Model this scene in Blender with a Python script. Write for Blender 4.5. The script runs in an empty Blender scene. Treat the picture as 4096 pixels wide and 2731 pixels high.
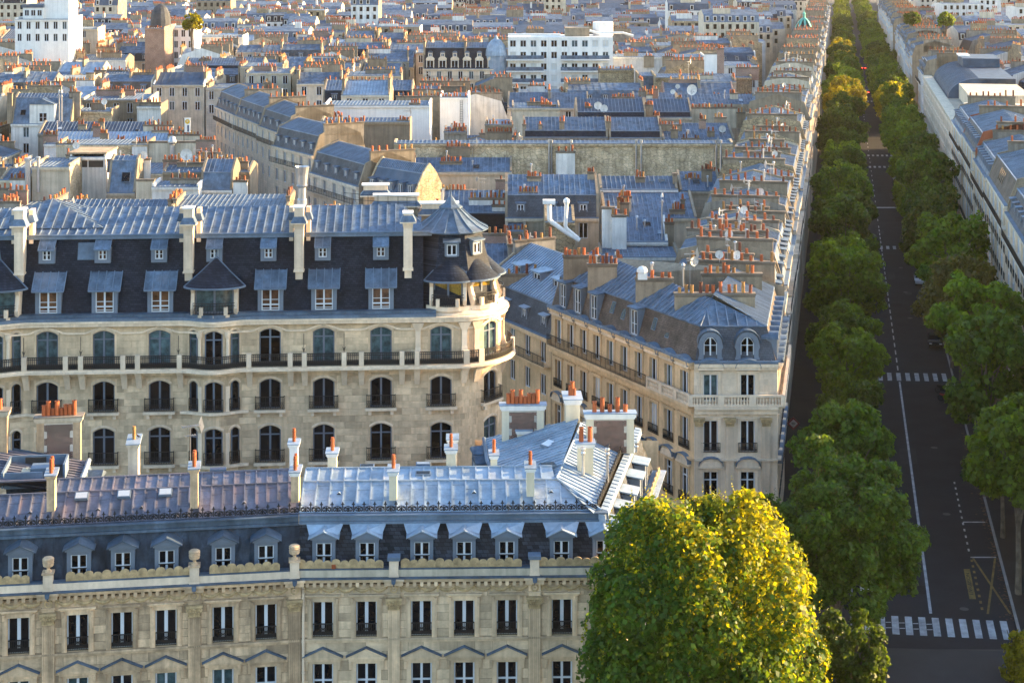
import bpy, math, random
from mathutils import Vector, noise as mnoise
random.seed(7)
SC = bpy.context.scene
COL = SC.collection
# ------------------------------------------------------------------ camera
F, H, CX, YH = 1700.0, 50.0, 512.0, -54.0
cam_d = bpy.data.cameras.new("camera")
cam = bpy.data.objects.new("camera", cam_d)
COL.objects.link(cam)
cam.location = (0, 0, H)
cam.rotation_euler = (math.radians(90), 0, 0)
cam_d.sensor_fit = 'HORIZONTAL'
cam_d.sensor_width = 36.0
cam_d.lens = F / 1024 * 36.0
cam_d.shift_y = -395.0 / 1024
cam_d.clip_start = 1.0
cam_d.clip_end = 12000
SC.camera = cam
# ------------------------------------------------------------------ sky and sun
SUN_EL, SUN_AZ = 13.0, 72.0          # azimuth clockwise from +Y
world = bpy.data.worlds.new("World")
SC.world = world
world.use_nodes = True
wn = world.node_tree
wn.nodes.clear()
sky = wn.nodes.new('ShaderNodeTexSky')
sky.sky_type = 'NISHITA'
sky.sun_disc = False
sky.sun_elevation = math.radians(SUN_EL)
sky.sun_rotation = math.radians(SUN_AZ)
sky.air_density = 1.0
sky.dust_density = 1.2
sky.ozone_density = 1.6
bg = wn.nodes.new('ShaderNodeBackground')
bg.inputs['Strength'].default_value = 0.15
wo = wn.nodes.new('ShaderNodeOutputWorld')
wn.links.new(sky.outputs[0], bg.inputs[0])
wn.links.new(bg.outputs[0], wo.inputs[0])
sun_d = bpy.data.lights.new("sun", 'SUN')
sun_d.energy = 5.0
sun_d.angle = math.radians(0.6)
sun_d.color = (1.0, 0.67, 0.31)
sun = bpy.data.objects.new("sun", sun_d)
COL.objects.link(sun)
_e, _a = math.radians(SUN_EL), math.radians(SUN_AZ)
S_DIR = Vector((math.cos(_e) * math.sin(_a), math.cos(_e) * math.cos(_a), math.sin(_e)))
sun.rotation_euler = (-S_DIR).to_track_quat('-Z', 'Y').to_euler()
sun.location = (200, 100, 150)
SC.view_settings.view_transform = 'Standard'
SC.view_settings.look = 'None'
SC.view_settings.gamma = 1.0
SC.view_settings.use_curve_mapping = False
SC.view_settings.exposure = 2.1
SC.render.engine = 'CYCLES'
SC.cycles.max_bounces = 5
SC.cycles.diffuse_bounces = 3
SC.cycles.glossy_bounces = 2
SC.cycles.transmission_bounces = 2
SC.cycles.volume_bounces = 0
SC.cycles.use_denoising = True
SC.cycles.sample_clamp_indirect = 4.0

# ------------------------------------------------------------------ materials
MATS = {}
def mat(name, col, rough=.8, metal=0.0, var=.1, ovar=.08, nvar=.18, nscale=.6, streak=0.0, pattern=None, bump=0.0, spec=.5, rust=None):
    m = bpy.data.materials.new(name)
    m.use_nodes = True
    nt = m.node_tree
    N, L = nt.nodes, nt.links
    N.clear()
    out = N.new('ShaderNodeOutputMaterial')
    b = N.new('ShaderNodeBsdfPrincipled')
    L.new(b.outputs[0], out.inputs[0])
    b.inputs['Roughness'].default_value = rough
    b.inputs['Metallic'].default_value = metal
    b.inputs['Specular IOR Level'].default_value = spec
    tc = N.new('ShaderNodeTexCoord')
    oi = N.new('ShaderNodeObjectInfo')
    vec = tc.outputs['Object']
    def math_(op, a, c):
        n = N.new('ShaderNodeMath'); n.operation = op
        for i, q in enumerate((a, c)):
            if hasattr(q, 'node'): L.new(q, n.inputs[i])
            else: n.inputs[i].default_value = q
        return n.outputs[0]
    def rng(x, lo, hi, f0=0.0, f1=1.0):
        n = N.new('ShaderNodeMapRange')
        L.new(x, n.inputs[0])
        n.inputs[1].default_value, n.inputs[2].default_value = f0, f1
        n.inputs[3].default_value, n.inputs[4].default_value = lo, hi
        return n.outputs[0]
    at = N.new('ShaderNodeAttribute'); at.attribute_name = 'tint'
    fac = rng(at.outputs['Fac'], 1 - var, 1 + var)
    fac = math_('MULTIPLY', fac, rng(oi.outputs['Random'], 1 - ovar, 1 + ovar))
    # offset noise by object so that copies differ
    off = N.new('ShaderNodeVectorMath'); off.operation = 'ADD'
    sc = N.new('ShaderNodeMath'); sc.operation = 'MULTIPLY'; sc.inputs[1].default_value = 37.0
    L.new(oi.outputs['Random'], sc.inputs[0])
    L.new(vec, off.inputs[0]); L.new(sc.outputs[0], off.inputs[1])
    nz = N.new('ShaderNodeTexNoise'); nz.inputs['Scale'].default_value = nscale; nz.inputs['Detail'].default_value = 5
    L.new(off.outputs[0], nz.inputs['Vector'])
    fac = math_('MULTIPLY', fac, rng(nz.outputs['Fac'], 1 - nvar * 1.4, 1 + nvar * 1.2, .3, .7))
    nf = N.new('ShaderNodeTexNoise'); nf.inputs['Scale'].default_value = nscale * 9; nf.inputs['Detail'].default_value = 3
    L.new(off.outputs[0], nf.inputs['Vector'])
    fac = math_('MULTIPLY', fac, rng(nf.outputs['Fac'], 1 - nvar * .5, 1 + nvar * .5, .3, .7))
    if streak:
        mp = N.new('ShaderNodeMapping'); mp.inputs['Scale'].default_value = (2.6, 2.6, .16)
        L.new(off.outputs[0], mp.inputs[0])
        ns = N.new('ShaderNodeTexNoise'); ns.inputs['Scale'].default_value = 1.0; ns.inputs['Detail'].default_value = 4
        L.new(mp.outputs[0], ns.inputs['Vector'])
        fac = math_('MULTIPLY', fac, rng(ns.outputs['Fac'], 1 - streak, 1.06, .32, .6))
    base = None
    if pattern:
        sep = N.new('ShaderNodeSeparateXYZ'); L.new(vec, sep.inputs[0])
        cmb = N.new('ShaderNodeCombineXYZ')
        L.new(math_('ADD', sep.outputs[0], sep.outputs[1]), cmb.inputs[0])
        L.new(sep.outputs[2], cmb.inputs[1])
        pk = pattern[0]
        if pk == 'brick':
            _, bw, bh, mort, c2, cm = pattern
            t = N.new('ShaderNodeTexBrick')
            L.new(cmb.outputs[0], t.inputs['Vector'])
            t.inputs['Scale'].default_value = 1.0
            t.inputs['Brick Width'].default_value = bw
            t.inputs['Row Height'].default_value = bh
            t.inputs['Mortar Size'].default_value = mort
            t.inputs['Mortar Smooth'].default_value = .1
            t.inputs['Color1'].default_value = (*col, 1)
            t.inputs['Color2'].default_value = (*c2, 1)
            t.inputs['Mortar'].default_value = (*cm, 1)
            base = t.outputs['Color']; hgt = math_('SUBTRACT', 1.0, t.outputs['Fac'])
        else:
            _, scl, c2, cm = pattern
            cmb2 = N.new('ShaderNodeVectorMath'); cmb2.operation = 'MULTIPLY'
            cmb2.inputs[1].default_value = (1.0, 1.7, 1)
            L.new(cmb.outputs[0], cmb2.inputs[0])
            wz = N.new('ShaderNodeTexNoise'); wz.inputs['Scale'].default_value = 1.5
            L.new(cmb2.outputs[0], wz.inputs['Vector'])
            ad = N.new('ShaderNodeMixRGB'); ad.blend_type = 'ADD'; ad.inputs[0].default_value = .35
            L.new(cmb2.outputs[0], ad.inputs[1]); L.new(wz.outputs['Color'], ad.inputs[2])
            v1 = N.new('ShaderNodeTexVoronoi'); v1.feature = 'F1'; v1.inputs['Scale'].default_value = scl
            v2 = N.new('ShaderNodeTexVoronoi'); v2.feature = 'DISTANCE_TO_EDGE'; v2.inputs['Scale'].default_value = scl
            L.new(ad.outputs[0], v1.inputs['Vector']); L.new(ad.outputs[0], v2.inputs['Vector'])
            s2 = N.new('ShaderNodeSeparateColor'); L.new(v1.outputs['Color'], s2.inputs[0])
            mx = N.new('ShaderNodeMixRGB'); L.new(s2.outputs[0], mx.inputs[0])
            mx.inputs[1].default_value = (*col, 1); mx.inputs[2].default_value = (*c2, 1)
            mo = N.new('ShaderNodeMixRGB'); L.new(rng(v2.outputs['Distance'], 0, 1, .02, .09), mo.inputs[0])
            mo.inputs[1].default_value = (*cm, 1); L.new(mx.outputs[0], mo.inputs[2])
            base = mo.outputs[0]; hgt = rng(v2.outputs['Distance'], 0, 1, .0, .12)
        if bump:
            bp = N.new('ShaderNodeBump'); bp.inputs['Strength'].default_value = bump; bp.inputs['Distance'].default_value = .04
            L.new(hgt, bp.inputs['Height']); L.new(bp.outputs[0], b.inputs['Normal'])
    elif bump:
        bp = N.new('ShaderNodeBump'); bp.inputs['Strength'].default_value = bump; bp.inputs['Distance'].default_value = .05
        L.new(nf.outputs['Fac'], bp.inputs['Height']); L.new(bp.outputs[0], b.inputs['Normal'])
    vs = N.new('ShaderNodeVectorMath'); vs.operation = 'SCALE'
    if base is None: vs.inputs[0].default_value = col
    else: L.new(base, vs.inputs[0])
    L.new(fac, vs.inputs['Scale'])
    colout = vs.outputs[0]
    if rust:
        rc, lo, hi = rust
        rz = N.new('ShaderNodeTexNoise'); rz.inputs['Scale'].default_value = .35; rz.inputs['Detail'].default_value = 4
        L.new(off.outputs[0], rz.inputs['Vector'])
        mr = N.new('ShaderNodeMixRGB'); L.new(rng(rz.outputs['Fac'], 0, .8, lo, hi), mr.inputs[0])
        L.new(colout, mr.inputs[1]); mr.inputs[2].default_value = (*rc, 1)
        colout = mr.outputs[0]
    L.new(colout, b.inputs['Base Color'])
    MATS[name] = m
    return m

def leafmat(name, col, tcol, tr=.4):
    m = bpy.data.materials.new(name); m.use_nodes = True
    N, L = m.node_tree.nodes, m.node_tree.links; N.clear()
    out = N.new('ShaderNodeOutputMaterial')
    d = N.new('ShaderNodeBsdfPrincipled'); t = N.new('ShaderNodeBsdfTranslucent'); mx = N.new('ShaderNodeMixShader')
    at = N.new('ShaderNodeAttribute'); at.attribute_name = 'tint'
    oi = N.new('ShaderNodeObjectInfo')
    r = N.new('ShaderNodeMapRange'); L.new(at.outputs['Fac'], r.inputs[0]); r.inputs[3].default_value = .45; r.inputs[4].default_value = 1.5
    r2 = N.new('ShaderNodeMapRange'); L.new(oi.outputs['Random'], r2.inputs[0]); r2.inputs[3].default_value = .75; r2.inputs[4].default_value = 1.25
    mu = N.new('ShaderNodeMath'); mu.operation = 'MULTIPLY'; L.new(r.outputs[0], mu.inputs[0]); L.new(r2.outputs[0], mu.inputs[1])
    hs = N.new('ShaderNodeHueSaturation')
    hr = N.new('ShaderNodeMapRange'); L.new(oi.outputs['Random'], hr.inputs[0]); hr.inputs[3].default_value = .475; hr.inputs[4].default_value = .515
    L.new(hr.outputs[0], hs.inputs['Hue']); hs.inputs['Color'].default_value = (*col, 1)
    for sh, sk in ((d, 'Base Color'), (t, 'Color')):
        v = N.new('ShaderNodeVectorMath'); v.operation = 'SCALE'; L.new(mu.outputs[0], v.inputs['Scale'])
        if sh is d: L.new(hs.outputs[0], v.inputs[0])
        else: v.inputs[0].default_value = tcol
        L.new(v.outputs[0], sh.inputs[sk])
    d.inputs['Roughness'].default_value = .5
    d.inputs['Specular IOR Level'].default_value = .2
    mx.inputs[0].default_value = tr
    L.new(d.outputs[0], mx.inputs[1]); L.new(t.outputs[0], mx.inputs[2]); L.new(mx.outputs[0], out.inputs[0])
    MATS[name] = m

def emitmat(name, col, s):
    m = bpy.data.materials.new(name); m.use_nodes = True
    b = m.node_tree.nodes['Principled BSDF']
    b.inputs['Base Color'].default_value = (*col, 1)
    b.inputs['Emission Color'].default_value = (*col, 1); b.inputs['Emission Strength'].default_value = s
    MATS[name] = m

mat('stone', (.665, .50, .325), .85, var=.10, ovar=.22, nvar=.16, nscale=.5, streak=.2)
mat('stone_pale', (.71, .57, .42), .85, var=.08, ovar=.10, nvar=.10, streak=.12)
mat('stone_warm', (.60, .425, .25), .85, var=.06, ovar=.10, nvar=.15, streak=.12)
mat('stone_old', (.575, .41, .255), .88, var=.10, ovar=.2, nvar=.22, streak=.32)
mat('stone_carved', (.50, .36, .19), .9, var=.1, nvar=.22, nscale=3.0, streak=.15, bump=.3)
mat('joint', (.20, .15, .09), .95)
mat('plaster_tan', (.27, .215, .15), .9, var=.05, ovar=.16, nvar=.16, nscale=.8, streak=.22)
mat('plaster_grey', (.25, .22, .18), .9, var=.05, ovar=.16, nvar=.18, nscale=.8, streak=.3)
mat('plaster_cream', (.56, .48, .36), .85, var=.05, ovar=.10, nvar=.12, streak=.22)
mat('plaster_white', (.70, .67, .62), .8, var=.04, ovar=.06, nvar=.10, streak=.22)
mat('paint_white', (.78, .76, .72), .7, var=.03, ovar=.03, nvar=.05, streak=.06)
mat('paint_cream', (.70, .61, .44), .75, var=.03, ovar=.05, nvar=.06, streak=.08)
mat('plaster_pink', (.55, .42, .37), .85, ovar=.1, streak=.2)
mat('wall_a', (.55, .435, .325), .88, var=.04, ovar=.14, nvar=.12, streak=.18, pattern=('brick', 1.3, .42, .012, (.46, .39, .295), (.33, .28, .21)))
mat('wall_b', (.66, .565, .455), .88, var=.04, ovar=.12, nvar=.12, streak=.18, pattern=('brick', 1.3, .42, .012, (.56, .51, .42), (.42, .37, .3)))
mat('rubble', (.30, .235, .15), .95, var=.05, ovar=.10, nvar=.22, streak=.18, pattern=('vor', 1.4, (.46, .345, .20), (.20, .155, .10)), bump=.6)
mat('rubble_grey', (.52, .39, .235), .95, var=.05, ovar=.1, nvar=.22, streak=.25, pattern=('vor', 1.35, (.64, .50, .33), (.36, .27, .175)), bump=.6)
mat('brick', (.17, .075, .05), .9, var=.06, ovar=.15, nvar=.15, pattern=('brick', .24, .085, .014, (.24, .105, .065), (.40, .34, .29)))
mat('brick_piece', (.135, .062, .048), .9, var=.1, ovar=.55, nvar=.1)
mat('brick_red', (.30, .075, .03), .9, var=.06, nvar=.15, pattern=('brick', .3, .1, .01, (.36, .09, .035), (.3, .12, .07)))
mat('mortar', (.50, .45, .38), .95)
mat('zinc_rib', (.165, .215, .285), .6, .12, spec=.22, var=.1, nvar=.2)
mat('zinc', (.105, .15, .212), .6, .12, spec=.22, var=.13, ovar=.10, nvar=.30, nscale=.8, streak=.25, rust=((.18, .19, .225), .55, .8))
mat('zinc_dark', (.06, .09, .135), .6, .12, spec=.22, var=.13, ovar=.10, nvar=.20, nscale=.7, rust=((.10, .11, .13), .55, .8))
mat('zinc_light', (.27, .35, .44), .55, .12, spec=.25, var=.07, ovar=.08, nvar=.16, nscale=.7, streak=.12, rust=((.37, .36, .40), .55, .8))
mat('zinc_old', (.14, .145, .185), .6, .12, spec=.22, var=.12, ovar=.13, nvar=.28, nscale=.7, streak=.12, rust=((.20, .15, .165), .5, .75))
mat('zinc_trim', (.135, .185, .25), .6, .12, spec=.22, var=.08, ovar=.1, nvar=.18)
mat('lead', (.085, .12, .165), .6, .12, spec=.22, var=.08, ovar=.1, nvar=.25, streak=.2)
mat('lead_dark', (.045, .06, .082), .6, .1, spec=.2, var=.12, ovar=.1, nvar=.35, nscale=.8, streak=.5)
mat('dormer_paint', (.14, .175, .225), .6, 0, var=.05, ovar=.05, nvar=.08)
mat('slate', (.011, .016, .028), .65, 0, spec=.15, var=.06, ovar=.08, nvar=.25, pattern=('brick', .32, .17, .012, (.024, .033, .052), (.005, .007, .011)), bump=.25)
mat('slate_mottled', (.016, .018, .022), .65, 0, spec=.2, var=.06, ovar=.08, nvar=.3, pattern=('brick', .36, .2, .012, (.058, .07, .092), (.008, .009, .011)), bump=.3)
mat('slate_grey', (.055, .062, .076), .65, 0, spec=.2, var=.06, ovar=.12, nvar=.25, pattern=('brick', .34, .18, .012, (.075, .083, .098), (.03, .033, .04)), bump=.25)
mat('slate_brown', (.085, .068, .058), .65, 0, spec=.2, var=.06, ovar=.08, nvar=.3, streak=.2, pattern=('brick', .34, .17, .012, (.115, .09, .077), (.045, .036, .031)), bump=.25)
mat('terracotta', (.36, .085, .022), .75, var=.12, ovar=.32, nvar=.15, nscale=3)
mat('terracotta_dark', (.15, .045, .025), .8, var=.15, ovar=.35, nvar=.2, nscale=3)
mat('terracotta_ochre', (.36, .18, .055), .8, var=.15, ovar=.3, nvar=.2, nscale=3)
mat('soot_and_shade', (.05, .042, .036), .9)  # sooty pot mouths; also the dark tone that paints shade in openings
mat('iron', (.013, .013, .015), .5, .2, var=.05, nvar=.1)
mat('iron_blue', (.035, .042, .055), .5, .2, var=.05, nvar=.1)
mat('frame_white', (.60, .63, .67), .5, var=.02, ovar=.05, nvar=.04)
mat('frame_grey', (.13, .16, .21), .55, var=.03, ovar=.06, nvar=.06)
mat('glass', (.006, .007, .009), .06, 0, spec=.22, var=.2, ovar=.6, nvar=.3, nscale=1.2)
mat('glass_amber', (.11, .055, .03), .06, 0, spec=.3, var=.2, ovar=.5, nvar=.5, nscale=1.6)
mat('glass_sun_reflection', (.34, .215, .035), .1, 0, spec=.3, nvar=.5, nscale=1.2)  # yellow sun reflection put into the pane colour
mat('glass_teal', (.05, .085, .095), .06, 0, spec=.3, var=.2, ovar=.4, nvar=.4, nscale=2.5)
mat('skyglass', (.42, .47, .52), .08, 0, nvar=.05)
mat('manhole', (.035, .035, .036), .6, .3)
mat('asphalt_patch', (.0165, .017, .0195), .9, spec=.15, nvar=.2)
mat('asphalt_pale', (.036, .037, .041), .9, spec=.15, nvar=.2)
mat('curtain', (.11, .16, .17), .9, nvar=.2, nscale=3, streak=.5)
mat('shutter', (.62, .60, .55), .8, nvar=.06)
mat('metal', (.45, .45, .46), .35, .7, var=.08, ovar=.2, nvar=.15)
mat('dish', (.62, .61, .58), .6, ovar=.15, nvar=.1)
mat('copper', (.10, .38, .31), .6, .1, nvar=.2)
mat('asphalt', (.026, .027, .031), .9, spec=.15, var=.02, nvar=.15, nscale=.35, bump=.1)
mat('asphalt_walk', (.026, .0235, .0225), .9, spec=.2, var=.04, nvar=.18, nscale=.3)
mat('ground', (.05, .048, .046), .9, var=.02, nvar=.2, nscale=.05)
mat('cobble', (.045, .046, .052), .8, nvar=.15, pattern=('brick', .2, .12, .02, (.065, .066, .073), (.02, .02, .022)), bump=.5)
mat('cap', (.16, .13, .10), .95, nvar=.25)
mat('kerb', (.24, .235, .23), .85, nvar=.15)
mat('road_paint', (.34, .35, .37), .75, var=.05, ovar=.12, nvar=.25, nscale=1.4)
mat('road_yellow', (.16, .105, .018), .8, nvar=.35, nscale=1.2)
mat('bark', (.13, .105, .08), .95, nvar=.3, nscale=2)
mat('dead_leaf', (.10, .045, .02), .9, var=.4)
mat('car_dark', (.02, .021, .025), .25, .3, var=0, ovar=.3, nvar=.02)
mat('car_silver', (.36, .37, .38), .3, .6, var=0, nvar=.02)
mat('car_red', (.20, .02, .018), .3, .1, var=0, nvar=.02)
mat('car_white', (.66, .67, .68), .3, 0, var=0, nvar=.02)
mat('rubber', (.02, .02, .02), .9)
mat('cloth_dark', (.028, .028, .035), .9, ovar=.5)
mat('skin', (.42, .26, .19), .7)
mat('pink', (.55, .10, .13), .8)
mat('yellow_sign', (.62, .38, .02), .6)
mat('blue_sign', (.05, .075, .16), .6)
mat('wood', (.30, .21, .12), .85, nvar=.25, streak=.3)
mat('water_spray', (.85, .88, .9), .6)
leafmat('leaf', (.072, .135, .010), (.28, .36, .009), .42)
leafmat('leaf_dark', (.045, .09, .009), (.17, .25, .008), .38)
leafmat('leaf_gold_and_sunlit', (.14, .155, .006), (.56, .48, .008), .45)  # yellow foliage, and sunlight put into the colour of lit crowns
leafmat('leaf_brown', (.075, .072, .016), (.23, .19, .018), .4)
emitmat('tail_lamp', (1.0, .03, .015), 14)

# ------------------------------------------------------------------ mesh helpers
V3 = Vector
class MB:
    def __init__(s): s.v = []; s.f = []; s.m = []; s.warp = None; s.t = {}
    def poly(s, pts, m=0):
        i = len(s.v); s.v.extend(tuple(p) for p in pts); s.f.append(tuple(range(i, i + len(pts)))); s.m.append(m)
    def hexa(s, p, m=0, skip=()):
        i = len(s.v); s.v.extend(tuple(q) for q in p)
        for k, q in enumerate(((3, 2, 1, 0), (4, 5, 6, 7), (0, 1, 5, 4), (1, 2, 6, 5), (2, 3, 7, 6), (3, 0, 4, 7))):
            if k in skip: continue
            s.f.append(tuple(i + j for j in q)); s.m.append(m)
    def box(s, x0, x1, y0, y1, z0, z1, m=0, skip=()):
        s.hexa([(x0, y0, z0), (x1, y0, z0), (x1, y1, z0), (x0, y1, z0), (x0, y0, z1), (x1, y0, z1), (x1, y1, z1), (x0, y1, z1)], m, skip)
    def bar(s, a, b, w, h, m=0, up=(0, 0, 1)):
        a, b = V3(a), V3(b); d = b - a
        if d.length < 1e-5: return
        d.normalize(); u = V3(up)
        if abs(d.dot(u)) > .98: u = V3((0, 1, 0))
        r = d.cross(u).normalized(); u = r.cross(d).normalized()
        r *= w / 2; u *= h / 2
        s.hexa([a - r - u, a + r - u, a + r + u, a - r + u, b - r - u, b + r - u, b + r + u, b - r + u], m)
    def lathe(s, cx, cy, prof, n=10, m=0, a0=0.0, a1=2 * math.pi, cap=True):
        full = abs(a1 - a0 - 2 * math.pi) < 1e-6
        k = n if full else n + 1
        i = len(s.v)
        for r, z in prof:
            for j in range(k):
                a = a0 + (a1 - a0) * j / n
                s.v.append((cx + r * math.cos(a), cy + r * math.sin(a), z))
        for q in range(len(prof) - 1):
            for j in range(n):
                j2 = (j + 1) % k
                s.f.append((i + q * k + j, i + q * k + j2, i + (q + 1) * k + j2, i + (q + 1) * k + j)); s.m.append(m)
        if cap and full:
            s.f.append(tuple(i + (len(prof) - 1) * k + j for j in range(k))); s.m.append(m)
    def tube(s, pts, r, n=6, m=0):
        pts = [V3(p) for p in pts]; rings = []
        for q, p in enumerate(pts):
            d = (pts[min(q + 1, len(pts) - 1)] - pts[max(q - 1, 0)]).normalized()
            u = V3((0, 0, 1)) if abs(d.z) < .9 else V3((1, 0, 0))
            a = d.cross(u).normalized(); b = d.cross(a)
            rr = r[q] if isinstance(r, (list, tuple)) else r
            i = len(s.v)
            for j in range(n):
                t = 2 * math.pi * j / n
                s.v.append(tuple(p + a * (rr * math.cos(t)) + b * (rr * math.sin(t))))
            rings.append(i)
        for q in range(len(rings) - 1):
            for j in range(n):
                s.f.append((rings[q] + j, rings[q] + (j + 1) % n, rings[q + 1] + (j + 1) % n, rings[q + 1] + j)); s.m.append(m)
        s.f.append(tuple(rings[-1] + j for j in range(n))); s.m.append(m)
    def ext(s, poly, axis, a, b, m=0):
        """extrude a 2D polygon along axis ('x': poly in (y,z); 'y': poly in (x,z); 'z': poly in (x,y))"""
        def P(q, t):
            return (t, q[0], q[1]) if axis == 'x' else (q[0], t, q[1]) if axis == 'y' else (q[0], q[1], t)
        n = len(poly)
        s.poly([P(q, a) for q in poly], m); s.poly([P(q, b) for q in poly], m)
        for k in range(n):
            p, q = poly[k], poly[(k + 1) % n]
            s.poly([P(p, a), P(q, a), P(q, b), P(p, b)], m)
    def mesh(s, name, mats):
        me = bpy.data.meshes.new(name)
        v = [s.warp(*p) for p in s.v] if s.warp else s.v
        me.from_pydata(v, [], s.f)
        for q in ([mats] if isinstance(mats, str) else mats): me.materials.append(MATS[q])
        if any(s.m): me.polygons.foreach_set('material_index', s.m)
        at = me.attributes.new('tint', 'FLOAT', 'FACE')
        at.data.foreach_set('value', [s.t.get(i, None) if i in s.t else random.random() for i in range(len(s.f))])
        return me
    def build(s, name, mats, parent=None, loc=None, rz=None, smooth=False):
        me = s.mesh(name, mats)
        if smooth: me.polygons.foreach_set('use_smooth', [True] * len(me.polygons))
        return link(name, me, parent, loc, rz)
    def add(s, o, dx=0, dy=0, dz=0, m=None):
        i = len(s.v); s.v.extend((a + dx, b + dy, c + dz) for a, b, c in o.v)
        s.f.extend(tuple(i + j for j in f) for f in o.f)
        s.m.extend(o.m if m is None else [m] * len(o.f))

def link(name, me, parent=None, loc=None, rz=None):
    o = bpy.data.objects.new(name, me); COL.objects.link(o)
    if parent: o.parent = parent
    if loc: o.location = loc
    if rz: o.rotation_euler = (0, 0, rz)
    return o
def tag(o, label=None, cat=None, group=None, kind=None):
    if label: o['label'] = label
    if cat: o['category'] = cat
    if group: o['group'] = group
    if kind: o['kind'] = kind
    return o
def thing(name, label, cat, X, Y, deg=0, group=None, z=0):
    o = bpy.data.objects.new(name, None); COL.objects.link(o)
    o.location = (X, Y, z); o.rotation_euler = (0, 0, math.radians(deg)); o.empty_display_size = .5
    return tag(o, label, cat, group)
CACHE = {}
def shared(key, fn):
    if key not in CACHE: CACHE[key] = fn()
    return CACHE[key]

class Fr:
    """plan frame: u along a facade (left to right seen from outside), v inwards"""
    def __init__(s, X, Y, deg): s.X, s.Y, s.deg = X, Y, deg; s.c, s.s = math.cos(math.radians(deg)), math.sin(math.radians(deg))
    def w(s, u, v): return s.X + u * s.c - v * s.s, s.Y + u * s.s + v * s.c
    def u(s, px, v=0.0):
        k = (px - CX) / F
        return (k * (s.Y + v * s.c) - s.X + v * s.s) / (s.c - k * s.s)
    def z(s, py, u=0.0, v=0.0): return H - (py - YH) * s.w(u, v)[1] / F
    def thing(s, name, label, cat, group=None): return thing(name, label, cat, s.X, s.Y, s.deg, group)
def at(px, py, z):
    Y = (H - z) * F / (py - YH); return (px - CX) * Y / F, Y
TAN = 329.0 / F
ALPHA = math.degrees(math.atan(TAN))
def av(X0, Y): return X0 + TAN * Y, Y

def clip(poly, k, c, sgn):
    out = []
    for i in range(len(poly)):
        a, b = poly[i], poly[(i + 1) % len(poly)]
        fa, fb = sgn * (a[k] - c), sgn * (b[k] - c)
        if fa >= 0: out.append(a)
        if (fa >= 0) != (fb >= 0):
            t = fa / (fa - fb); out.append((a[0] + (b[0] - a[0]) * t, a[1] + (b[1] - a[1]) * t))
    return out
def slope(pts, pitch=.6, mb=None, m=0, bm=0, bw=.085, bh=.085, panels=None, cross=0, lead=0.0, flip=False):
    """seamed zinc on one plane polygon; pts[0]->pts[1] is the eave. Joined into mb, or panels=(name, mats, parent)"""
    P = [V3(p) for p in pts]
    eu = (P[1] - P[0]).normalized()
    n = None
    for q in range(2, len(P)):
        n = eu.cross(P[q] - P[0])
        if n.length > 1e-4: break
    n.normalize(); es = n.cross(eu).normalized()
    if n.z < 0: n = -n
    q2 = [((p - P[0]).dot(eu), (p - P[0]).dot(es)) for p in P]
    lo, hi = min(q[0] for q in q2), max(q[0] for q in q2)
    nn = max(1, round((hi - lo) / pitch)); st = (hi - lo) / nn
    W = lambda u, s_, h=0.0: P[0] + eu * u + es * s_ + n * h
    for k in range(nn):
        a, b = lo + k * st, lo + (k + 1) * st
        pl = clip(clip(q2, 0, a, 1), 0, b, -1)
        if len(pl) < 3: continue
        t = MB() if panels else mb
        t.poly([W(*q) for q in pl], m)
        sl = sorted(clip(clip(q2, 0, a - .001, 1), 0, a + .001, -1), key=lambda q: q[1])
        if sl and sl[-1][1] - sl[0][1] > .05:
            t.bar(W(a, sl[0][1], bh * .3), W(a, sl[-1][1], bh * .3), bw, bh, bm, n)
        if cross:
            c0 = min(q[1] for q in pl) + cross * (.55 + .3 * (k % 2))
            while c0 < max(q[1] for q in pl) - .25:
                cl = sorted(clip(clip(pl, 1, c0 - .001, 1), 1, c0 + .001, -1))
                if cl and cl[-1][0] - cl[0][0] > .1: t.bar(W(cl[0][0] + .03, c0, .008), W(cl[-1][0] - .03, c0, .008), .03, .03, bm, n)
                c0 += cross
        if panels: t.build(panels[0], panels[1], panels[2])

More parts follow.
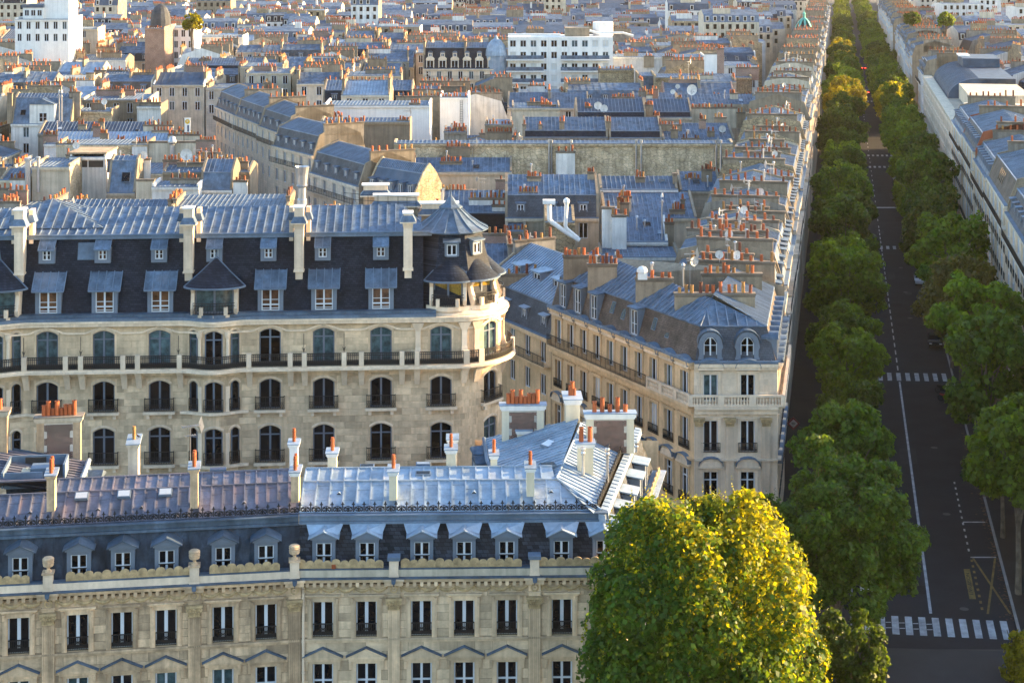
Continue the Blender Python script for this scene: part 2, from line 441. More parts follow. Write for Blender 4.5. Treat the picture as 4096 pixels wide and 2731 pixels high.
def facade(mb, u0, u1, z0, z1, ops, v=0.0, depth=.3, m=0, mr=None, step=None):
    """wall plane with real openings; op = (a, b, c, d, arch)"""
    mr = m if mr is None else mr
    ops = [tuple(o) + (0,) * (5 - len(o)) for o in ops]
    xs = {u0, u1}; zs = {z0, z1}
    for a, b, c, d, r in ops: xs |= {a, b}; zs |= {c, d}
    if step:
        k = math.floor(u0 / step) * step
        while k < u1:
            if k > u0: xs.add(k)
            k += step
    xs = sorted(x for x in xs if u0 - 1e-6 <= x <= u1 + 1e-6); zs = sorted(z for z in zs if z0 - 1e-6 <= z <= z1 + 1e-6)
    for i in range(len(xs) - 1):
        xm = (xs[i] + xs[i + 1]) / 2
        if xs[i + 1] - xs[i] < 1e-5: continue
        run = None
        for j in range(len(zs) - 1):
            zm = (zs[j] + zs[j + 1]) / 2
            hole = any(o[0] < xm < o[1] and o[2] < zm < o[3] for o in ops)
            if not hole:
                if run is None: run = zs[j]
            if (hole or j == len(zs) - 2) and run is not None:
                top = zs[j] if hole else zs[j + 1]
                mb.poly([(xs[i], v, run), (xs[i + 1], v, run), (xs[i + 1], v, top), (xs[i], v, top)], m); run = None
    for a, b, c, d, r in ops:
        w = v + depth
        mb.poly([(a, v, c), (b, v, c), (b, w, c), (a, w, c)], mr)
        zt = d - r
        mb.poly([(a, v, c), (a, w, c), (a, w, zt), (a, v, zt)], mr)
        mb.poly([(b, v, c), (b, w, c), (b, w, zt), (b, v, zt)], mr)
        if not r:
            mb.poly([(a, v, d), (b, v, d), (b, w, d), (a, w, d)], mr)
        else:
            n = 8; pr = None
            for k in range(n + 1):
                t = -1 + 2 * k / n; x = (a + b) / 2 + t * (b - a) / 2; z = zt + r * (1 - t * t)
                if pr:
                    mb.poly([(pr[0], v, pr[1]), (x, v, z), (x, v, d), (pr[0], v, d)], m)
                    mb.poly([(pr[0], v, pr[1]), (x, v, z), (x, w, z), (pr[0], w, pr[1])], mr)
                pr = (x, z)

def arch_pts(w, h, r, n=8):
    if not r: return [(-w / 2, h), (w / 2, h)]
    return [(-w / 2 + w * k / n, h - r + r * (1 - (-1 + 2 * k / n) ** 2)) for k in range(n + 1)]
def window_meshes(w, h, r=0, bars=(), fr=.07, mull=.10, transom=None, fm='frame_white', gm='glass', split=True):
    """centre-bottom origin, facing -y.  returns frame mesh, pane mesh"""
    def mk():
        f = MB(); d = .05
        f.box(-w / 2, -w / 2 + fr, -d, d, 0, h - r); f.box(w / 2 - fr, w / 2, -d, d, 0, h - r)
        f.box(-w / 2 + fr, w / 2 - fr, -d, d, 0, fr)
        ap = arch_pts(w, h, r)
        for k in range(len(ap) - 1):
            a, b = ap[k], ap[k + 1]
            f.hexa([(a[0], -d, a[1] - fr), (b[0], -d, b[1] - fr), (b[0], d, b[1] - fr), (a[0], d, a[1] - fr), (a[0], -d, a[1]), (b[0], -d, b[1]), (b[0], d, b[1]), (a[0], d, a[1])])
        if mull: f.box(-mull / 2, mull / 2, -d - .015, d - .01, fr, h - fr)
        for z in bars: f.box(-w / 2 + fr, w / 2 - fr, -d - .008, d - .02, z, z + .04)
        if transom: f.box(-w / 2 + fr, w / 2 - fr, -d - .012, d - .015, transom, transom + .09)
        g = MB(); pts = [(-w / 2 + .02, .03, .02), (w / 2 - .02, .03, .02)] + [(x * .99, .03, z - .02) for x, z in reversed(ap)]
        g.poly(pts)
        return f.mesh('window', fm), g.mesh('pane', gm)
    return shared(('win', w, h, r, tuple(bars), fr, mull, transom, fm, gm), mk)
def put_window(parent, u, v, z, w, h, rz=None, name='window', **k):
    fm, gm = window_meshes(w, h, **k)
    o = link(name, fm, parent, (u, v, z), rz)
    link('pane', gm, o)
    return o
def put_window1(parent, u, v, z, w, h, fm='frame_white', gm='glass', rz=None, name='window'):
    def mk():
        f = MB(); d = .05; fr = .09
        f.box(-w / 2, -w / 2 + fr, -d, d, 0, h); f.box(w / 2 - fr, w / 2, -d, d, 0, h); f.box(-w / 2 + fr, w / 2 - fr, -d, d, 0, fr); f.box(-w / 2 + fr, w / 2 - fr, -d, d, h - fr, h)
        f.box(-.06, .06, -d - .01, d, fr, h - fr); f.poly([(-w / 2, .03, 0), (w / 2, .03, 0), (w / 2, .03, h), (-w / 2, .03, h)], 1)
        return f.mesh('window', [fm, gm])
    return link(name, shared(('w1', w, h, fm, gm), mk), parent, (u, v, z), rz)

# pots, chimneys ------------------------------------------------------------
def pot_mb(k):
    b = MB(); h = (.48, .7, .95, .62)[k]; r = .145
    b.lathe(0, 0, [(r * 1.05, 0), (r * .98, h * .7), (r * .88, h - .07), (r * 1.08, h - .06), (r * 1.08, h), (r * .8, h)], 8, 0, cap=False)
    b.lathe(0, 0, [(r * .8, h), (r * .75, h - .12)], 8, 1)
    return b
POT_MATS = ['terracotta', 'terracotta', 'terracotta', 'terracotta_dark', 'terracotta_ochre']
def pot_mesh(k, m): return shared(('pot', k, m), lambda: pot_mb(k).mesh('pot', [m, 'soot_and_shade']))
def chimney(parent, x0, x1, y0, y1, z0, z1, npots, wallm='plaster_tan', lod=1, capm=None, along=None, rng=random, extra=True):
    """stack (box) with a cap and a row of clay pots"""
    b = MB(); capm = capm or 'cap'
    b.box(x0, x1, y0, y1, z0, z1 - .16)
    b.box(x0 - .09, x1 + .09, y0 - .09, y1 + .09, z1 - .16, z1, 1)
    if lod >= 1:
        b.box(x0 - .03, x1 + .03, y0 - .03, y1 + .03, z1 - .32, z1 - .2, 1)
        L = x1 - x0 if (x1 - x0) > (y1 - y0) else y1 - y0
        if L > 3.2 and (x1 - x0) > (y1 - y0):      # flue ribs on a wide stack
            for k in range(1, int(L / 1.7)):
                xx = x0 + k * 1.7; b.box(xx - .3, xx + .3, y0 - .04, y0 - .002, z0, z1 - .34)
    along = along or ('x' if (x1 - x0) >= (y1 - y0) else 'y')
    L = (x1 - x0) if along == 'x' else (y1 - y0)
    pots = []
    for k in range(npots):
        t = (k + .5) / npots + rng.uniform(-.2, .2) / max(npots, 1)
        x = x0 + t * L if along == 'x' else (x0 + x1) / 2 + rng.uniform(-.05, .05)
        y = y0 + t * L if along == 'y' else (y0 + y1) / 2 + rng.uniform(-.06, .06)
        if rng.random() < .12 and npots > 3: continue
        pots.append((x, y, rng.choice((0, 0, 1, 1, 1, 2, 3)), rng.choice(POT_MATS)))
    if lod == 0:
        for x, y, k, m in pots:
            h = (.48, .7, .95, .62)[k]
            b.lathe(x, y, [(.16, z1), (.14, z1 + h)], 5, 2)
        return b.build('chimney', [wallm, capm, rng.choice(POT_MATS)], parent)
    c = b.build('chimney', [wallm, capm], parent)
    if lod == 1:
        if pots:
            q = MB()
            ms = list(dict.fromkeys(m for *_, m in pots))
            for x, y, k, m in pots:
                h = (.48, .7, .95, .62)[k] * rng.uniform(.9, 1.1)
                q.lathe(x, y, [(.165, z1 - .01), (.15, z1 + h - .06), (.165, z1 + h)], 6, ms.index(m))
            o = q.build('pot_row', ms, c); o['kind'] = 'stuff'
    else:
        for x, y, k, m in pots: link('pot', pot_mesh(k, m), c, (x, y, z1 - .01)).rotation_euler = (rng.uniform(-.05, .05), rng.uniform(-.06, .06), 0)
    if extra and npots >= 4 and rng.random() < .4:
        cowl(c, x0 + L * .3 if along == 'x' else (x0 + x1) / 2, (y0 + y1) / 2 if along == 'x' else y0 + L * .35, z1 - .01, rng.uniform(.6, 1.3))
    return c
def cowl(parent, x, y, z, h=1.0, name='flue_pipe'):
    def mk():
        b = MB()
        b.lathe(0, 0, [(.09, 0), (.09, 1), (.15, 1.01), (.15, 1.06), (.09, 1.08)], 8)
        b.lathe(0, 0, [(.19, 1.16), (.12, 1.24), (.02, 1.28)], 8)
        for a in range(3): b.bar((.12 * math.cos(a * 2.1), .12 * math.sin(a * 2.1), 1.05), (.14 * math.cos(a * 2.1), .14 * math.sin(a * 2.1), 1.18), .02, .02)
        return b.mesh('flue_pipe', 'metal')
    o = link(name, shared('cowl', mk), parent, (x, y, z)); o.scale = (1, 1, h); return o
def antenna(parent, x, y, z, h=2.5, rz=0.0):
    def mk():
        b = MB(); b.bar((0, 0, 0), (0, 0, 1), .035, .035)
        b.bar((-.55, 0, .97), (.75, 0, .97), .03, .03)
        for k in range(9): b.bar((-.5 + k * .14, -.2 + .01 * k, .98), (-.5 + k * .14, .2 - .01 * k, .98), .02, .02)
        b.bar((.62, 0, .9), (.8, 0, 1.04), .02, .3)
        b.bar((-.35, 0, .78), (.35, 0, .78), .025, .025)
        for k in range(5): b.bar((-.32 + k * .16, -.14, .785), (-.32 + k * .16, .14, .785), .02, .02)
        return b.mesh('antenna', 'metal')
    o = link('antenna', shared('ant', mk), parent, (x, y, z), rz); o.scale = (1, 1, h); return o
def dish(parent, x, y, z, r=.45, rz=0.0):
    def mk():
        b = MB()
        prof = [(.02, .0), (.5, .06), (.85, .17), (1, .24)]
        rings = []
        for rr, dd in prof:
            i = len(b.v)
            for j in range(14):
                a = 2 * math.pi * j / 14; b.v.append((rr * math.cos(a), dd * -1.0 + .24, rr * math.sin(a)))
            rings.append(i)
        for q in range(3):
            for j in range(14): b.f.append((rings[q] + j, rings[q] + (j + 1) % 14, rings[q + 1] + (j + 1) % 14, rings[q + 1] + j)); b.m.append(0)
        b.bar((0, .1, 0), (0, .15, -1.9), .1, .1, 1); b.bar((0, .2, -.8), (0, -.75, -.3), .05, .05, 1); b.box(-.08, .08, -.85, -.7, -.36, -.2, 1)
        return b.mesh('satellite_dish', ['dish', 'metal'])
    o = link('satellite_dish', shared('dish', mk), parent, (x, y, z + r * 1.85), rz); o.scale = (r, r, r); return o

# generic dormer, origin bottom-centre of its front, facing -y --------------
def dormer_mesh(w, h, dep, style, wallm, roofm):
    def mk():
        b = MB()
        b.box(-w / 2, -w / 2 + .16, 0, dep, 0, h); b.box(w / 2 - .16, w / 2, 0, dep, 0, h)
        b.box(-w / 2 + .16, w / 2 - .16, 0, dep, h - .14, h); b.box(-w / 2 + .16, w / 2 - .16, 0, .2, -.05, .06)
        if style == 'flat':
            b.hexa([(-w / 2 - .14, -.22, h + .0), (w / 2 + .14, -.22, h + .0), (w / 2 + .14, dep, h + .22), (-w / 2 - .14, dep, h + .22), (-w / 2 - .14, -.22, h + .09), (w / 2 + .14, -.22, h + .09), (w / 2 + .14, dep, h + .31), (-w / 2 - .14, dep, h + .31)], 1)
        elif style == 'ped':
            b.ext([(-w / 2 - .16, h), (w / 2 + .16, h), (w / 2 + .16, h + .08), (0, h + .42), (-w / 2 - .16, h + .08)], 'y', -.14, dep, 1)
        else:
            n = 8; pl = [(-w / 2 - .1, h)] + [(-(w / 2 + .1) * math.cos(math.pi * k / n), h + .02 + w * .42 * math.sin(math.pi * k / n)) for k in range(n + 1)] + [(w / 2 + .1, h)]
            b.ext(pl[1:-1], 'y', -.12, dep, 1)
        return b.mesh('dormer', [wallm, roofm])
    return shared(('dorm', w, h, dep, style, wallm, roofm), mk)
def put_dormer(parent, u, v, z, w=1.25, h=1.7, dep=1.3, style='flat', wallm='dormer_paint', roofm='zinc', lod=1, fm='frame_white', gm='glass', rz=None):
    o = link('dormer', dormer_mesh(w, h, dep, style, wallm, roofm), parent, (u, v, z), rz)
    if lod >= 2: put_window(o, 0, .12, .06, round(w - .32, 2), round(h - .2, 2), fm=fm, gm=gm, bars=(h * .4,))
    else: put_window1(o, 0, .12, .06, round(w - .32, 2), round(h - .2, 2), fm, gm)
    return o
def railing_mb(w, h=.95, style=0, dz=.12):
    b = MB()
    b.bar((-w / 2, 0, h), (w / 2, 0, h), .05, .05); b.bar((-w / 2, 0, .06), (w / 2, 0, .06), .04, .04)
    n = max(3, round(w / dz))
    for k in range(n + 1):
        x = -w / 2 + w * k / n; b.bar((x, 0, .06), (x, 0, h), .022 if k % 6 else .04, .022 if k % 6 else .04)
    if style == 1:
        b.bar((-w / 2, 0, h * .55), (w / 2, 0, h * .55), .03, .03)
        for k in range(n): b.bar((-w / 2 + w * k / n, 0, .08), (-w / 2 + w * (k + 1) / n, 0, h * .52), .02, .02); b.bar((-w / 2 + w * k / n, 0, h * .52), (-w / 2 + w * (k + 1) / n, 0, .08), .02, .02)
    return b
def railing(parent, u, v, z, w, h=.95, style=0, m='iron', rz=None, dz=.12):
    w = round(w, 2)
    return link('railing', shared(('rail', w, h, style, m, dz), lambda: railing_mb(w, h, style, dz).mesh('railing', m)), parent, (u, v, z), rz)
# ------------------------------------------------------------------ ground, avenue
def sheet(name, pts, z, m, parent=None):
    b = MB(); b.poly([(x, y, z) for x, y in pts]); b.t[0] = .5
    return b.build(name, m, parent)
g = sheet('ground', [(-6000, -300), (6000, -300), (6000, 9000), (-6000, 9000)], -.02, 'ground'); tag(g, 'grey ground and courtyards between the buildings', kind='structure')
CL, CR = 0.9, 12.9                      # kerb lines of the avenue (offset at Y=0)
Y0, Y1 = 121.0, 1600.0
road = sheet('road', [av(CL, Y0), av(CR, Y0), av(CR, Y1), av(CL, Y1)], .0, 'asphalt'); tag(road, 'dark asphalt carriageway of the tree-lined avenue', kind='structure')
ring = sheet('ring_road', [(-120, 60), (140, 60), (140, 118.4), (60, 117.0), av(CR + 6, 120.2), av(CL - 3, Y0 + .6), (20, 124), (-120, 95)], .004, 'cobble'); tag(ring, 'cobbled roadway of the round place in the foreground', kind='structure')
for nm, a, b_ in (('pavement_left', -5.6, CL - .2), ('pavement_right', CR + .2, 19.2)):
    k = MB()
    p = [av(a, Y0 + 2.5), av(b_, Y0 + 2.5), av(b_, Y1), av(a, Y1)]
    k.hexa([(x, y, -.01) for x, y in p] + [(x, y, .13) for x, y in p])
    tag(k.build(nm, 'asphalt_walk'), 'asphalt pavement under the %s row of trees' % nm.split('_')[1], kind='structure')
    k = MB(); o1, o2 = (b_, b_ + .2) if 'left' in nm else (a - .2, a)
    p = [av(o1, Y0 + 2.5), av(o2, Y0 + 2.5), av(o2, Y1), av(o1, Y1)]
    k.hexa([(x, y, -.01) for x, y in p] + [(x, y, .14) for x, y in p])
    tag(k.build('kerb_' + nm.split('_')[1], 'kerb'), 'granite kerb of the avenue', kind='structure')
def stripe(name, x0a, x0b, ya, yb, m='road_paint', z=.006, skew=0.0):
    b = MB(); b.poly([(*av(x0a, ya), z), (*av(x0b, ya + skew), z), (*av(x0b, yb + skew), z), (*av(x0a, yb), z)])
    return b.build(name, m, road)
# zebra crossings: (near edge Y, far edge Y, first offset, count)
for ya, yb, o0, n, pit, sk in ((123.9, 127.3, 1.75, 11, 1.0, -.1), (196.0, 199.6, 2.2, 10, 1.06, -.04), (281.0, 284.0, 2.0, 10, 1.1, -.05), (384, 387, 1.9, 10, 1.1, 0), (405, 408, 1.9, 10, 1.1, 0), (547, 550, 1.9, 10, 1.1, 0), (690, 694, 1.9, 10, 1.1, 0)):
    for k in range(n):
        dy = -sk * 4 * k / n
        stripe('crossing_stripe', o0 + pit * k, o0 + pit * k + .52, ya - k * .12 * (1 if ya < 130 else .5), yb - k * .12 * (1 if ya < 130 else .5), skew=-.06)
stripe('lane_line', 6.62, 6.84, 127.5, 195.2)
yy = 200.5
while yy < 700:
    if not any(a - 1 < yy < a + 5 for a in (281, 384, 405, 547)): stripe('lane_dash', 6.64, 6.80, yy, yy + 2.2)
    yy += 3.9 if yy < 300 else 7.5
stripe('stop_line', 1.4, 12.4, 324.6, 326.0)
for a in (124.9, 125.9):
    for k in range(5): stripe('stud_line', 2.3 + k, 2.71 + k, a - k * .12, a + .14 - k * .12, z=.005)
# delivery bay on the right with its yellow cross and lettering
for a, b2, c, d in ((10.6, 10.75, 127.6, 140.0),):
    for k in range(9): stripe('bay_dash', 10.55, 10.75, 128.2 + k * 1.25, 128.7 + k * 1.25, 'road_yellow')
for (xa, ya, xb, yb) in ((10.8, 139.0, 12.7, 127.4), (12.6, 139.0, 11.0, 127.4)):
    b = MB(); n_ = .09
    b.poly([(*av(xa - n_, ya), .006 if xa < 12 else .009), (*av(xa + n_, ya), .006 if xa < 12 else .009), (*av(xb + n_, yb), .006 if xa < 12 else .009), (*av(xb - n_, yb), .006 if xa < 12 else .009)]); b.build('bay_cross', 'road_yellow', road)
stripe('bay_line', 10.6, 12.7, 139.1, 139.35); stripe('bay_line', 10.6, 12.7, 147.6, 147.85)
for k in range(12): stripe('bay_dash', 10.5, 10.66, 140.6 + k * 1.6, 141.2 + k * 1.6)
RP = random.Random(3)
for k in range(26):
    ya = RP.uniform(128, 420); xa = RP.uniform(1.4, 10.5)
    if abs(ya - 197) < 9 or abs(ya - 282) < 7: continue
    stripe('road_patch', xa, xa + RP.uniform(.6, 2.2), ya, ya + RP.uniform(1.5, 9), RP.choice(['asphalt_patch', 'asphalt_pale']), z=.003)
for k in range(9):
    ya = 131 + k * 19 + RP.uniform(-3, 3); x_, y_ = av(RP.choice((3.6, 9.3)), ya); b = MB(); b.poly([(x_ + .35 * math.cos(q * math.pi / 6), y_ + .35 * math.sin(q * math.pi / 6), .0065) for q in range(12)]); b.build('manhole_cover', 'manhole', road)
pl = stripe('lettering_plate', 9.85, 10.35, 130.3, 136.6, 'road_yellow')
def text(name, body, size, m, parent, mtx):
    c = bpy.data.curves.new(name, 'FONT'); c.body = body; c.size = size; c.align_x = 'CENTER'; c.align_y = 'CENTER'; c.extrude = .004
    t = bpy.data.objects.new(name, c); COL.objects.link(t)
    dg = bpy.context.evaluated_depsgraph_get()
    me = bpy.data.meshes.new_from_object(t.evaluated_get(dg)); bpy.data.objects.remove(t)
    me.materials.clear(); me.materials.append(MATS[m])
    o = link(name, me, parent); o.matrix_local = mtx; return o
from mathutils import Matrix
px, py = av(10.1, 133.45)
text('lettering', 'LIVRAISON', .62, 'asphalt', road, Matrix.Translation((px, py, .012)) @ Matrix.Rotation(math.radians(90 - ALPHA), 4, 'Z') @ Matrix.Diagonal((1.55, .62, 1, 1)))

# ------------------------------------------------------------------ generic Haussmann block
def prof(d, eave, mh, mi, rh, back):
    if mh <= 0: return [(0, eave), (d * .5, eave + rh), (d, eave)] if not back == 'shed' else [(0, eave), (d, eave + rh)]
    if back == 'wall': return [(0, eave), (mi, eave + mh), (d * .62, eave + mh + rh), (d, eave + mh * .8)]
    return [(0, eave), (mi, eave + mh), (d * .5, eave + mh + rh), (d - mi, eave + mh), (d, eave)]
def gb(fr, w, d, eave, label, name='apartment_building', mh=2.4, mi=.9, rh=1.3, wall='wall_a', party='plaster_tan', mans='slate_grey', roof='zinc', lod=1, rows=3, cols=None, dorm=None, dstyle='flat', chim=((0, .15, .85, 1.2, 0), (1, .15, .85, 1.2, 0)), chm='plaster_tan', back='mans', balcony=True, group=None, cat='building', R=None, winm='frame_white', sides=True, wz=None, pitch=.65, parapet=.28, gm='glass', shut=False, dv=.25, rev=.22):
    R = R or random
    T = fr.thing(name, label, cat, group)
    pf = prof(d, eave, mh, mi, rh, back)
    top = max(z for _, z in pf)
    # openings of the front
    cols = cols if cols is not None else max(1, int(w / 2.6))
    ops = []; sh = wz or 3.1
    ww, wh = (1.15, min(2.0, sh - .9))
    for r in range(rows):
        z1 = eave - .55 - r * sh
        for c in range(cols):
            uc = w * (c + .5) / cols; ops.append((uc - ww / 2, uc + ww / 2, z1 - wh, z1))
    b = MB()
    if lod >= 1: facade(b, 0, w, 0, eave, ops, 0, rev, 0)
    else: b.poly([(0, 0, 0), (w, 0, 0), (w, 0, eave), (0, 0, eave)])
    b.poly([(0, d, 0), (w, d, 0), (w, d, pf[-1][1]), (0, d, pf[-1][1])], 1)
    t = .32
    poly = [(.02, 0), (d - .02, 0)] + [(min(max(y, .02), d - .02), z + parapet) for y, z in reversed(pf)]
    if sides:
        b.ext(poly, 'x', 0, t, 1); b.ext(poly, 'x', w - t, w, 1)
    b.build('wall', [wall, party], T)
    # roof
    q = MB(); ri = t if sides else 0
    mm = [mans, roof, 'zinc_rib' if lod else roof]
    for k in range(len(pf) - 1):
        (ya, za), (yb, zb) = pf[k], pf[k + 1]
        steep = abs(zb - za) > 1.2 * abs(yb - ya)
        if zb >= za: pts = [(ri, ya, za), (w - ri, ya, za), (w - ri, yb, zb), (ri, yb, zb)]
        else: pts = [(w - ri, yb, zb), (ri, yb, zb), (ri, ya, za), (w - ri, ya, za)]
        vis = (zb >= za)
        if steep: q.poly(pts, 0)
        elif lod >= 1 and True: slope(pts, pitch, q, 1, 2, .085, .09)
        else: slope(pts, pitch * 2.2, q, 1, 2, .1, .08)
        if k == 1 and lod >= 1 and mh > 0:
            q.box(ri, w - ri, ya - .1, ya + .06, za - .02, za + .12, 2)
    q.build('roof', mm, T)
    # cornice and balcony
    cb = MB(); cb.box(-.0, w, -.38, -.003, eave - .28, eave + .02); cb.box(0, w, -.22, -.004, eave - .46, eave - .285); cb.box(.05, w - .05, -.36, .1, eave + .022, eave + .14, 1)
    cb.build('cornice', [wall, 'zinc_trim'], T)
    if balcony and lod >= 1 and rows >= 1:
        zb = eave - .55 - wh - .12
        s_ = MB(); s_.box(.1, w - .1, -.75, -.005, zb - .14, zb + .02); s_.build('balcony', wall, T)
        railing(T, w / 2, -.7, zb + .02, w - .3, .9, m='iron', dz=.16)
    for a, b2, c, e in (ops if lod >= 1 else ops[:cols * 2]):
        g_ = gm
        r_ = R.random()
        if shut and r_ < .35: g_ = 'shutter'
        elif r_ < .12: g_ = 'glass_teal'
        put_window1(T, (a + b2) / 2, rev - .07 if lod >= 1 else -.052, c, ww, round(e - c, 2), winm, g_)
    nd = dorm if dorm is not None else (cols if mh > 1.5 else 0)
    for k in range(nd):
        uc = w * (k + .5) / nd
        dh = min(1.65, mh - .35)
        put_dormer(T, uc, dv, eave + .2, 1.15, round(dh, 2), round(mi + .25, 2), dstyle, roofm=roof, lod=1, fm=winm, gm=gm)
    for (ue, v0, v1, up, n) in chim:
        x0 = (0.0 if ue == 0 else w - .5) if ue in (0, 1) else ue * w
        n = n or max(2, int((v1 - v0) * d / .9))
        zb = min(eave + mh * .4, top - .6)
        chimney(T, x0 + (.003 if ue == 0 else 0), x0 + .5, v0 * d, v1 * d, zb, top + up, n, R.choice((chm, chm, 'plaster_grey', 'plaster_tan')), min(lod, 1), rng=R, along='y')
    return T
# ------------------------------------------------------------------ ashlar helper
UNIT = shared('unit', lambda: (lambda b: (b.box(0, 1, -1, 0, 0, 1, 0, skip=(4,)), b.mesh('stone_block', 'stone'))[1])(MB()))
def unit_mesh(m, nm='stone_block'):
    def mk():
        b = MB(); b.box(0, 1, -1, 0, 0, 1, 0, skip=(4,)); return b.mesh(nm, m)
    return shared(('unit', m, nm), mk)
def ashlar(parent, u0, u1, z0, z1, ops, v=0.0, course=.5, length=1.25, m='stone', proud=.03, joint=.018, pos=None, maxn=290, R=random):
    zs = sorted({z0, z1} | {o[2] for o in ops if z0 < o[2] < z1} | {o[3] for o in ops if z0 < o[3] < z1})
    blocks = []; row = 0
    for j in range(len(zs) - 1):
        n = max(1, round((zs[j + 1] - zs[j]) / course)); h = (zs[j + 1] - zs[j]) / n
        for k in range(n):
            c, e = zs[j] + k * h, zs[j] + (k + 1) * h; row += 1
            free = [(u0, u1)]
            for o in ops:
                if o[2] < e - .01 and o[3] > c + .01:
                    free = [q for a, b in free for q in ((a, min(b, o[0])), (max(a, o[1]), b)) if q[1] - q[0] > .06]
            for a, b in free:
                nn = max(1, round((b - a) / length)); st = (b - a) / nn
                x = a
                first = st * (.5 if row % 2 and nn > 1 else 1)
                while x < b - .05:
                    x2 = min(b, x + (first if x == a else st * R.uniform(.85, 1.15)))
                    if b - x2 < .35: x2 = b
                    blocks.append((x, x2, c, e)); x = x2
    blocks.sort(key=lambda q: -(q[1] - q[0]) * (q[3] - q[2]))
    me = unit_mesh(m); rest = MB()
    for i, (a, b, c, e) in enumerate(blocks):
        a += joint / 2; b -= joint / 2; c += joint / 2; e -= joint / 2
        if pos: (xa, ya), (xb, yb) = pos(a), pos(b)
        else: (xa, ya), (xb, yb) = (a, v), (b, v)
        L = math.hypot(xb - xa, yb - ya); an = math.atan2(yb - ya, xb - xa)
        if i < maxn:
            o = link('stone_block', me, parent, (xa, ya, c), an); o.scale = (L, proud, e - c)
        else:
            ca, sa = math.cos(an), math.sin(an)
            P = lambda t, w_, z: (xa + t * L * ca + w_ * sa, ya + t * L * sa - w_ * ca, z)
            rest.hexa([P(0, proud, c), P(1, proud, c), P(1, 0, c), P(0, 0, c), P(0, proud, e), P(1, proud, e), P(1, 0, e), P(0, 0, e)], 0, (4,))
    if rest.f:
        o = rest.build('small_stones', m, parent); o['kind'] = 'stuff'
def bricks(parent, x0, x1, z0, z1, y, notch=.18, m='brick_piece', bw=.22, bh=.075, joint=.022, maxn=280):
    """brick panel in running bond, toothed at both sides, each brick its own piece"""
    me = unit_mesh(m, 'brick'); rest = MB(); n = 0; z = z0; r = 0
    while z + bh <= z1 + .001:
        a = x0 + (notch if (r // 6) % 2 else 0); b = x1 - (notch if (r // 6) % 2 else 0)
        x = a - (bw / 2 if r % 2 else 0)
        while x < b - .03:
            xa, xb = max(x, a), min(x + bw - joint, b)
            if xb - xa > .04:
                if n < maxn: o = link('brick', me, parent, (xa, y, z)); o.scale = (xb - xa, .025, bh - joint)
                else: rest.box(xa, xb, y - .025, y, z, z + bh - joint, 0, (4,))
                n += 1
            x += bw
        z += bh; r += 1
    if rest.f: rest.build('small_bricks', m, parent)['kind'] = 'stuff'

# ------------------------------------------------------------------ FOREGROUND: the two town houses on the round place
def spiral(b, cx, cz, r, sgn, y=0.0, turns=1.35, w=.035, n=16, start=-1.57, d=.04):
    pr = None
    for k in range(n + 1):
        t = k / n; a = start + sgn * turns * 2 * math.pi * t; rr = r * (1 - .78 * t)
        p = (cx + rr * math.cos(a), y, cz + rr * math.sin(a))
        if pr: b.bar(pr, p, d, w, 0, (0, 1, 0))
        pr = p
def crest_mesh():
    def mk():
        b = MB(); P = .64
        b.bar((0, 0, .02), (P, 0, .02), .05, .04)
        spiral(b, .17, .2, .165, 1, w=.05, d=.06); spiral(b, P - .17, .2, .165, -1, start=-1.57, w=.05, d=.06)
        b.bar((.17, 0, .05), (P / 2, 0, .02), .04, .04); b.bar((P - .17, 0, .05), (P / 2, 0, .02), .04, .04)
        b.bar((.05, 0, .32), (P / 2, 0, .42), .035, .04); b.bar((P - .05, 0, .32), (P / 2, 0, .42), .035, .04)
        b.poly([(P / 2 - .07, -.015, .16), (P / 2 + .07, -.015, .16), (P / 2 + .035, -.015, .34), (P / 2, -.015, .40), (P / 2 - .035, -.015, .34)])
        # standard with a fleuron
        b.bar((0, 0, 0), (0, 0, .62), .06, .06); b.lathe(0, 0, [(.0, .36), (.055, .4), (.0, .45)], 6)
        b.box(-.1, .1, -.025, .025, .49, .545); b.poly([(-.05, -.02, .58), (0, -.02, .7), (.05, -.02, .58), (0, -.02, .53)]); b.poly([(-.05, .02, .58), (0, .02, .7), (.05, .02, .58), (0, .02, .53)])
        return b.mesh('cresting', 'iron')
    return shared('crest', mk)
def antefix_mesh(P, big=True):
    """one carved piece of the scalloped parapet: a palmette and a lower lobe"""
    def mk():
        b = MB()
        def lobe(x, r, h, y=0.0):
            n = 9; pts = [(x - r, 0)] + [(x - r * math.cos(math.pi * k / n), h * (.62 + .38 * math.sin(math.pi * k / n))) for k in range(n + 1)] + [(x + r, 0)]
            b.ext(pts, 'y', y, y + .1)
        lobe(P * .26, P * .26, .52); lobe(P * .76, P * .24, .44)
        for cx, s in ((P * .27, 1), (P * .76, .8)):
            for q in (-1, 1):
                pr = None
                for k in range(8):
                    t = k / 7; a = 1.9 * math.pi * t * q + (math.pi / 2); rr = .075 * s * (1 - .6 * t)
                    p = (cx + q * .09 * s + rr * math.cos(a), -.02, .17 * s + rr * math.sin(a))
                    if pr: b.bar(pr, p, .05, .03, 0, (0, 1, 0))
                    pr = p
            b.hexa([(cx - .03, -.04, .08), (cx + .03, -.04, .08), (cx + .03, 0, .08), (cx - .03, 0, .08), (cx - .02, -.04, .3 * s), (cx + .02, -.04, .3 * s), (cx + .02, 0, .3 * s), (cx - .02, 0, .3 * s)])
        b.box(0, P, .005, .095, 0, .3)
        return b
    return mk()
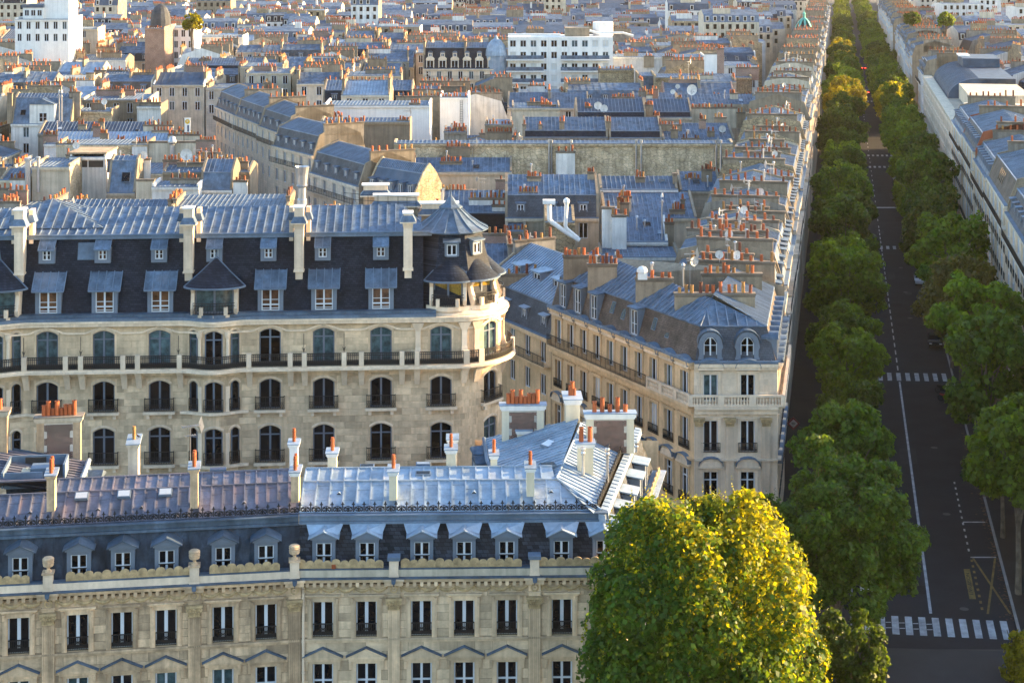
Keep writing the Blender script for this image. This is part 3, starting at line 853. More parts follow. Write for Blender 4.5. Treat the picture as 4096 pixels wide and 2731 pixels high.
def garland(parent, u, z, w, m):
    def mk():
        b = MB(); n = 12; pr = None
        for k in range(n + 1):
            t = k / n; x = -w / 2 + w * t; dz = -.2 * (1 - (2 * t - 1) ** 2)
            p = (x, -.05, dz)
            if pr: b.tube([pr, p], .05 + .065 * math.sin(math.pi * t), 6)
            pr = p
        for k in range(9):
            t = (k + .5) / 9; b.lathe(-w / 2 + w * t, -.09, [(0, -.2 * (1 - (2 * t - 1) ** 2) - .05), (.05, -.2 * (1 - (2 * t - 1) ** 2)), (0, -.2 * (1 - (2 * t - 1) ** 2) + .05)], 5)
        for sx in (-w / 2,):
            b.lathe(sx, -.05, [(0, -.12), (.07, -.08), (.09, 0), (.06, .07), (0, .1)], 7)
            b.poly([(sx - .1, -.05, -.02), (sx + .1, -.05, -.02), (sx + .05, -.05, -.3), (sx - .05, -.05, -.3)])
            b.tube([(sx - .1, -.05, .1), (sx - .05, -.05, .02), (sx + .05, -.05, .02), (sx + .12, -.05, .12)], .025, 5)
        return b.mesh('garland', m)
    link('garland', shared(('garl', round(w, 2), m), mk), parent, (u, -.01, z))
def capital(parent, u, z, w, m):
    def mk():
        b = MB(); h = .62
        b.hexa([(-w * .46, -.13, 0), (w * .46, -.13, 0), (w * .46, .02, 0), (-w * .46, .02, 0), (-w * .6, -.2, h * .8), (w * .6, -.2, h * .8), (w * .6, .02, h * .8), (-w * .6, .02, h * .8)])
        b.box(-w * .68, w * .68, -.26, .02, h * .8, h)
        b.box(-w * .5, w * .5, -.16, .02, -.06, 0)
        for row, (zz, n) in enumerate(((.0, 5), (.2, 4))):
            for k in range(n):
                x = -w * .42 + w * .84 * (k + .5) / n
                b.hexa([(x - .055, -.17 - .02 * row, zz), (x + .055, -.17 - .02 * row, zz), (x + .055, -.1, zz), (x - .055, -.1, zz), (x - .04, -.24, zz + .22), (x + .04, -.24, zz + .22), (x + .04, -.18, zz + .24), (x - .04, -.18, zz + .24)])
        for q in (-1, 1):
            spiral(b, q * w * .48, h * .62, .12, q, y=-.23, turns=1.2, w=.04, n=10, d=.06)
        b.lathe(0, -.24, [(0, h * .55), (.08, h * .66), (.0, h * .8)], 7)
        return b.mesh('capital', m)
    return link('capital', shared(('cap', round(w, 2), m), mk), parent, (u, -.12, z))
def fluted(parent, u, z0, z1, w, m, name='pilaster'):
    def mk():
        b = MB(); b.box(-w / 2, w / 2, -.1, 0, z0, z1)
        n = 6
        for k in range(n):
            x = -w / 2 + w * (k + .5) / n; hw = w / n * .27
            b.box(x - hw, x + hw, -.14, -.102, z0 + .1, z1 - .1)
        return b.mesh(name, m)
    return link(name, shared(('flut', round(z0, 2), round(z1, 2), w, m), mk), parent, (u, -.02, 0))

def townhouse(fr, u0, u1, wins, pils, oldish, label, ped_u=(), urns=(), pipe=None, panels_roof='zinc_light'):
    """facade z levels are those of the photograph seen at this depth"""
    st = 'stone_old' if oldish else 'stone'
    T = fr.thing('town_house', label, 'house')
    Z = dict(w1t=11.35, w1b=9.28, band=9.2, ant=13.42, corn=12.74, dent=12.30, frieze=11.86, low_t=7.7)
    ww = 1.22
    ops = [(u - ww / 2, u + ww / 2, Z['w1b'], Z['w1t']) for u in wins] + [(u - ww / 2, u + ww / 2, 4.9, Z['low_t']) for u in wins]
    b = MB(); facade(b, u0, u1, 0, 12.75, ops, 0, .32, 0)
    b.poly([(u0, 13, 0), (u1, 13, 0), (u1, 13, 13), (u0, 13, 13)]); b.poly([(u0, 0, 0), (u0, 13, 0), (u0, 13, 13), (u0, 0, 13)]); b.poly([(u1, 0, 0), (u1, 13, 0), (u1, 13, 13), (u1, 0, 13)])
    b.build('wall', 'joint', T)  # bare dark wall behind the dentils paints the shade in their gaps
    bl = [(u - .895, u + .895, Z['w1b'] - .02, 11.61) for u in wins] + [(p - .36, p + .36, 0, 13) for p in pils] + [(u - .875, u + .875, 4.8, 7.87) for u in wins]
    ashlar(T, u0, u1, 9.22, 11.86, bl, 0, .52, 1.0, st, R=random.Random(3))
    ashlar(T, u0, u1, 5.0, 8.95, bl, 0, .55, 1.0, st, R=random.Random(4), maxn=120)
    # friezes and cornices
    c = MB(); c.box(u0, u1, -.05, 0, 11.865, 12.32); c.box(u0, u1, -.09, 0, 8.96, 9.08); c.box(u0, u1, -.16, 0, 9.085, 9.2); c.build('frieze', st, T)
    c = MB(); c.box(u0, u1, -.3, 0, 12.56, 12.70); c.box(u0, u1, -.46, -.001, 12.705, 12.82); c.box(u0, u1, -.06, 0, 12.325, 12.36); c.build('cornice', st, T)
    c = MB(); c.box(u0, u1, -.58, .3, 12.825, 12.89); c.build('cornice_flashing', 'lead', T)
    n = int((u1 - u0) / .42)
    dm = shared(('dent', st), lambda: (lambda q: (q.box(-.1, .1, -.2, .09, 0, .21), q.box(-.07, .07, -.16, .09, -.06, -.002), q.mesh('dentil', st))[2])(MB()))
    for k in range(n): link('dentil', dm, T, (u0 + (k + .5) * (u1 - u0) / n, -.1, 12.34))
    c = MB(); c.box(u0, u1, -.34, .1, 12.9, 13.3); c.box(u0, u1, -.30, .14, 13.31, 13.38, 1); c.build('parapet', ['plaster_cream' if not oldish else 'stone_pale', 'lead'], T)
    # antefix parapet pieces
    P = 1.02; skipu = list(pils)
    am = shared(('ante', st), lambda: antefix_mesh(P).mesh('antefix', 'stone_carved'))
    k = u0
    while k < u1 - P * .5:
        if not any(abs(k + P / 2 - s) < .65 for s in skipu): link('antefix', am, T, (k, -.22, 13.385))
        k += P
    # pilasters with capitals, medallions, piers on the parapet
    for p in pils:
        fluted(T, p, 0.3, 10.95, .72, st)
        capital(T, p, 10.98, .72, 'stone_carved')
        c = MB(); c.box(p - .36, p + .36, -.16, 0, 11.62, 11.80); c.box(p - .40, p + .40, -.22, 0, 11.80, 11.88)
        c.box(p - .36, p + .36, -.13, -.052, 11.885, 12.32); c.box(p - .55, p + .55, -.55, 0, 12.45, 12.70); c.box(p - .62, p + .62, -.66, -.002, 12.71, 12.822)
        c.build('pilaster_entablature', st, T)
        c = MB(); pr = None
        for q in range(13):
            a = 2 * math.pi * q / 12; pt = (p + .2 * math.cos(a), -.15, 12.1 + .2 * math.sin(a))
            if pr: c.bar(pr, pt, .07, .06, 0, (0, 1, 0))
            pr = pt
        c.lathe(p, -.13, [(.0, 12.04), (.07, 12.1), (0, 12.16)], 8); c.build('medallion', 'stone_carved', T)
        c = MB(); c.box(p - .3, p + .3, -.42, .22, 12.9, 13.0); c.box(p - .27, p + .27, -.39, .19, 13.0, 13.85); c.box(p - .17, p + .17, -.41, -.39, 13.12, 13.72)
        if p in urns:
            c.box(p - .34, p + .34, -.46, .26, 13.86, 13.95, 1); pm = ['stone_pale', 'stone_old']
            c.build('parapet_pier', pm, T)
            q = MB(); q.lathe(p, -.1, [(.2, 13.95), (.2, 14.02), (.09, 14.1), (.09, 14.18), (.3, 14.3), (.33, 14.5), (.27, 14.56), (.34, 14.6), (.30, 14.66), (.34, 14.7), (.25, 14.78), (0, 14.8)], 12)
            q.build('urn', 'stone_old', T, smooth=False)
        else:
            c.box(p - .37, p + .37, -.48, .28, 13.86, 14.06, 1); c.build('parapet_pier', ['stone_pale', 'zinc_trim'], T)
        c = MB(); c.hexa([(p - .1, -.75, 12.6), (p + .1, -.75, 12.6), (p + .1, -.45, 12.5), (p - .1, -.45, 12.5), (p - .14, -.7, 12.83), (p + .14, -.7, 12.83), (p + .14, -.4, 12.83), (p - .14, -.4, 12.83)]); c.tube([(p, -.6, 12.6), (p, -.45, 12.4), (p, -.15, 12.3)], .05, 6); c.build('rain_hopper', 'lead', T)
    gs = [u0] + list(pils) + [u1]
    for a, e in zip(sorted(gs)[:-1], sorted(gs)[1:]):
        a2, e2 = a + .45, e - .4
        n = max(1, round((e2 - a2) / 1.0))
        if e2 - a2 > .8:
            for k in range(n): garland(T, a2 + (k + .5) * (e2 - a2) / n, 12.2, round((e2 - a2) / n, 2), 'stone_carved')
    # windows
    fmw = 'frame_white'
    for i, u in enumerate(wins):
        s = MB()
        s.box(u - .9, u - ww / 2, -.09, 0, 9.21, 11.6); s.box(u + ww / 2, u + .9, -.09, 0, 9.21, 11.6); s.box(u - ww / 2, u + ww / 2, -.085, 0, 11.36, 11.6)
        s.box(u - .8, u - .68, -.13, -.091, 9.25, 11.45); s.box(u + .68, u + .8, -.13, -.091, 9.25, 11.45)
        s.box(u - .98, u + .98, -.12, 0, 11.6, 11.72); s.box(u - 1.06, u + 1.06, -.26, 0, 11.725, 11.82)
        for q in (-1, 1): s.hexa([(u + q * .84 - .07, -.12, 11.2), (u + q * .84 + .07, -.12, 11.2), (u + q * .84 + .07, 0, 11.2), (u + q * .84 - .07, 0, 11.2), (u + q * .84 - .07, -.24, 11.59), (u + q * .84 + .07, -.24, 11.59), (u + q * .84 + .07, 0, 11.59), (u + q * .84 - .07, 0, 11.59)])
        s.build('window_surround', st, T)
        wo_ = put_window(T, u, .2, Z['w1b'], ww, Z['w1t'] - Z['w1b'], fr=.07, mull=.2, fm=fmw)
        rl = shared('rail_town', lambda: (lambda q: (q.bar((-.6, 0, .74), (.6, 0, .74), .06, .05), q.bar((-.6, 0, .1), (.6, 0, .1), .04, .04),
             [q.bar((-.6 + k * .1, 0, .02), (-.6 + k * .1, 0, .74), .03, .03) for k in range(13)], [spiral(q, sx * .09, .42, .1, sx, n=10, w=.03) for sx in (-1, 1)], [spiral(q, -.5 + .25 * k, .28, .09, 1, n=9, w=.03) for k in range(5) if k != 2],
             [q.poly([(-.6, .01, .08), (.6, .01, .08), (.6, .01, .3), (-.6, .01, .3)])], q.mesh('railing', 'iron'))[-1])(MB()))
        link('railing', rl, T, (u, .05, Z['w1b']))
        # pediment over the lower window
        s = MB()
        s.ext([(u - 1.12, 8.02), (u + 1.12, 8.02), (u + 1.12, 8.12), (u, 8.62), (u - 1.12, 8.12)], 'y', -.22, 0)
        s.ext([(u - .95, 8.13), (u + .95, 8.13), (u, 8.52)], 'y', -.225, -.221); s.box(u - 1.05, u + 1.05, -.14, 0, 7.86, 8.015)
        s.box(u - .88, u - ww / 2, -.08, 0, 5, 7.855); s.box(u + ww / 2, u + .88, -.08, 0, 5, 7.855); s.box(u - ww / 2, u + ww / 2, -.075, 0, 7.705, 7.855)
        for q in (-1, 1): s.hexa([(u + q * .95 - .08, -.1, 7.35), (u + q * .95 + .08, -.1, 7.35), (u + q * .95 + .08, 0, 7.35), (u + q * .95 - .08, 0, 7.35), (u + q * .95 - .08, -.2, 7.86), (u + q * .95 + .08, -.2, 7.86), (u + q * .95 + .08, 0, 7.86), (u + q * .95 - .08, 0, 7.86)])
        s.build('pediment', st, T)
        s = MB()
        for q in (-1, 1): s.hexa([(u + q * 1.2, -.3, 8.13), (u, -.3, 8.66), (u, .0, 8.66), (u + q * 1.2, 0, 8.13), (u + q * 1.2, -.3, 8.19), (u, -.3, 8.73), (u, 0, 8.73), (u + q * 1.2, 0, 8.19)])
        s.build('pediment_flashing', 'lead', T)
        put_window(T, u, .2, 4.9, ww, 2.8, fr=.09, mull=.14, transom=1.72, fm=fmw, gm='glass_teal' if oldish and i % 3 != 2 else 'glass')
    if pipe is not None:
        c = MB(); c.tube([(pipe, -.4, 12.3), (pipe, -.15, 11.9), (pipe, -.15, 0)], .085, 8); 
        for z in (7.2, 9.0, 11.6): c.lathe(pipe, -.15, [(.11, z), (.11, z + .1)], 8)
        c.build('drain_pipe', 'stone_pale', T)
    return T, st
def ped_dormer(parent, u, v, z, roofm, lodge, deep=1.6):
    o = put_dormer(parent, u, v, z, 1.5, 1.68, deep, 'ped0', 'dormer_paint', roofm) if False else None
    def mk():
        b = MB(); w, h = 1.36, 1.62
        b.box(-w / 2, -w / 2 + .22, 0, deep, -.3, h); b.box(w / 2 - .22, w / 2, 0, deep, -.3, h); b.box(-w / 2 + .22, w / 2 - .22, 0, deep, h - .22, h); b.box(-w / 2 + .22, w / 2 - .22, 0, .3, -.3, .02)
        b.box(-w / 2 + .06, w / 2 - .06, -.03, 0, h - .18, h - .12); b.box(-w / 2 - .1, w / 2 + .1, -.12, deep, h, h + .09)
        b.ext([(-w / 2 - .14, h + .091), (w / 2 + .14, h + .091), (0, h + .46)], 'y', -.16, deep)
        b.ext([(-w / 2 + .12, h + .13), (w / 2 - .12, h + .13), (0, h + .36)], 'y', -.19, -.161)
        for q in (-1, 1): b.hexa([(q * (w / 2 + .24), -.26, h + .06), (0, -.26, h + .48), (0, deep + .6, h + .62), (q * (w / 2 + .24), deep + .3, h + .06), (q * (w / 2 + .24), -.26, h + .12), (0, -.26, h + .55), (0, deep + .6, h + .69), (q * (w / 2 + .24), deep + .3, h + .12)], 1)
        b.bar((0, -.27, h + .56), (0, deep, h + .6), .07, .06, 1)
        if lodge:     # flared zinc apron above the dormer
            b.poly([(-w / 2 - .45, .86, h + .72), (w / 2 + .45, .86, h + .72), (w / 2 + .2, .1, h + .22), (0, .1, h + .5), (-w / 2 - .2, .1, h + .22)], 1)
        return b.mesh('dormer', ['dormer_paint', roofm])
    o = link('dormer', shared(('peddorm', roofm, lodge, deep), mk), parent, (u, v, z))
    put_window(o, 0, .14, 0, .92, 1.4, fr=.06, mull=.13, bars=(.62,), name='window')
    r = MB(); rm = shared('dorm_rail', lambda: (lambda q: (q.bar((-.46, 0, .6), (.46, 0, .6), .05, .045), q.mesh('guard_bar', 'iron'))[1])(MB()))
    link('guard_bar', rm, o, (0, .05, 0))
def pillar_chimney(T, u, v, z0, z1, w=.46, dp=.75, m='paint_cream', pots=1, capm='paint_white', pm='terracotta', lean=0):
    b = MB(); b.box(u - w / 2, u + w / 2, v, v + dp, z0, z1 - .3)
    b.box(u - w / 2 - .04, u + w / 2 + .04, v - .04, v + dp + .04, z1 - .3, z1 - .2, 1); b.box(u - w / 2 - .1, u + w / 2 + .1, v - .1, v + dp + .1, z1 - .2, z1 - .06, 1)
    b.hexa([(u - w / 2 - .14, v - .14, z1 - .06), (u + w / 2 + .14, v - .14, z1 - .06), (u + w / 2 + .14, v + dp + .14, z1 - .06), (u - w / 2 - .14, v + dp + .14, z1 - .06), (u - w / 2 - .14, v - .14, z1), (u + w / 2 + .14, v - .14, z1), (u + w / 2 + .14, v + dp + .14, z1 + .1), (u - w / 2 - .14, v + dp + .14, z1 + .1)], 2)
    c = b.build('chimney', [m, capm, 'zinc_light'], T)
    for k in range(pots):
        yy_ = v + dp * (k + .5) / pots
        q = link('pot', shared(('tallpot', pm), lambda: (lambda e: (e.lathe(0, 0, [(.11, 0), (.11, .28), (.13, .29), (.13, .34), (.107, .35), (.103, .62), (.124, .63), (.124, .68), (.103, .69), (.1, .86), (.08, .86)], 9), e.mesh('pot', pm))[1])(MB())), c, (u, yy_, z1))
    return c
def brick_chimney(T, u0, u1, v, dp, z0, z1, npots, edge='paint_cream', cap='paint_white', toothed=True, side=True, pots2=1, R=random):
    b = MB(); b.box(u0, u1, v, v + dp, z0, z1 - .42)
    b.box(u0 - .06, u1 + .06, v - .06, v + dp + .06, z1 - .42, z1 - .3, 1); b.box(u0 - .14, u1 + .14, v - .14, v + dp + .14, z1 - .3, z1 - .06, 1); b.box(u0 - .2, u1 + .2, v - .2, v + dp + .2, z1 - .06, z1, 2)
    c = b.build('chimney', [edge, cap, 'zinc_light' if cap == 'paint_white' else 'plaster_grey'], T)
    e = .5 if toothed else .08
    p = MB(); p.box(u0 + e - .02, u1 - e + .02, v - .006, v - .001, z0 + .02, z1 - .44); p.build('mortar_panel', 'mortar', c)
    bricks(c, u0 + e, u1 - e, z0 + .05, z1 - .46, v - .007)
    for k in range(npots):
        x = u0 + .3 + (u1 - u0 - .6) * (k + .5) / npots
        link('pot', pot_mesh((1, 2, 0, 2, 0, 1)[k % 6], 'terracotta'), c, (x, v + dp / 2, z1 - .005))
    return c
def skylight(T, u, v, z, w=.75, h=.55, tilt=.4, glass='skyglass', rz=None):
    def mk():
        b = MB()
        b.box(-w / 2, w / 2, -.02, h, -.05, .1); b.box(-w / 2 + .06, w / 2 - .06, .04, h - .06, .1, .115, 1)
        return b.mesh('skylight', ['zinc_trim', glass])
    o = link('skylight', shared(('sky', w, h, glass), mk), T, (u, v, z)); o.rotation_euler = (tilt, 0, rz or 0); return o
def vent(T, u, v, z, rx=.35, m='zinc_light'):
    def mk():
        b = MB(); b.hexa([(-.16, 0, 0), (.16, 0, 0), (.1, .3, 0), (-.1, .3, 0), (-.02, 0, .16), (.02, 0, .16), (.02, .25, .04), (-.02, .25, .04)]); b.poly([(-.13, -.003, .01), (.13, -.003, .01), (0, -.003, .13)], 1)
        return b.mesh('roof_vent', [m, 'soot_and_shade'])
    o = link('roof_vent', shared(('vent', m), mk), T, (u, v, z)); o.rotation_euler = (rx, 0, 0)

# --- right town house (cleaned stone, light zinc)
FA = Fr(*((303 - CX) * 100.3 / F, 100.3), 1.6)
uA = lambda px, v=0: FA.u(px, v)
wins = [uA(x) for x in (323, 366.5, 421.5, 464.2, 507, 562, 605)]
pils = [uA(x) for x in (294.5, 394, 534.5)]
UR = uA(624)
A2, stA = townhouse(FA, uA(297), UR, wins, pils[1:], False, 'cleaned cream stone town house, pale zinc roof, slate mansard, beside the golden tree', urns=(), pipe=uA(303.5))
pl_ = pils[0]
# mansard
q = MB(); z0m, z1m = 13.1, 15.45; v0m, v1m = .55, 1.55
q.poly([(uA(297), v0m, z0m), (UR - .3, v0m, z0m), (UR - 1.0, v1m, z1m), (uA(297), v1m, z1m)])
# right side mansard follows the avenue
dav = V3((math.sin(math.radians(ALPHA + 1.6)), math.cos(math.radians(ALPHA + 1.6)), 0))
def RA(t, off=0.0, z=0.0):   # point along the right eave (t metres back), off = inwards
    return (UR - .3 + dav.x * t - off * dav.y, v0m + dav.y * t + off * dav.x, z)
q.poly([RA(0, 0, z0m), RA(19, 0, z0m), RA(19, 1.0, z1m), RA(.9, 1.0, z1m)])
q.poly([(uA(297), 12.6, 13), (UR - 8, 12.6, 13), (UR - 8, 11.6, 15.4), (uA(297), 11.6, 15.4)])
q.build('mansard', 'slate_mottled', A2)
b = MB(); p0, p1 = RA(-.5, -.35, 0), RA(19.5, -.35, 0)
b.poly([(p0[0], p0[1] - .2, 0), (p1[0], p1[1], 0), (p1[0], p1[1], 13.0), (p0[0], p0[1] - .2, 13.0)]); b.poly([(p1[0], p1[1], 0), (p1[0] - 13, p1[1] + .5, 0), (p1[0] - 13, p1[1] + .5, 15), (p1[0], p1[1], 15)])
b.poly([(p1[0] - 13, p1[1] + .5, 0), (p1[0] - 13, 12, 0), (p1[0] - 13, 12, 15), (p1[0] - 13, p1[1] + .5, 15)])
b.build('side_wall', 'stone', A2)
b = MB(); b.hexa([RA(-.9, -.9, 12.83), RA(19.6, -.9, 12.83), RA(19.6, .3, 12.83), RA(-.9, .3, 12.83), RA(-.9, -.9, 12.9), RA(19.6, -.9, 12.9), RA(19.6, .3, 12.9), RA(-.9, .3, 12.9)]); b.build('side_cornice', 'zinc_light', A2)
am = CACHE[('ante', 'stone')]
for k in range(17):
    p = RA(.4 + k * 1.1, -.5, 12.9); link('antefix', am, A2, p, math.atan2(dav.y, dav.x))
# zinc roll gutter and crest
b = MB(); b.box(uA(297), UR - .75, v1m - .25, v1m + .1, z1m + .0, z1m + .16); b.box(uA(297), UR - .8, v1m - .12, v1m + .35, z1m + .165, z1m + .5); b.box(uA(297), UR - .85, v1m - .3, v1m + .05, z1m + .5, z1m + .56)
k = uA(297)
while k < UR - 1: b.box(k, k + .04, v1m - .17, v1m - .12, z1m + .17, z1m + .5); k += .75
b.build('gutter', 'zinc_trim', A2)
b = MB(); b.hexa([RA(.5, .8, z1m), RA(19.2, .8, z1m), RA(19.2, 1.25, z1m), RA(.5, 1.25, z1m), RA(.5, .85, z1m + .42), RA(19.2, .85, z1m + .42), RA(19.2, 1.25, z1m + .5), RA(.5, 1.25, z1m + .5)])
k = .6
while k < 19: b.hexa([RA(k, .78, z1m + .01), RA(k + .06, .78, z1m + .01), RA(k + .06, 1.25, z1m + .01), RA(k, 1.25, z1m + .01), RA(k, .82, z1m + .46), RA(k + .06, .82, z1m + .46), RA(k + .06, 1.25, z1m + .54), RA(k, 1.25, z1m + .54)]); k += .72
b.build('side_gutter', 'zinc_light', A2)
cm = crest_mesh(); k = uA(297)
while k < UR - 1.6: link('cresting', cm, A2, (k, v1m + .3, z1m + .5)); k += .64
k = 1.4
while k < 18.6: link('cresting', cm, A2, RA(k, 1.42, z1m + .5), math.atan2(dav.y, dav.x)); k += .64
# zinc roof: front slope, upper flat slope, right wing
zc, zb_, zr_ = 16.0, 17.05, 17.35
vc, vb, vr = v1m + .2, 4.3, 6.0
HX, HY = uA(556.6, vb), vb                      # where the hips meet
RB = lambda t: RA(t, 1.5, zc)
RIDGE_A = (HX, HY, 17.15); RIDGE_B = (uA(580.5, 15.5), 15.5, 17.3)
pn = ('zinc_panel', ['zinc_light', 'zinc_light'], A2)
slope([(uA(297), vc, zc), (UR - 1.1, vc, zc), (HX, vb, zb_), (uA(297), vb, zb_)], .83, panels=pn, cross=1.3)
slope([(uA(297), vb + .02, zb_ + .05), (HX - .1, vb + .02, zb_ + .05), (HX - .2, vr, zr_), (uA(297), vr, zr_)], .83, panels=pn)
slope([(HX - .2, vr + 4, zr_ - 1.6), (uA(297), vr + 4, zr_ - 1.6), (uA(297), vr, zr_), (HX - .2, vr, zr_)], .83, panels=pn)
b = MB(); b.box(uA(297), HX, vb - .05, vb + .05, zb_ - .0, zb_ + .1); b.box(uA(297), HX - .2, vr - .06, vr + .06, zr_ - .01, zr_ + .09)
b.tube([(UR - 1.2, vc, zc + .03), (HX, vb, zb_ + .12), ], .07, 6); b.tube([RIDGE_A, RIDGE_B], .07, 6); b.build('ridge_roll', 'zinc_light', A2)
# lit right slope of the wing
e0, e1 = RB(.3), RB(18.5)
slope([e0, e1, (RIDGE_B[0] + .0, RIDGE_B[1] + .6, 17.3), RIDGE_A], .56, panels=pn, cross=2.2, bw=.07, bh=.09)
# left slope of the wing
L0, L1 = (uA(484, 19), 19.0, 15.4), (uA(500, 6.3), 6.3, 16.0)
slope([L0, L1, RIDGE_A, (RIDGE_B[0], RIDGE_B[1] + .6, 17.3)], .6, panels=pn, cross=2.2)
b = MB(); b.poly([e1, (RIDGE_B[0], RIDGE_B[1] + .6, 17.3), L0, (L0[0], L0[1] + .3, 13), (e1[0], e1[1] + .3, 13)]); b.build('rear_mansard', 'slate_mottled', A2)
b = MB(); b.tube([L0, ((L0[0] + L1[0]) / 2 - .3, (L0[1] + L1[1]) / 2, 15.75), L1], .13, 7); b.build('eave_roll', 'zinc_trim', A2)
b = MB(); b.poly([L0, L1, (L1[0] - .9, L1[1], 13), (L0[0] - .9, L0[1], 13)]); b.build('rear_mansard_left', 'zinc_trim', A2)
for t in (.35, .7):
    put_dormer(A2, L0[0] + (L1[0] - L0[0]) * t * .5 - .9, L0[1] + (L1[1] - L0[1]) * t * .5, 13.6, 1.2, 1.5, 1.2, 'ped', rz=math.radians(-80))
# dormers of the front and of the side
for u in wins: ped_dormer(A2, u, v0m + .0, 13.2, 'zinc_light', True)
for t in (2.2, 5.2, 8.2, 11.5, 14.5):
    put_dormer(A2, *RA(t, -.05, 13.15), 1.35, 1.75, 1.3, 'flat', rz=math.atan2(dav.y, dav.x), roofm='zinc_light')
# chimneys of the right house
for x, v, y0, y1, m_ in ((294.8, 1.9, 502, 471, 'stone_old'), (393, 2.1, 500, 470.5, 'paint_cream'), (530.5, 2.3, 496, 467, 'paint_cream')):
    pillar_chimney(A2, uA(x, v), v, FA.z(y0, uA(x, v), v), FA.z(y1, uA(x, v), v), .46, 1.0, m_, 2 if x < 300 else 1)
for x, v, y0, y1, w_ in ((293.5, 6.3, 474, 443, .5), (332, 6.2, 470, 452, .55), (451, 6.2, 467, 448.5, .6), (452.5, 8.0, 460, 438, .55), (494, 6.6, 464, 454, .42)):
    pillar_chimney(A2, uA(x, v), v, FA.z(y0, uA(x, v), v) - .5, FA.z(y1, uA(x, v), v), w_, .7, 'paint_cream' if x != 293.5 else 'paint_white', 1 if x != 452.5 else 0)
KA = lambda x0, x1, v, y0, y1, n, dp=.6: brick_chimney(A2, uA(x0, v), uA(x1, v), v, dp, FA.z(y0, 0, v) - .3, FA.z(y1, 0, v), n)
KA(502, 544, 16.6, 439, 405.5, 8); KA(586.5, 634, 13.2, 451, 414.5, 5); KA(566, 580, 16.0, 434, 400, 3, 1.9)
v = 7.0; c = pillar_chimney(A2, uA(585.5, v), v, FA.z(479, 0, v), FA.z(445, 0, v), 1.0, .6, 'paint_cream', 0)
for dx in (-.25, .3): link('pot', pot_mesh(2, 'terracotta'), c, (uA(585.5, v) + dx, v + .3, FA.z(445, 0, v)))
v = 16.5; c = pillar_chimney(A2, uA(524, v), v, FA.z(449, 0, v), FA.z(431, 0, v), .95, .5, 'paint_cream', 0)
for dx in (-.25, .25): link('pot', pot_mesh(1, 'terracotta'), c, (uA(524, v) + dx, v + .25, FA.z(431, 0, v)))
def stovepipe(T, u, v, z0, z1):
    b = MB(); b.lathe(u, v, [(.1, z0), (.1, z0 + .5), (.08, z0 + .5), (.08, z1 - .5), (.14, z1 - .45), (.14, z1 - .35), (.09, z1 - .25), (.17, z1 - .1), (.15, z1), (.06, z1)], 9); b.build('flue_pipe', 'metal', T)
stovepipe(A2, uA(583, 6.4), 6.4, FA.z(477, 0, 6.4), FA.z(449, 0, 6.4)); stovepipe(A2, uA(607.3, 6.6), 6.6, FA.z(484, 0, 6.6), FA.z(450, 0, 6.6))
stovepipe(A2, uA(636.5, 11), 11, FA.z(454, 0, 11), FA.z(443, 0, 11))
skylight(A2, uA(423, 4.9), 4.9, 17.2, .95, .5, .12, 'glass'); skylight(A2, uA(367, 6.1), 6.1, 17.35, .9, .4, .1, 'glass'); skylight(A2, uA(549, 6.2), 6.2, 17.3, 1.0, .5, .1, 'glass', .3)
skylight(A2, uA(552, 12), 12, 16.9, 1.3, .6, .2, 'skyglass', 1.1); skylight(A2, uA(423, 6.6), 6.6, 17.3, .9, .4, .1, 'zinc_light')
for x in (339, 474, 551): vent(A2, uA(x, 3.2), 3.2, 16.62)
for x, y in ((577, 483), (480, 489)): pass
# flower pot on the parapet
b = MB(); b.box(uA(332), uA(336), -.35, -.1, 13.4, 13.62); fp = b.build('planter', 'terracotta', A2)
# --- left town house (grimy stone, older zinc)
FB = Fr(*((302.5 - CX) * 100.25 / F, 100.25), 8.2)
uB = lambda px, v=0: FB.u(px, v)
winsB = [uB(x) for x in (18.7, 77.7, 122, 166, 223, 266)]
pilsB = [uB(x) for x in (48.5, 194.5, 294.5)]
UL = uB(-25)
A1, stB = townhouse(FB, UL, uB(299.5), winsB, pilsB, True, 'grimy older stone town house, purplish zinc roof, urns on its parapet', urns=tuple(pilsB))
q = MB(); q.poly([(UL, v0m, z0m), (uB(299.5), v0m, z0m), (uB(299.5, 1.5), v1m, z1m), (UL, v1m, z1m)])
k = UL
while k < uB(298):
    if not any(abs(k - u) < .9 for u in winsB): q.bar((k, v0m - .02, z0m), (k, v1m - .02, z1m), .05, .05)
    k += .6
q.poly([(UL, 12.6, 13), (uB(299), 12.6, 13), (uB(299), 11.6, 15.4), (UL, 11.6, 15.4)]); q.build('mansard', 'lead_dark', A1)
b = MB(); b.box(UL, uB(299), v1m - .25, v1m + .1, z1m, z1m + .16); b.box(UL, uB(299), v1m - .12, v1m + .35, z1m + .165, z1m + .5); b.box(UL, uB(299), v1m - .3, v1m + .05, z1m + .5, z1m + .56)
k = UL
while k < uB(298): b.box(k, k + .04, v1m - .17, v1m - .12, z1m + .17, z1m + .5); k += .95
b.build('gutter', 'lead', A1)
k = UL
while k < uB(296): link('cresting', cm, A1, (k, v1m + .3, z1m + .5)); k += .64
pnB = ('zinc_panel', ['zinc_old', 'zinc_old'], A1)
slope([(UL, vc, zc), (uB(299.5), vc, zc), (uB(299.5, vb), vb, zb_), (UL, vb, zb_)], .66, panels=pnB, cross=1.3)
slope([(UL + 4, vb + .02, zb_ + .05), (uB(299.5, vb), vb + .02, zb_ + .05), (uB(299.5, vr), vr, zr_), (UL + 4, vr, zr_)], .66, panels=pnB)
slope([(uB(299.5, vr), vr + 4, zr_ - 1.6), (UL, vr + 4, zr_ - 1.6), (UL, vr, zr_), (uB(299.5, vr), vr, zr_)], .66, panels=pnB)
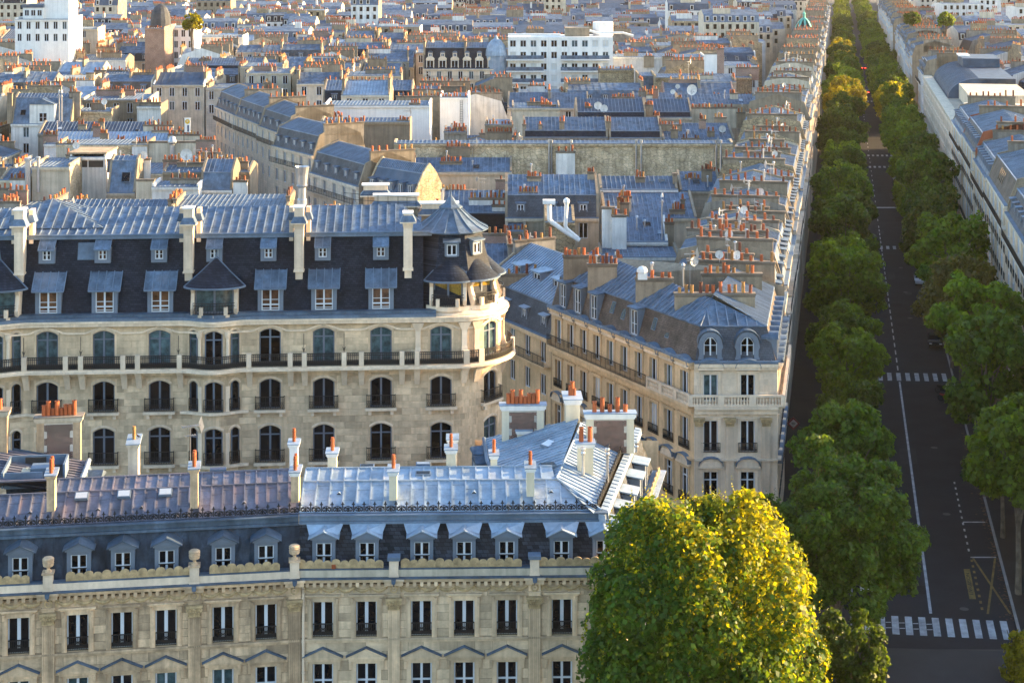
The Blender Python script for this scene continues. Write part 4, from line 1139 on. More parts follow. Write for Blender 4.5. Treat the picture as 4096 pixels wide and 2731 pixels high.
b = MB(); b.box(UL, uB(299.5, vb), vb - .05, vb + .05, zb_, zb_ + .1); b.box(UL, uB(299.5, vr), vr - .06, vr + .06, zr_ - .01, zr_ + .09); b.build('ridge_roll', 'zinc_old', A1)
for u in winsB: ped_dormer(A1, u, v0m, 13.2, 'lead', False)
for x, v, y0, y1 in ((50.6, 2.0, 511, 474), (194, 2.0, 508, 467.5)): pillar_chimney(A1, uB(x, v), v, FB.z(y0, uB(x, v), v), FB.z(y1, uB(x, v), v), .46, 1.0, 'stone_old', 2, 'stone_old')
v = 9.0; c = pillar_chimney(A1, uB(133, v), v, 15.6, FB.z(443, uB(133, v), v), .62, 1.7, 'plaster_cream', 1, 'plaster_cream', 'terracotta_ochre')
for k, x in enumerate((81, 123.6, 165)):
    skylight(A1, uB(x, 3.5), 3.5, 16.86, .8, .62, .36, 'skyglass')
skylight(A1, uB(218, 6.1), 6.1, 17.4, 1.0, .45, .1, 'zinc_old')
for x in (29.5, 98, 141.5, 244): vent(A1, uB(x, 2.7), 2.7, 16.42, .36, 'zinc_old')
# left wing with its sunlit slope, roof well and the brick chimney
W0 = (uB(76, 7.5), 7.5, 15.9); W1 = (uB(89, 14.5), 14.5, 15.9)
# pitched to face right: ridge far to the left
slope([W0, W1, (uB(-2, 14.5), 14.5, 17.0), (uB(-8, 7.5), 7.5, 17.05)], .5, panels=pnB, bw=.07, bh=.09)
b = MB(); b.tube([(W0[0], W0[1] - .3, W0[2] + .06), (W1[0], W1[1], W1[2] + .06)], .16, 8)
for k in range(9):
    t = k / 9; b.lathe(W0[0] + (W1[0] - W0[0]) * t, W0[1] + (W1[1] - W0[1]) * t, [(.19, 15.9), (.19, 16.0)], 8)
b.build('eave_roll', 'zinc_light', A1)
b = MB(); b.poly([W0, W1, (W1[0] + .9, W1[1], 13), (W0[0] + .9, W0[1], 13)]); b.poly([W1, (UL, 14.5, 17), (UL, 14.5, 13), (W1[0] + .9, 14.5, 13)]); b.build('rear_mansard', 'lead', A1)
for t in (.35, .8): put_dormer(A1, W0[0] + (W1[0] - W0[0]) * t + .95, W0[1] + (W1[1] - W0[1]) * t, 13.9, 1.2, 1.4, 1.2, 'ped', rz=math.radians(82))
# roof well: a framed light shaft with a plant box
wx, wy = uB(36, 10.2), 10.2
b = MB(); zt = 17.05
for (x0, x1, y0, y1) in ((wx - 1.9, wx + 1.7, wy + 1.9, wy + 2.02), (wx - 1.9, wx - 1.78, wy - 1.6, wy + 1.9), (wx + 1.7, wx + 1.82, wy - .4, wy + 1.9), (wx - 1.7, wx + .6, wy - 1.72, wy - 1.6)): b.box(x0, x1, y0, y1, zt - .9, zt + .08)
b.build('well_frame', 'zinc_trim', A1)
b = MB(); b.box(wx - 1.75, wx + 1.65, wy - 1.55, wy + 1.85, zt - .62, zt - .56); b.box(wx - .9, wx + .4, wy + 1.8, wy + 1.88, zt - .5, zt - .02); b.build('well_floor', 'soot_and_shade', A1)
b = MB(); b.box(wx - .2, wx + 1.0, wy - 1.1, wy + .1, zt - .55, zt + .12); b.box(wx - .75, wx - .22, wy - 1.2, wy - .4, zt - .55, zt + .0, 1); b.lathe(wx - .4, wy - .8, [(.12, zt), (.12, zt + .12)], 8, 1); b.build('air_unit', ['zinc_trim', 'plaster_cream'], A1)
v = 14.6; brick_chimney(A1, uB(36.5, v), uB(80.5, v), v, .7, 15.2, FB.z(416, uB(60, v), v), 8, 'stone_old', 'plaster_cream')
v = 13.6; brick_chimney(A1, uB(-40, v), uB(7, v), v, .7, 15.2, FB.z(410, uB(0, v), v), 6, 'stone_old', 'plaster_cream')
antenna(A1, uB(190.5, 6.3), 6.3, 17.3, 3.0, .4)
# ------------------------------------------------------------------ the big corner building with the round tower
FB2 = Fr((451 - CX) * 136.2 / F, 136.2, 3.6)
ub = lambda px, v=0: FB2.u(px, v)
zb2 = lambda py, px, v=0: FB2.z(py, ub(px, v), v)
TB = FB2.thing('corner_building', 'long stone apartment building with tall slate roof and round corner tower', 'building')
BAYS = [ub(214.6), ub(-4)]
UB0 = ub(-32)
def bump(u):
    s = 0
    for c in BAYS:
        if abs(u - c) < 2.75: s += .8 * (.5 + .5 * math.cos(math.pi * (u - c) / 2.75))
    return s
RT = 4.3; TCU, TCV = 0.0, RT            # tower: quarter drum that turns the corner
TEND = RT * math.radians(115)
def wrp(u, v, z):
    if u <= 0: return (u, v - bump(u), z)
    a = u / RT; r = RT - v
    return (TCU + r * math.sin(a), TCV - r * math.cos(a), z)
def pos(u): return wrp(u, 0, 0)[:2]
def rzat(u):
    (xa, ya), (xb, yb) = pos(u - .1), pos(u + .1); return math.atan2(yb - ya, xb - xa)
COLS = [ub(x) for x in (47, 103.6, 159.5, 270, 323.7, 381)]
TW = [RT * math.radians(0) + .0 + 3.35 - 0, ]
tower_u = [ub(441), RT * math.radians(50)]
EA = 20.45
rowsB = [(16.85, 19.6, .32), (13.2, 15.6, .34), (9.0, 11.9, .34)]
WB = 1.72
ops = []
winlist = []
for ri, (c, d, r) in enumerate(rowsB):
    for u in COLS: ops.append((u - WB / 2, u + WB / 2, c, d, r)); winlist.append((u, c, WB, d - c, r, ri))
    for cu in BAYS:
        for du, w_ in ((-1.62, .7), (0, 1.42), (1.62, .7)): ops.append((cu + du - w_ / 2, cu + du + w_ / 2, c, d, .3)); winlist.append((cu + du, c, w_, d - c, .3, ri))
    for u in tower_u: ops.append((u - WB / 2, u + WB / 2, c, d, r)); winlist.append((u, c, WB, d - c, r, ri))
b = MB(); facade(b, UB0, TEND, 0, EA, ops, 0, .4, 0, step=.35); b.warp = wrp
b.build('wall', 'stone', TB)
blk = [(o[0] - .16, o[1] + .16, o[2] - .1, o[3] + .18) for o in ops]
ashlar(TB, UB0 + 2.0, 0.0, 7.2, 19.9, blk, 0, .52, 1.35, 'stone', .03, .02, pos, 280, random.Random(5))
blkT = blk
t_blocks = [o for o in blk if o[1] > -1]
ashlar(TB, 0.02, TEND, 7.2, 19.9, t_blocks, 0, .52, 1.1, 'stone', .03, .02, pos, 10, random.Random(6))
b = MB(); b.poly([(UB0, 0, 0), (UB0, 14, 0), (UB0, 14, EA), (UB0, 0, EA)]); b.poly([(UB0, 14, 0), (-2.6, 14, 0), (-2.6, 14, EA), (UB0, 14, EA)])
pe = pos(TEND); b.poly([(pe[0], pe[1], 0), (-2.6, 14, 0), (-2.6, 14, EA), (pe[0], pe[1], EA)]); b.build('rear_wall', 'plaster_cream', TB)
# archivolts, keystones
for (u, c, w_, h, r, ri) in winlist:
    b = MB(); z = c + h; n = 8; pr = None
    for k in range(n + 1):
        t = -1 + 2 * k / n; x = u + t * (w_ / 2 + .09); zz = z - r + r * (1 - t * t) + .06
        if pr: b.hexa([(pr[0], -.05, pr[1]), (x, -.05, zz), (x, 0, zz), (pr[0], 0, pr[1]), (pr[0], -.05, pr[1] + .16), (x, -.05, zz + .16), (x, 0, zz + .16), (pr[0], 0, pr[1] + .16)])
        pr = (x, zz)
    if ri == 0 and w_ > 1: b.hexa([(u - .14, -.16, z + .1), (u + .14, -.16, z + .1), (u + .14, 0, z + .1), (u - .14, 0, z + .1), (u - .19, -.2, z + .55), (u + .19, -.2, z + .55), (u + .19, 0, z + .55), (u - .19, 0, z + .55)])
    b.warp = wrp; b.build('archivolt', 'stone_pale', TB)
    x, y, _ = wrp(u, .26, 0)
    gm = 'glass' if ri else random.Random(int(u * 10)).choice(['glass_teal', 'glass', 'glass_teal'])
    if ri == 2 and u > 0: gm = 'glass_teal'
    put_window(TB, x, y, c, round(w_ - .02, 2), round(h, 2), rz=rzat(u), r=r, fr=.09, mull=.15 if w_ > 1 else .0, transom=(h * .72 if ri != 1 else None), fm='frame_grey', gm=gm)
# window guards and sills (lower two rows)
for (u, c, w_, h, r, ri) in winlist:
    if ri == 0: continue
    gw = w_ + .55 if w_ > 1.5 else w_ + .12
    x, y, _ = wrp(u, -.3 if w_ > 1.5 else -.1, 0)
    rz = rzat(u)
    railing(TB, x, y, c + .02, gw, 1.0, 1, 'iron', rz, .13)
    if w_ > 1.5:
        s = MB(); s.box(u - 1.25, u + 1.25, -.46, 0, c - .2, c); s.box(u - 1.0, u - .75, -.3, 0, c - .55, c - .205); s.box(u + .75, u + 1.0, -.3, 0, c - .55, c - .205)
        s.warp = wrp; s.build('sill', 'stone_pale', TB)
        for q in (-1, 1):
            x2, y2, _ = wrp(u + q * gw / 2, -.15, 0); railing(TB, x2, y2, c + .02, .3, 1.0, 0, 'iron', rz + math.pi / 2)
for cu in BAYS:
    for ri in (1, 2):
        c = rowsB[ri][0]
        s = MB()
        for k in range(16): s.box(cu - 2.7 + k * .3375, cu - 2.7 + (k + 1) * .3375, -.3, 0, c - .2, c)
        s.warp = wrp; s.build('sill', 'stone_pale', TB)
# cornice under the roof, wavy over the windows
def cuts(a, e, st=.35):
    n = max(1, round((e - a) / st)); return [a + (e - a) * k / n for k in range(n + 1)]
def band(name, a, e, v0, v1, z0, z1, m, dz=None):
    s = MB(); cc = cuts(a, e)
    for p, q in zip(cc[:-1], cc[1:]):
        zp, zq = (dz(p), dz(q)) if dz else (0, 0)
        s.hexa([(p, v0, z0 + zp), (q, v0, z0 + zq), (q, v1, z0 + zq), (p, v1, z0 + zp), (p, v0, z1 + zp), (q, v0, z1 + zq), (q, v1, z1 + zq), (p, v1, z1 + zp)])
    s.warp = wrp; return s.build(name, m, TB)
allw = COLS + BAYS + tower_u
hood = lambda u: .42 * max(0, max(math.cos(min(1.57, abs(u - c) * 1.15)) for c in allw))
band('string_course', UB0, TEND, -.14, 0, 19.35, 19.5, 'stone_pale', hood)
band('cornice', UB0, TEND, -.5, -.0, 20.02, 20.28, 'stone_pale'); band('cornice_lip', UB0, TEND, -.62, 0, 20.29, 20.44, 'stone_pale')
band('roof_gutter', UB0, -1.2, -.55, .3, 20.45, 20.66, 'zinc_trim'); band('roof_gutter_upper', UB0, -1.2, -.2, .55, 20.67, 20.9, 'lead')
# long balcony
BZ = 16.75
band('balcony', UB0, TEND, -1.05, 0, BZ - .32, BZ, 'stone_pale'); band('balcony_lip', UB0, TEND, -1.15, -1.04, BZ - .3, BZ - .14, 'stone_pale')
band('balcony_moulding', UB0, TEND, -.5, 0, BZ - .62, BZ - .33, 'stone')
u = UB0 + 2
cons = []
for x in (27, 68, 83, 125, 139.5, 181, 250, 291, 305, 344.5, 361.7, 402): cons.append(ub(x))
cons += [ub(417), 1.0, 2.05, 6.1]
for u in cons:
    s = MB(); s.hexa([(u - .2, -.12, BZ - 1.75), (u + .2, -.12, BZ - 1.75), (u + .2, 0, BZ - 1.75), (u - .2, 0, BZ - 1.75), (u - .25, -.72, BZ - .5), (u + .25, -.72, BZ - .5), (u + .25, 0, BZ - .5), (u - .25, 0, BZ - .5)])
    s.hexa([(u - .25, -.8, BZ - .56), (u + .25, -.8, BZ - .56), (u + .25, 0, BZ - .56), (u - .25, 0, BZ - .56), (u - .27, -.95, BZ - .325), (u + .27, -.95, BZ - .325), (u + .27, 0, BZ - .325), (u - .27, 0, BZ - .325)])
    s.warp = wrp; s.build('corbel', 'stone_pale', TB)
    s = MB(); s.box(u - .19, u + .19, -1.08, -.78, BZ + .002, BZ + 1.08); s.warp = wrp; s.build('balcony_pier', 'stone_pale', TB)
# railing of the balcony, one length between each pair of piers
ed = sorted(cons); ed = [UB0 + 1] + ed + [TEND - .1]
for a, e in zip(ed[:-1], ed[1:]):
    if e - a < .6: continue
    s = MB(); a2, e2 = a + .2, e - .2; n = max(3, round((e2 - a2) / .15)); y_ = -.93
    pt = [a2 + (e2 - a2) * k / n for k in range(n + 1)]
    for k in range(n):
        for zz, hh in ((BZ + 1.0, .05), (BZ + .84, .03), (BZ + .45, .03), (BZ + .1, .04)): s.bar((pt[k], y_, zz), (pt[k + 1], y_, zz), .06, hh + .02)
        s.bar((pt[k], y_, BZ + .1), (pt[k + 1], y_, BZ + .45), .02, .02); s.bar((pt[k + 1], y_, BZ + .1), (pt[k], y_, BZ + .45), .02, .02)
        s.bar((pt[k], y_, BZ + .06), (pt[k], y_, BZ + 1.0), .04, .04); s.poly([(pt[k], y_ + .02, BZ + .1), (pt[k + 1], y_ + .02, BZ + .1), (pt[k + 1], y_ + .02, BZ + .4), (pt[k], y_ + .02, BZ + .4)])
    s.bar((pt[-1], y_, BZ + .06), (pt[-1], y_, BZ + 1.0), .03, .03)
    s.warp = wrp; s.build('railing', 'iron', TB)
for x in (26.5, 83, 180, 304.5, 344.5):
    u = ub(x); s = MB(); s.bar((u, -.95, BZ + 1.08), (u, -.95, BZ + 2.6), .04, .04)
    for q in (-1, 1): s.bar((u, -.95, BZ + 1.15), (u + q * .12, -.95, BZ + 1.55), .03, .03)
    s.lathe(u, -.95, [(.0, BZ + 1.3), (.06, BZ + 1.4), (0, BZ + 1.5)], 6); s.warp = wrp; s.build('balcony_spike', 'iron', TB)
# colonnettes of the bay loggias
for cu in BAYS:
    for du in (-1.1, 1.1):
        s = MB(); x, y, _ = wrp(cu + du, -.15, 0)
        s.lathe(x, y, [(.2, BZ), (.2, BZ + .5), (.14, BZ + .55), (.13, BZ + 2.2), (.24, BZ + 2.5), (.26, BZ + 2.8)], 9); s.build('colonnette', 'stone_pale', TB)
        s = MB()
        for ri in (1, 2): s.box(cu + du - .16, cu + du + .16, -.08, 0, rowsB[ri][0] - .1, rowsB[ri][1] - .4)
        s.warp = wrp; s.build('mullion_pier', 'stone_pale', TB)
for u in (ub(418), 1.05, 2.1, 6.2):       # loggia piers of the tower
    s = MB(); s.hexa([(u - .26, -.5, BZ), (u + .26, -.5, BZ), (u + .26, -.1, BZ), (u - .26, -.1, BZ), (u - .22, -.25, BZ + 1.2), (u + .22, -.25, BZ + 1.2), (u + .22, 0, BZ + 1.2), (u - .22, 0, BZ + 1.2)]); s.box(u - .2, u + .2, -.22, 0, BZ + 1.2, BZ + 2.5)
    s.hexa([(u - .2, -.22, BZ + 2.5), (u + .2, -.22, BZ + 2.5), (u + .2, 0, BZ + 2.5), (u - .2, 0, BZ + 2.5), (u - .5, -.4, BZ + 3.2), (u + .5, -.4, BZ + 3.2), (u + .5, 0, BZ + 3.2), (u - .5, 0, BZ + 3.2)])
    s.warp = wrp; s.build('loggia_pier', 'stone_pale', TB)
# mansard
MB0, MB1 = (.55, 20.85), (2.25, 26.55)
s = MB(); s.poly([(UB0, MB0[0], MB0[1]), (-2.2, MB0[0], MB0[1]), (-2.2, MB1[0], MB1[1]), (UB0, MB1[0], MB1[1])])
s.poly([(UB0, 14, 20), (-2.6, 14, 20), (-3, 12.6, 26.5), (UB0, 12.6, 26.5)]); s.poly([(pe[0], pe[1], 20), (-2.6, 14, 20), (-3, 12.6, 26.5), (-1.5, 4.5, 26.5)])
s.build('mansard', 'slate', TB)
mv = lambda z: MB0[0] + (z - MB0[1]) * (MB1[0] - MB0[0]) / (MB1[1] - MB0[1])
s = MB(); s.box(UB0, -1.5, MB1[0] - .3, MB1[0] + .1, 26.5, 26.72); s.tube([(UB0, MB1[0] - .25, 26.8), (-1.5, MB1[0] - .25, 26.8)], .1, 7); s.build('roof_edge_gutter', 'zinc_trim', TB)
pnT = ('zinc_panel', ['zinc', 'zinc_rib'], TB)
zr2 = 28.15
slope([(UB0, MB1[0], 26.72), (-1.6, MB1[0], 26.72), (-4.0, 8.0, zr2), (UB0, 8.0, zr2)], .72, panels=pnT, cross=2.6, bm=1)
slope([(-1.6, MB1[0], 26.72), (-3, 12.6, 26.6), (-4.0, 8.0, zr2)], .72, panels=pnT, bm=1)
slope([(-3, 12.6, 26.6), (UB0, 12.6, 26.6), (UB0, 8.0, zr2), (-4, 8, zr2)], .9, panels=pnT, bm=1)
# hipped raised roof at the left
xa, xb = ub(-20, 4), ub(104, 4); xm, zm = ub(53, 8), 28.9
slope([(xa, 3.6, 27.15), (xb, 3.6, 27.15), (xm, 8, zm)], .8, panels=pnT, bm=1); slope([(xb, 3.6, 27.15), (xb, 12, 27.0), (xm, 8, zm)], .8, panels=pnT, bm=1); slope([(xa, 12, 27.0), (xa, 3.6, 27.15), (xm, 8, zm)], .8, panels=pnT, bm=1)
# big dormers with lean-to zinc roofs, small dormers above
def lean_dormer(u, zfront, ztop, cw, ww_, wh_, zsill, vf, gm, fm, rails=True):
    s = MB(); vt = mv(ztop)
    f0, f1 = (vf - .28, zfront), (vt + .05, ztop)
    # sloping roof with seams
    n = 4 if cw > 2 else 2
    s.hexa([(u - cw / 2, f0[0], f0[1] - .06), (u + cw / 2, f0[0], f0[1] - .06), (u + cw / 2, f1[0], f1[1] - .06), (u - cw / 2, f1[0], f1[1] - .06), (u - cw / 2, f0[0], f0[1]), (u + cw / 2, f0[0], f0[1]), (u + cw / 2, f1[0], f1[1]), (u - cw / 2, f1[0], f1[1])])
    for k in range(n + 1):
        x = u - cw / 2 + cw * k / n; s.bar((x, f0[0], f0[1] + .02), (x, f1[0], f1[1] + .02), .06, .06, 1)
    s.bar((u - cw / 2, f0[0], f0[1]), (u + cw / 2, f0[0], f0[1]), .1, .1, 1)
    o = s.build('dormer', ['zinc', 'zinc_trim'], TB)
    h = wh_ + .35
    s = MB(); s.box(u - ww_ / 2 - .3, u - ww_ / 2, vf, vf + 1.6, zsill - .25, zfront + .1); s.box(u + ww_ / 2, u + ww_ / 2 + .3, vf, vf + 1.6, zsill - .25, zfront + .1); s.box(u - ww_ / 2, u + ww_ / 2, vf, vf + .5, zsill - .25, zsill - .02); s.box(u - ww_ / 2, u + ww_ / 2, vf + .01, vf + 1.0, zsill + wh_, zfront + .05)
    s.build('dormer_cheek', 'dormer_paint', o)
    put_window(o, u, vf + .12, zsill, ww_, wh_, fr=.08, mull=.13, bars=(wh_ * .5,), fm=fm, gm=gm)
    if rails:
        s = MB(); s.bar((u - ww_ / 2, vf + .02, zsill + .5), (u + ww_ / 2, vf + .02, zsill + .5), .06, .1); s.bar((u - ww_ / 2, vf + .02, zsill + .22), (u + ww_ / 2, vf + .02, zsill + .22), .05, .05); s.build('guard_bar', 'frame_white', o)
for i, u in enumerate(COLS):
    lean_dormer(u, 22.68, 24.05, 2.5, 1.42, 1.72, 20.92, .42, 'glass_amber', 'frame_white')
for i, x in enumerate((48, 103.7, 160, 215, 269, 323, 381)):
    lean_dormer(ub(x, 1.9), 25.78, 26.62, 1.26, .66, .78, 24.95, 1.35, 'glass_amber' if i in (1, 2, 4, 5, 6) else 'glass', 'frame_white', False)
skylight(TB, ub(85.5, 1.5), mv(25.2) - .06, 24.9, 1.35, 1.35, 1.28, 'zinc_trim')
# conical hoods: over each bay, and three on the tower
def hood_part(cx, cy, rz, r, z0, z1, zs, back, lit):
    """bow window under a half-cone slate hood; local -y is outwards"""
    def W(x, y, z): return (cx + x * math.cos(rz) - y * math.sin(rz), cy + x * math.sin(rz) + y * math.cos(rz), z)
    s = MB(); n = 16
    rim = [(r * math.cos(math.pi + math.pi * k / n) * 1.02, r * .62 * math.sin(math.pi + math.pi * k / n), z0) for k in range(n + 1)]
    mid = [(p[0] * .5, p[1] * .5 + back * .5, z0 + (z1 - z0) * .47) for p in rim]
    apex = (0, back, z1)
    for k in range(n):
        s.poly([rim[k], rim[k + 1], mid[k + 1], mid[k]]); s.poly([mid[k], mid[k + 1], apex])
    s.warp = W; o = s.build('hood', 'slate', TB)
    s = MB()
    for k in range(n): s.bar((rim[k][0], rim[k][1], z0), (rim[k + 1][0], rim[k + 1][1], z0), .14, .12)
    for e in (0, n): s.bar(rim[e], mid[e], .12, .1); s.bar(mid[e], apex, .12, .1)
    s.lathe(0, back, [(.14, z1 - .15), (.08, z1 + .1), (.05, z1 + .25), (.0, z1 + .75)], 7); s.warp = W; s.build('hood_flashing', 'zinc_trim', o)
    # stone cheeks and window
    s = MB(); hw = r * .78
    for q in (-1, 1):
        prof_ = [(-.15, zs - .4), (-.45, zs - .4), (-.62, zs + .1), (-.34, zs + .7), (-.22, z0 - .5), (-.5, z0 - .05), (1.2, z0 - .05), (1.2, zs - .4)]
        s.ext([(p[0] - .1, p[1]) for p in prof_], 'x', q * hw - .28 * (q > 0), q * hw + .28 * (q < 0))
    s.ext([(x, y) for x, y in [(-hw - .3, -.2), (-hw * .6, -.85), (0, -1.1), (hw * .6, -.85), (hw + .3, -.2), (hw + .3, .6), (-hw - .3, .6)]], 'z', zs - .75, zs - .38)
    s.box(-hw * .5 - .2, -hw * .5 + .1, -1.05, -.75, zs - .38, zs + .25); s.box(hw * .5 - .1, hw * .5 + .2, -1.05, -.75, zs - .38, zs + .25)
    s.warp = W; s.build('hood_cheek', 'stone_pale', o)
    wq = round(2 * hw - .62, 2); hh = round(z0 - zs + .3, 2)
    x, y, _ = W(0, -.1, 0)
    put_window(o, x, y, zs - .36, wq, hh, rz=rz, fr=.12, mull=.16, bars=(), fm='frame_grey', gm='glass_sun_reflection' if lit else 'glass_teal')
    s = MB(); n2 = 14
    for k in range(n2):
        t0, t1 = k / n2, (k + 1) / n2
        P = lambda t: (-hw + .2 + (2 * hw - .4) * t, -.72 - .3 * math.sin(math.pi * t))
        for zz in (zs + .55, zs - .3, zs + .35): s.bar((*P(t0), zz), (*P(t1), zz), .05, .05)
        s.bar((*P(t0), zs - .36), (*P(t0), zs + .55), .025, .025); s.bar((*P(t0), zs - .3), (*P(t1), zs + .35), .02, .02)
    s.warp = W; s.build('railing', 'iron', o)
for cu in BAYS: hood_part(cu, .1, 0, 2.35, 23.0, 25.1, 21.25, 1.25, False)
TX, TY = TCU + .1, TCV + .0
for a in (-5, 44, 96):
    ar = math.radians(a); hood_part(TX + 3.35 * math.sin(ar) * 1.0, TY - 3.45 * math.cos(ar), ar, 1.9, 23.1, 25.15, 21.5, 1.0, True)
# tower drum and roof
def ngon(r, z, n=8, ph=22.5): return [(TX + r * math.cos(math.radians(ph + 360 / n * k)), TY + r * math.sin(math.radians(ph + 360 / n * k)), z) for k in range(n)]
s = MB(); lv = [(4.2, 20.5), (3.9, 21.8), (3.5, 23.6), (3.0, 25.4), (2.65, 26.9)]
for (r0, z0), (r1, z1) in zip(lv[:-1], lv[1:]):
    A_, B_ = ngon(r0, z0), ngon(r1, z1)
    for k in range(8): s.poly([A_[k], A_[(k + 1) % 8], B_[(k + 1) % 8], B_[k]])
s.build('tower_drum', 'slate', TB)
s = MB(); s.lathe(TX, TY, [(RT + .2, 20.3), (RT + .26, 20.5), (RT + .05, 20.62), (4.1, 20.8)], 32, cap=False); s.build('tower_base_moulding', 'stone_pale', TB)
rl = [(3.15, 26.78), (2.5, 27.1), (1.7, 27.65), (1.0, 28.25), (.72, 28.5)]
for k in range(16):
    a0, a1 = 2 * math.pi * (k - .5) / 16, 2 * math.pi * (k + .5) / 16
    s = MB()
    P = lambda r, a, z: (TX + r * math.cos(a), TY + r * math.sin(a), z)
    for (r0, z0), (r1, z1) in zip(rl[:-1], rl[1:]):
        s.poly([P(r0, a0, z0), P(r0, a1, z0), P(r1, a1, z1), P(r1, a0, z1)]); s.bar(P(r0, a0, z0 + .03), P(r1, a0, z1 + .03), .09, .08, 1)
    s.poly([P(3.15, a0, 26.78), P(3.15, a1, 26.78), P(3.1, a1, 26.68), P(3.1, a0, 26.68)], 1); s.poly([P(3.1, a0, 26.68), P(3.1, a1, 26.68), P(2.6, a1, 26.7), P(2.6, a0, 26.7)], 1)
    s.build('zinc_gore', ['zinc', 'zinc_trim'], TB)
s = MB(); s.lathe(TX, TY, [(.72, 28.45), (.98, 28.42), (.98, 28.52), (.6, 28.75), (.28, 29.15), (.12, 29.35), (.07, 29.5), (0.0, 30.15)], 8); s.build('tower_finial', 'zinc', TB)
for a, gm in ((0, 'glass'), (46, 'glass_amber')):
    ar = math.radians(a); r = 2.95
    x, y = TX + r * math.sin(ar), TY - r * math.cos(ar)
    put_dormer(TB, x, y - .25 * math.cos(ar), 24.95, 1.15, 1.1, .8, 'flat', roofm='zinc', rz=ar, gm=gm)
# tall stone chimney shafts rising through the slates
for i, x in enumerate((19.6, 188.5, 299, 408)):
    u = ub(x, 1.0); vb_ = .95; zt = 29.15 if i < 3 else 28.6
    s = MB(); s.box(u - .28, u + .28, vb_ - .1, vb_ + .9, 23.3, 24.0); s.box(u - .36, u + .36, vb_ - .25, vb_ + .9, 24.0, 27.3); s.box(u - .42, u + .42, vb_ - .34, vb_ + .9, 23.92, 24.05)
    s.box(u - .2, u + .2, vb_ - .29, vb_ - .251, 24.3, 26.9)
    s.hexa([(u - .36, vb_ - .25, 27.3), (u + .36, vb_ - .25, 27.3), (u + .36, vb_ + .9, 27.3), (u - .36, vb_ + .9, 27.3), (u - .44, vb_ - .4, 27.75), (u + .44, vb_ - .4, 27.75), (u + .44, vb_ + 1.0, 27.75), (u - .44, vb_ + 1.0, 27.75)])
    s.box(u - .66, u + .66, vb_ - .55, vb_ + 1.1, 27.75, 27.86)
    s.hexa([(u - .64, vb_ - .52, 27.861), (u + .64, vb_ - .52, 27.861), (u + .64, vb_ + 1.08, 27.861), (u - .64, vb_ + 1.08, 27.861), (u - .4, vb_ - .3, 28.35), (u + .4, vb_ - .3, 28.35), (u + .4, vb_ + .9, 28.35), (u - .4, vb_ + .9, 28.35)], 1)
    s.box(u - .36, u + .36, vb_ - .27, vb_ + .88, 28.35, zt - .12); s.box(u - .44, u + .44, vb_ - .36, vb_ + .96, zt - .12, zt, 2)
    if i < 3:
        s.box(u - .85, u - .52, vb_ + 1.0, vb_ + 2.0, 26.2, 28.9); s.box(u + .52, u + .85, vb_ + 1.0, vb_ + 2.0, 26.2, 28.9)
        s.hexa([(u - 1.05, vb_ + .8, 27.9), (u + 1.05, vb_ + .8, 27.9), (u + 1.05, vb_ + 2.1, 27.9), (u - 1.05, vb_ + 2.1, 27.9), (u - .85, vb_ + .95, 28.5), (u + .85, vb_ + .95, 28.5), (u + .85, vb_ + 1.95, 28.5), (u - .85, vb_ + 1.95, 28.5)], 1)
    s.build('chimney', ['stone_pale', 'zinc', 'paint_white'], TB)
# rear chimneys with white mouldings, roof guard rail, steel flue
for x0, x1, yt, v in ((360, 391, 184, 14.4), (371, 421, 194.5, 12.2), (418, 461, 202.5, 11.5)):
    u0, u1 = ub(x0, v), ub(x1, v); zt = FB2.z(yt, u0, v)
    s = MB(); s.box(u0 + .3, u1 - .3, v, v + .9, 26.0, zt - 1.1); s.box(u0, u1, v - .3, v + 1.2, zt - 1.1, zt - .98, 1)
    s.hexa([(u0, v - .28, zt - .979), (u1, v - .28, zt - .979), (u1, v + 1.18, zt - .979), (u0, v + 1.18, zt - .979), (u0 + .35, v + .02, zt - .55), (u1 - .35, v + .02, zt - .55), (u1 - .35, v + .88, zt - .55), (u0 + .35, v + .88, zt - .55)], 2)
    s.box(u0 + .3, u1 - .3, v, v + .9, zt - .55, zt - .12, 1); s.box(u0 + .15, u1 - .15, v - .14, v + 1.04, zt - .12, zt, 3)
    s.build('chimney', ['stone_old', 'stone_pale', 'zinc', 'paint_white'], TB)
s = MB(); pr = None
for k, x in enumerate((344, 352, 359, 368, 378, 388, 398, 407, 416)):
    u = ub(x, 8.5); s.bar((u, 8.5, 27.6), (u, 8.5, 29.1 - k * .06), .04, .04)
    if pr is not None:
        for dz in (0, -.5): s.bar((pr, 8.5, 29.1 - (k - 1) * .06 + dz), (u, 8.5, 29.1 - k * .06 + dz), .035, .035)
    pr = u
s.build('roof_rail', 'iron', TB)
s = MB(); u = ub(302, 9); s.lathe(u, 9, [(.42, 27.2), (.42, 28.5), (.34, 28.6), (.34, 29.5), (.5, 29.7), (.42, 29.75), (.5, 30.6), (.62, 31.3), (.58, 31.3), (.4, 30.8)], 14, cap=False); s.build('steel_flue', 'metal', TB)
